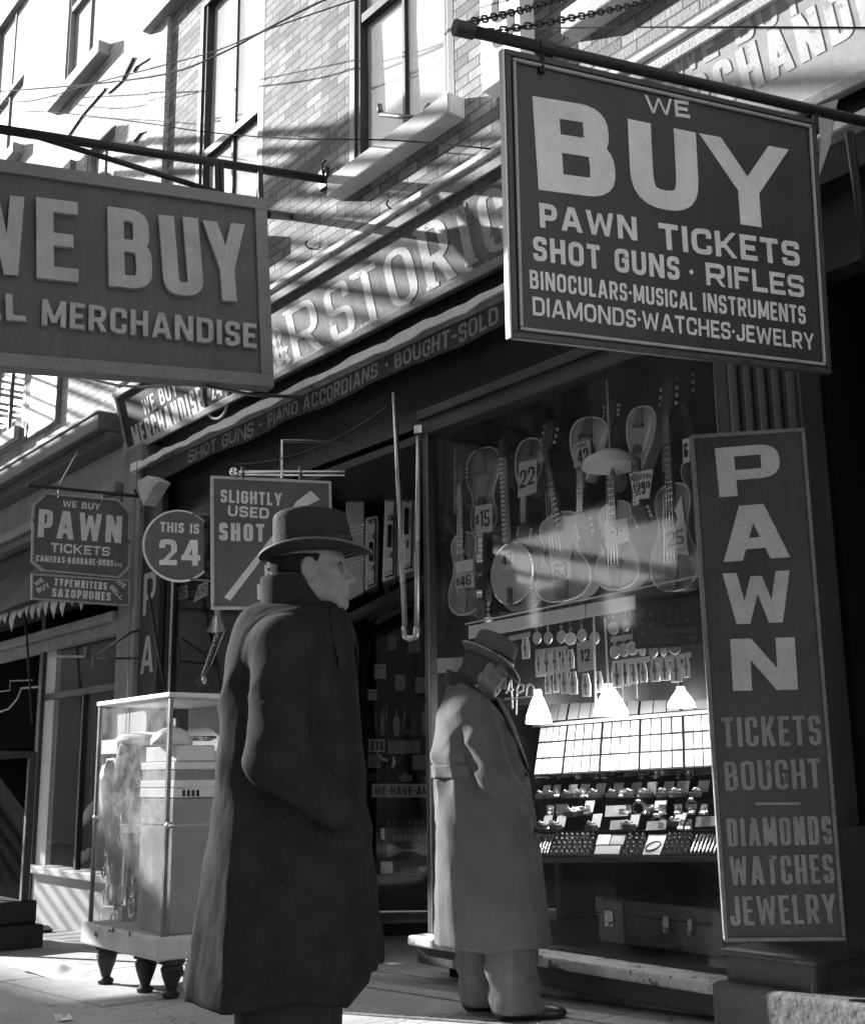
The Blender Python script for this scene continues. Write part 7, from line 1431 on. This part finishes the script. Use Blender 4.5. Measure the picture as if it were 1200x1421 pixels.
def coat1(X, Y, Z):
    d, cx, a, b = loftd(X, Y, Z, S1, 2.7); th = np.arctan2(Y/b, (X-cx)/a)
    d = d-(.010*ridge(2.5*th+1.2+Z*.9)+.006*ridge(5.5*th+Z*1.7+.4))*smst(1.15, .5, Z)+wool(X, Y, Z, .0022)
    d = d-.006*ridge(X*19-Z*13+.6)*np.exp(-((Z-1.28)/.13)**2)*(X < cx+.05)
    d = d-.007*ridge(Z*22+X*20+1)*np.exp(-((Z-.93)/.09)**2-((X-.16)/.09)**2)
    for s in (-1, 1):
        arm = sleeve(X, Y, Z, (.024, s*.158, 1.395), (.022, s*.225, 1.085), (.165 if s < 0 else .11, s*.175, .955), .088, .08, .062, .0045, .7*s)
        d = smin(d, arm, .014+.03*smst(1.25, 1.42, Z))
    d = smax(d, Z-1.545+.25*np.abs(Y), .02)
    d = d+.006*np.exp(-(((X-.16-.35*(Z-.93))/.007)**2))*(np.abs(Z-.93) < .1)*(Y < -.1)
    d = d+.006*np.exp(-(((X-.222-.1*(Z-.9))/.0055)**2))*(Z < .9)*(Y < .05)
    d = d+.004*np.exp(-((np.sqrt((X-.03)**2+(Z-1.36)**2)-.125)/.005)**2)*(Y < -.1)*(Z > 1.24)
    d = d-.005*(np.abs(X-.15-.42*(Z-.93)) < .011)*(np.abs(Z-.93) < .085)*(Y < -.1)
    return smax(d, (.46+.075*smst(.205, .222, X)+.01*np.sin(X*17))-Z, .006)
V, F = surfnet(coat1, (-.34, -.36, .34), (.35, .36, 1.6), .0085); ct1 = addmesh(V, F, 'coat', m_coat1, p1, None, 1)
def collar1(X, Y, Z):
    q = np.sqrt(((X-.03)/.098)**2+(Y/.088)**2); d = np.abs((q-1)*.09+.12*(1.52-Z)*.3)-.009
    top = 1.612-1.5*np.maximum(0, X-.05); d = smax(d, Z-top, .006); d = smax(d, 1.47-Z, .006); return smax(d, X-.125-.02*np.sin(Z*20), .006)
V, F = surfnet(collar1, (-.12, -.13, 1.45), (.16, .13, 1.66), .0055); addmesh(V, F, 'collar', m_coat1, ct1)
def lapel1(X, Y, Z):
    d, cx, a, b = loftd(X, Y, Z, S1); s = np.abs(d-.006)-.006; r = X-(.135+.18*(1.5-Z)); s = smax(s, -r, .004); s = smax(s, 1.33+(.12-np.abs(Y))*.8-Z, .004); return smax(s, Z-1.515, .004)
V, F = surfnet(lapel1, (.05, -.22, 1.2), (.25, .22, 1.54), .0055); addmesh(V, F, 'lapel', m_coat1, ct1)
mb = MB(); mb.sphere((.147, -.03, 1.49), (.02, .03, .03), 10, 8); local(mb, 'shirt_collar', m_white, p1, smooth=True)
for s in (-1, 1):
    mb = MB(); R_ = [[Vector((x+r1*math.cos(t), s*.1+r2*math.sin(t), z)) for t in [k*math.pi/12 for k in range(24)]] for z, x, r1, r2 in ((.62, .02, .13, .098), (.45, .02, .125, .1), (.25, .02, .118, .098), (.1, .03, .112, .095), (.045, .035, .115, .096))]; mb.loft(R_); local(mb, 'trouser_leg', m_trs1, p1, smooth=True)
    def sh(X, Y, Z, s=s): d = smin(rcone(X, Y, Z, (-.05, s*.1, .045), (.06, s*.105, .045), .045, .045), sell(X, Y, Z, (.125, s*.11, .03), (.08, .045, .036)), .03); return smax(d, .002-Z, .004)
    V, F = surfnet(sh, (-.13, s*.1-.09, -.02), (.24, s*.1+.1, .12), .007); addmesh(V, F, 'shoe', m_shoe, p1)

def brow1(X, Y, Z):
    A = np.abs(Y); d = rcone(X, A, Z, (.0935, .012, .027), (.083, .043, .029), .006, .0045); return smin(d, rcone(X, A, Z, (.1035, .002, -.0575), (.0945, .021, -.064), .0055, .004), .002)  # brows, and a dark strip put in for the shadow under the nose
V, F = surfnet(brow1, (.06, -.06, -.08), (.125, .06, .05), .003); addmesh(V, F, 'brows_lip_shade', m_hair, p1, H1, 1)
# ---- the man in the grey overcoat looking down into the window
m_coat2 = M('grey wool overcoat', .125, .95, .25, 5, 150, bump=.6, bscale=260, fold=(6, .35, .02), sheen=.0, spec=.05, bdist=.004); m_felt2 = M('grey felt hat', .12, .85, .2, 8, 160, bump=.4, bscale=160, fold=(9, 1, .012), spec=.1); m_rib2 = M('dark grey hat ribbon', .035, .5, .2)
m_trs2 = M('grey striped trousers', .12, .9, .3, 9, 160, bump=.3, bscale=300, streak=.9, fold=(8, .5, .03)); m_vel = M('dark velvet collar', .03, .9, .2, sheen=.1)
W2 = person_frame(onG(690, 1411), 6, (1.1, 1.08, 1.066))
p2 = thing('person', 'person in a belted grey overcoat and grey hat looking down at the window', 'person', mat=W2)
H2m = Matrix.Translation((-.02, 0, 1.497))@Matrix.Rotation(math.radians(26), 4, 'Y')@Matrix.Rotation(math.radians(10), 4, 'Z')
make_head(p2, H2m, m_skin, (-.105, 0, 1.355), 0.0)
mb = MB()
for s in (-1, 1): mb.sphere(H2m@Vector((.083, s*.0315, .002)), .0115, 12, 8)
local(mb, 'eyes', m_eye, p2, smooth=True)
V, F = surfnet(hair1, (-.13, -.1, -.15), (.1, .1, .07), .0055); addmesh(V, F, 'hair', M('greying hair', .08, .85, .3, 40, 120, bump=.6, bscale=260, spec=.03), p2, H2m)
HH2 = Matrix.Translation((.003, 0, 1.527))@Matrix.Rotation(math.radians(25), 4, 'Y')
make_hat(p2, HH2, .108, .09, .112, (.152, .13, .004), m_felt2, m_rib2, front_dip=.03, back_up=.034, dent=.012, pinch=.06, edge=m_rim)
S2 = [(1.47, -.18, -.03, .08, 0), (1.42, -.185, -.01, .1, 0), (1.38, -.2, .02, .14, 0), (1.33, -.225, .045, .18, 0), (1.25, -.252, .085, .205, 0), (1.09, -.256, .135, .215, 0), (1.03, -.25, .15, .21, 0), (.94, -.25, .168, .215, 0), (.66, -.255, .205, .232, 0), (.31, -.265, .236, .25, 0), (.25, -.27, .24, .255, 0)]
def coat2b(X, Y, Z):
    d, cx, a, b = loftd(X, Y, Z, S2); th = np.arctan2(Y/b, (X-cx)/a)
    d = d-(.006*ridge(2*th+2+Z*.8)+.004*ridge(4.5*th+Z*1.6+.5))*smst(1.0, .4, Z)+wool(X, Y, Z, .002)
    d = d-.009*ridge(6*th+1)*np.exp(-((Z-.98)/.07)**2)*(X < cx)-.008*ridge(5*th+2)*np.exp(-((Z-1.11)/.06)**2)*(X < cx)
    return d-.006*ridge(X*21-Z*15)*np.exp(-((Z-1.22)/.1)**2)-.012*np.exp(-((Z-1.10)/.04)**2)*(X < cx-.08)
def coat2(X, Y, Z):
    d = coat2b(X, Y, Z)
    for s in (-1, 1):
        arm = sleeve(X, Y, Z, (-.095, s*.16, 1.295), (-.02, s*.238, 1.0), (.095, s*.165, .88), .088, .08, .06, .009, 1.1*s)
        d = smin(d, arm, .012+.05*smst(1.15, 1.3, Z))
    d = d-.008*ridge(X*26+Z*24)*np.exp(-((Z-.87)/.07)**2-((X-.09)/.08)**2)
    d = smax(d, Z-1.44+.9*(X+.14)+.25*np.abs(Y)*0, .02)
    d = d+.006*np.exp(-(((X-.165-.1*(.7-Z))/.006)**2))*(Z < 1.0)*(Y < .02)
    return smax(d, .298+.006*np.sin(X*21)-Z, .006)
V, F = surfnet(coat2, (-.32, -.36, .27), (.3, .36, 1.52), .0085); ct2 = addmesh(V, F, 'coat', m_coat2, p2, None, 1)
def belt2(X, Y, Z): d = coat2b(X, Y, Z); s = np.abs(d-.004)-.006; s = smax(s, np.abs(Z-1.035)-.03, .003); return smax(s, X+.115, .004)
V, F = surfnet(belt2, (-.32, -.26, .98), (-.08, .26, 1.09), .006); addmesh(V, F, 'belt', m_coat2, ct2)
def collar2(X, Y, Z):
    x = X+.11; q = np.sqrt((x/.085)**2+(Y/.086)**2); d = np.abs((q-1)*.085-.35*(1.44-Z)*.6)-.009; d = smax(d, Z-(1.475-.75*(X+.16)), .006); d = smax(d, (1.40-.85*(X+.16))-Z, .006); return smax(d, X-.0, .006)
V, F = surfnet(collar2, (-.28, -.17, 1.22), (.03, .17, 1.52), .0055); addmesh(V, F, 'collar', m_vel, ct2)
mb = MB(); mb.lathe([(.066, 0), (.063, .05)], Matrix.Translation((-.098, 0, 1.385))@Matrix.Rotation(math.radians(20), 4, 'Y'), 24); local(mb, 'shirt_collar', m_white, p2, smooth=True)
def lapel2(X, Y, Z):
    d, cx, a, b = loftd(X, Y, Z, S2); s = np.abs(d-.006)-.006; s = smax(s, -(X-(.0+.45*(1.36-Z))), .004); s = smax(s, 1.03+.3*(.1-np.abs(Y))-Z, .004); return smax(s, Z-1.36, .004)
V, F = surfnet(lapel2, (-.05, -.2, .98), (.2, .2, 1.38), .006); addmesh(V, F, 'lapel', m_coat2, ct2)
mb = MB()
for z in (1.02, .9, .78): mb.sphere((.13+.16*(1.02-z), -.125, z), (.012, .012, .012), 8, 6)
local(mb, 'button', m_ink, ct2, smooth=True)
for s, x0 in ((-1, .045), (1, -.055)):
    mb = MB(); R_ = [[Vector((x+r1*math.cos(t)*(1+.05*math.sin(3*t+z*9))+.007*math.sin(z*55+2*t)*(z < .26), s*.1+r2*math.sin(t), z)) for t in [k*math.pi/12 for k in range(24)]] for z, x, r1, r2 in [(z_, x0+.028*max(0, (.22-z_)/.2)**1.5, .107+.013*min(1, max(0, z_-.1)/.4)+.008*max(0, .1-z_)/.07, .098) for z_ in [.6, .5, .42, .34, .28, .24, .21, .18, .155, .13, .11, .09, .07, .05, .035]]]; mb.loft(R_); local(mb, 'trouser_leg', m_trs2, p2, smooth=True)
    def sh2(X, Y, Z, s=s, x0=x0): d = smin(rcone(X, Y, Z, (x0-.04, s*.1, .042), (x0+.07, s*.105, .042), .042, .043), sell(X, Y, Z, (x0+.145, s*.11, .028), (.085, .045, .034)), .03); return smax(d, .002-Z, .004)
    V, F = surfnet(sh2, (x0-.12, s*.1-.09, -.02), (x0+.28, s*.1+.1, .11), .007); addmesh(V, F, 'shoe', m_shoe, p2)
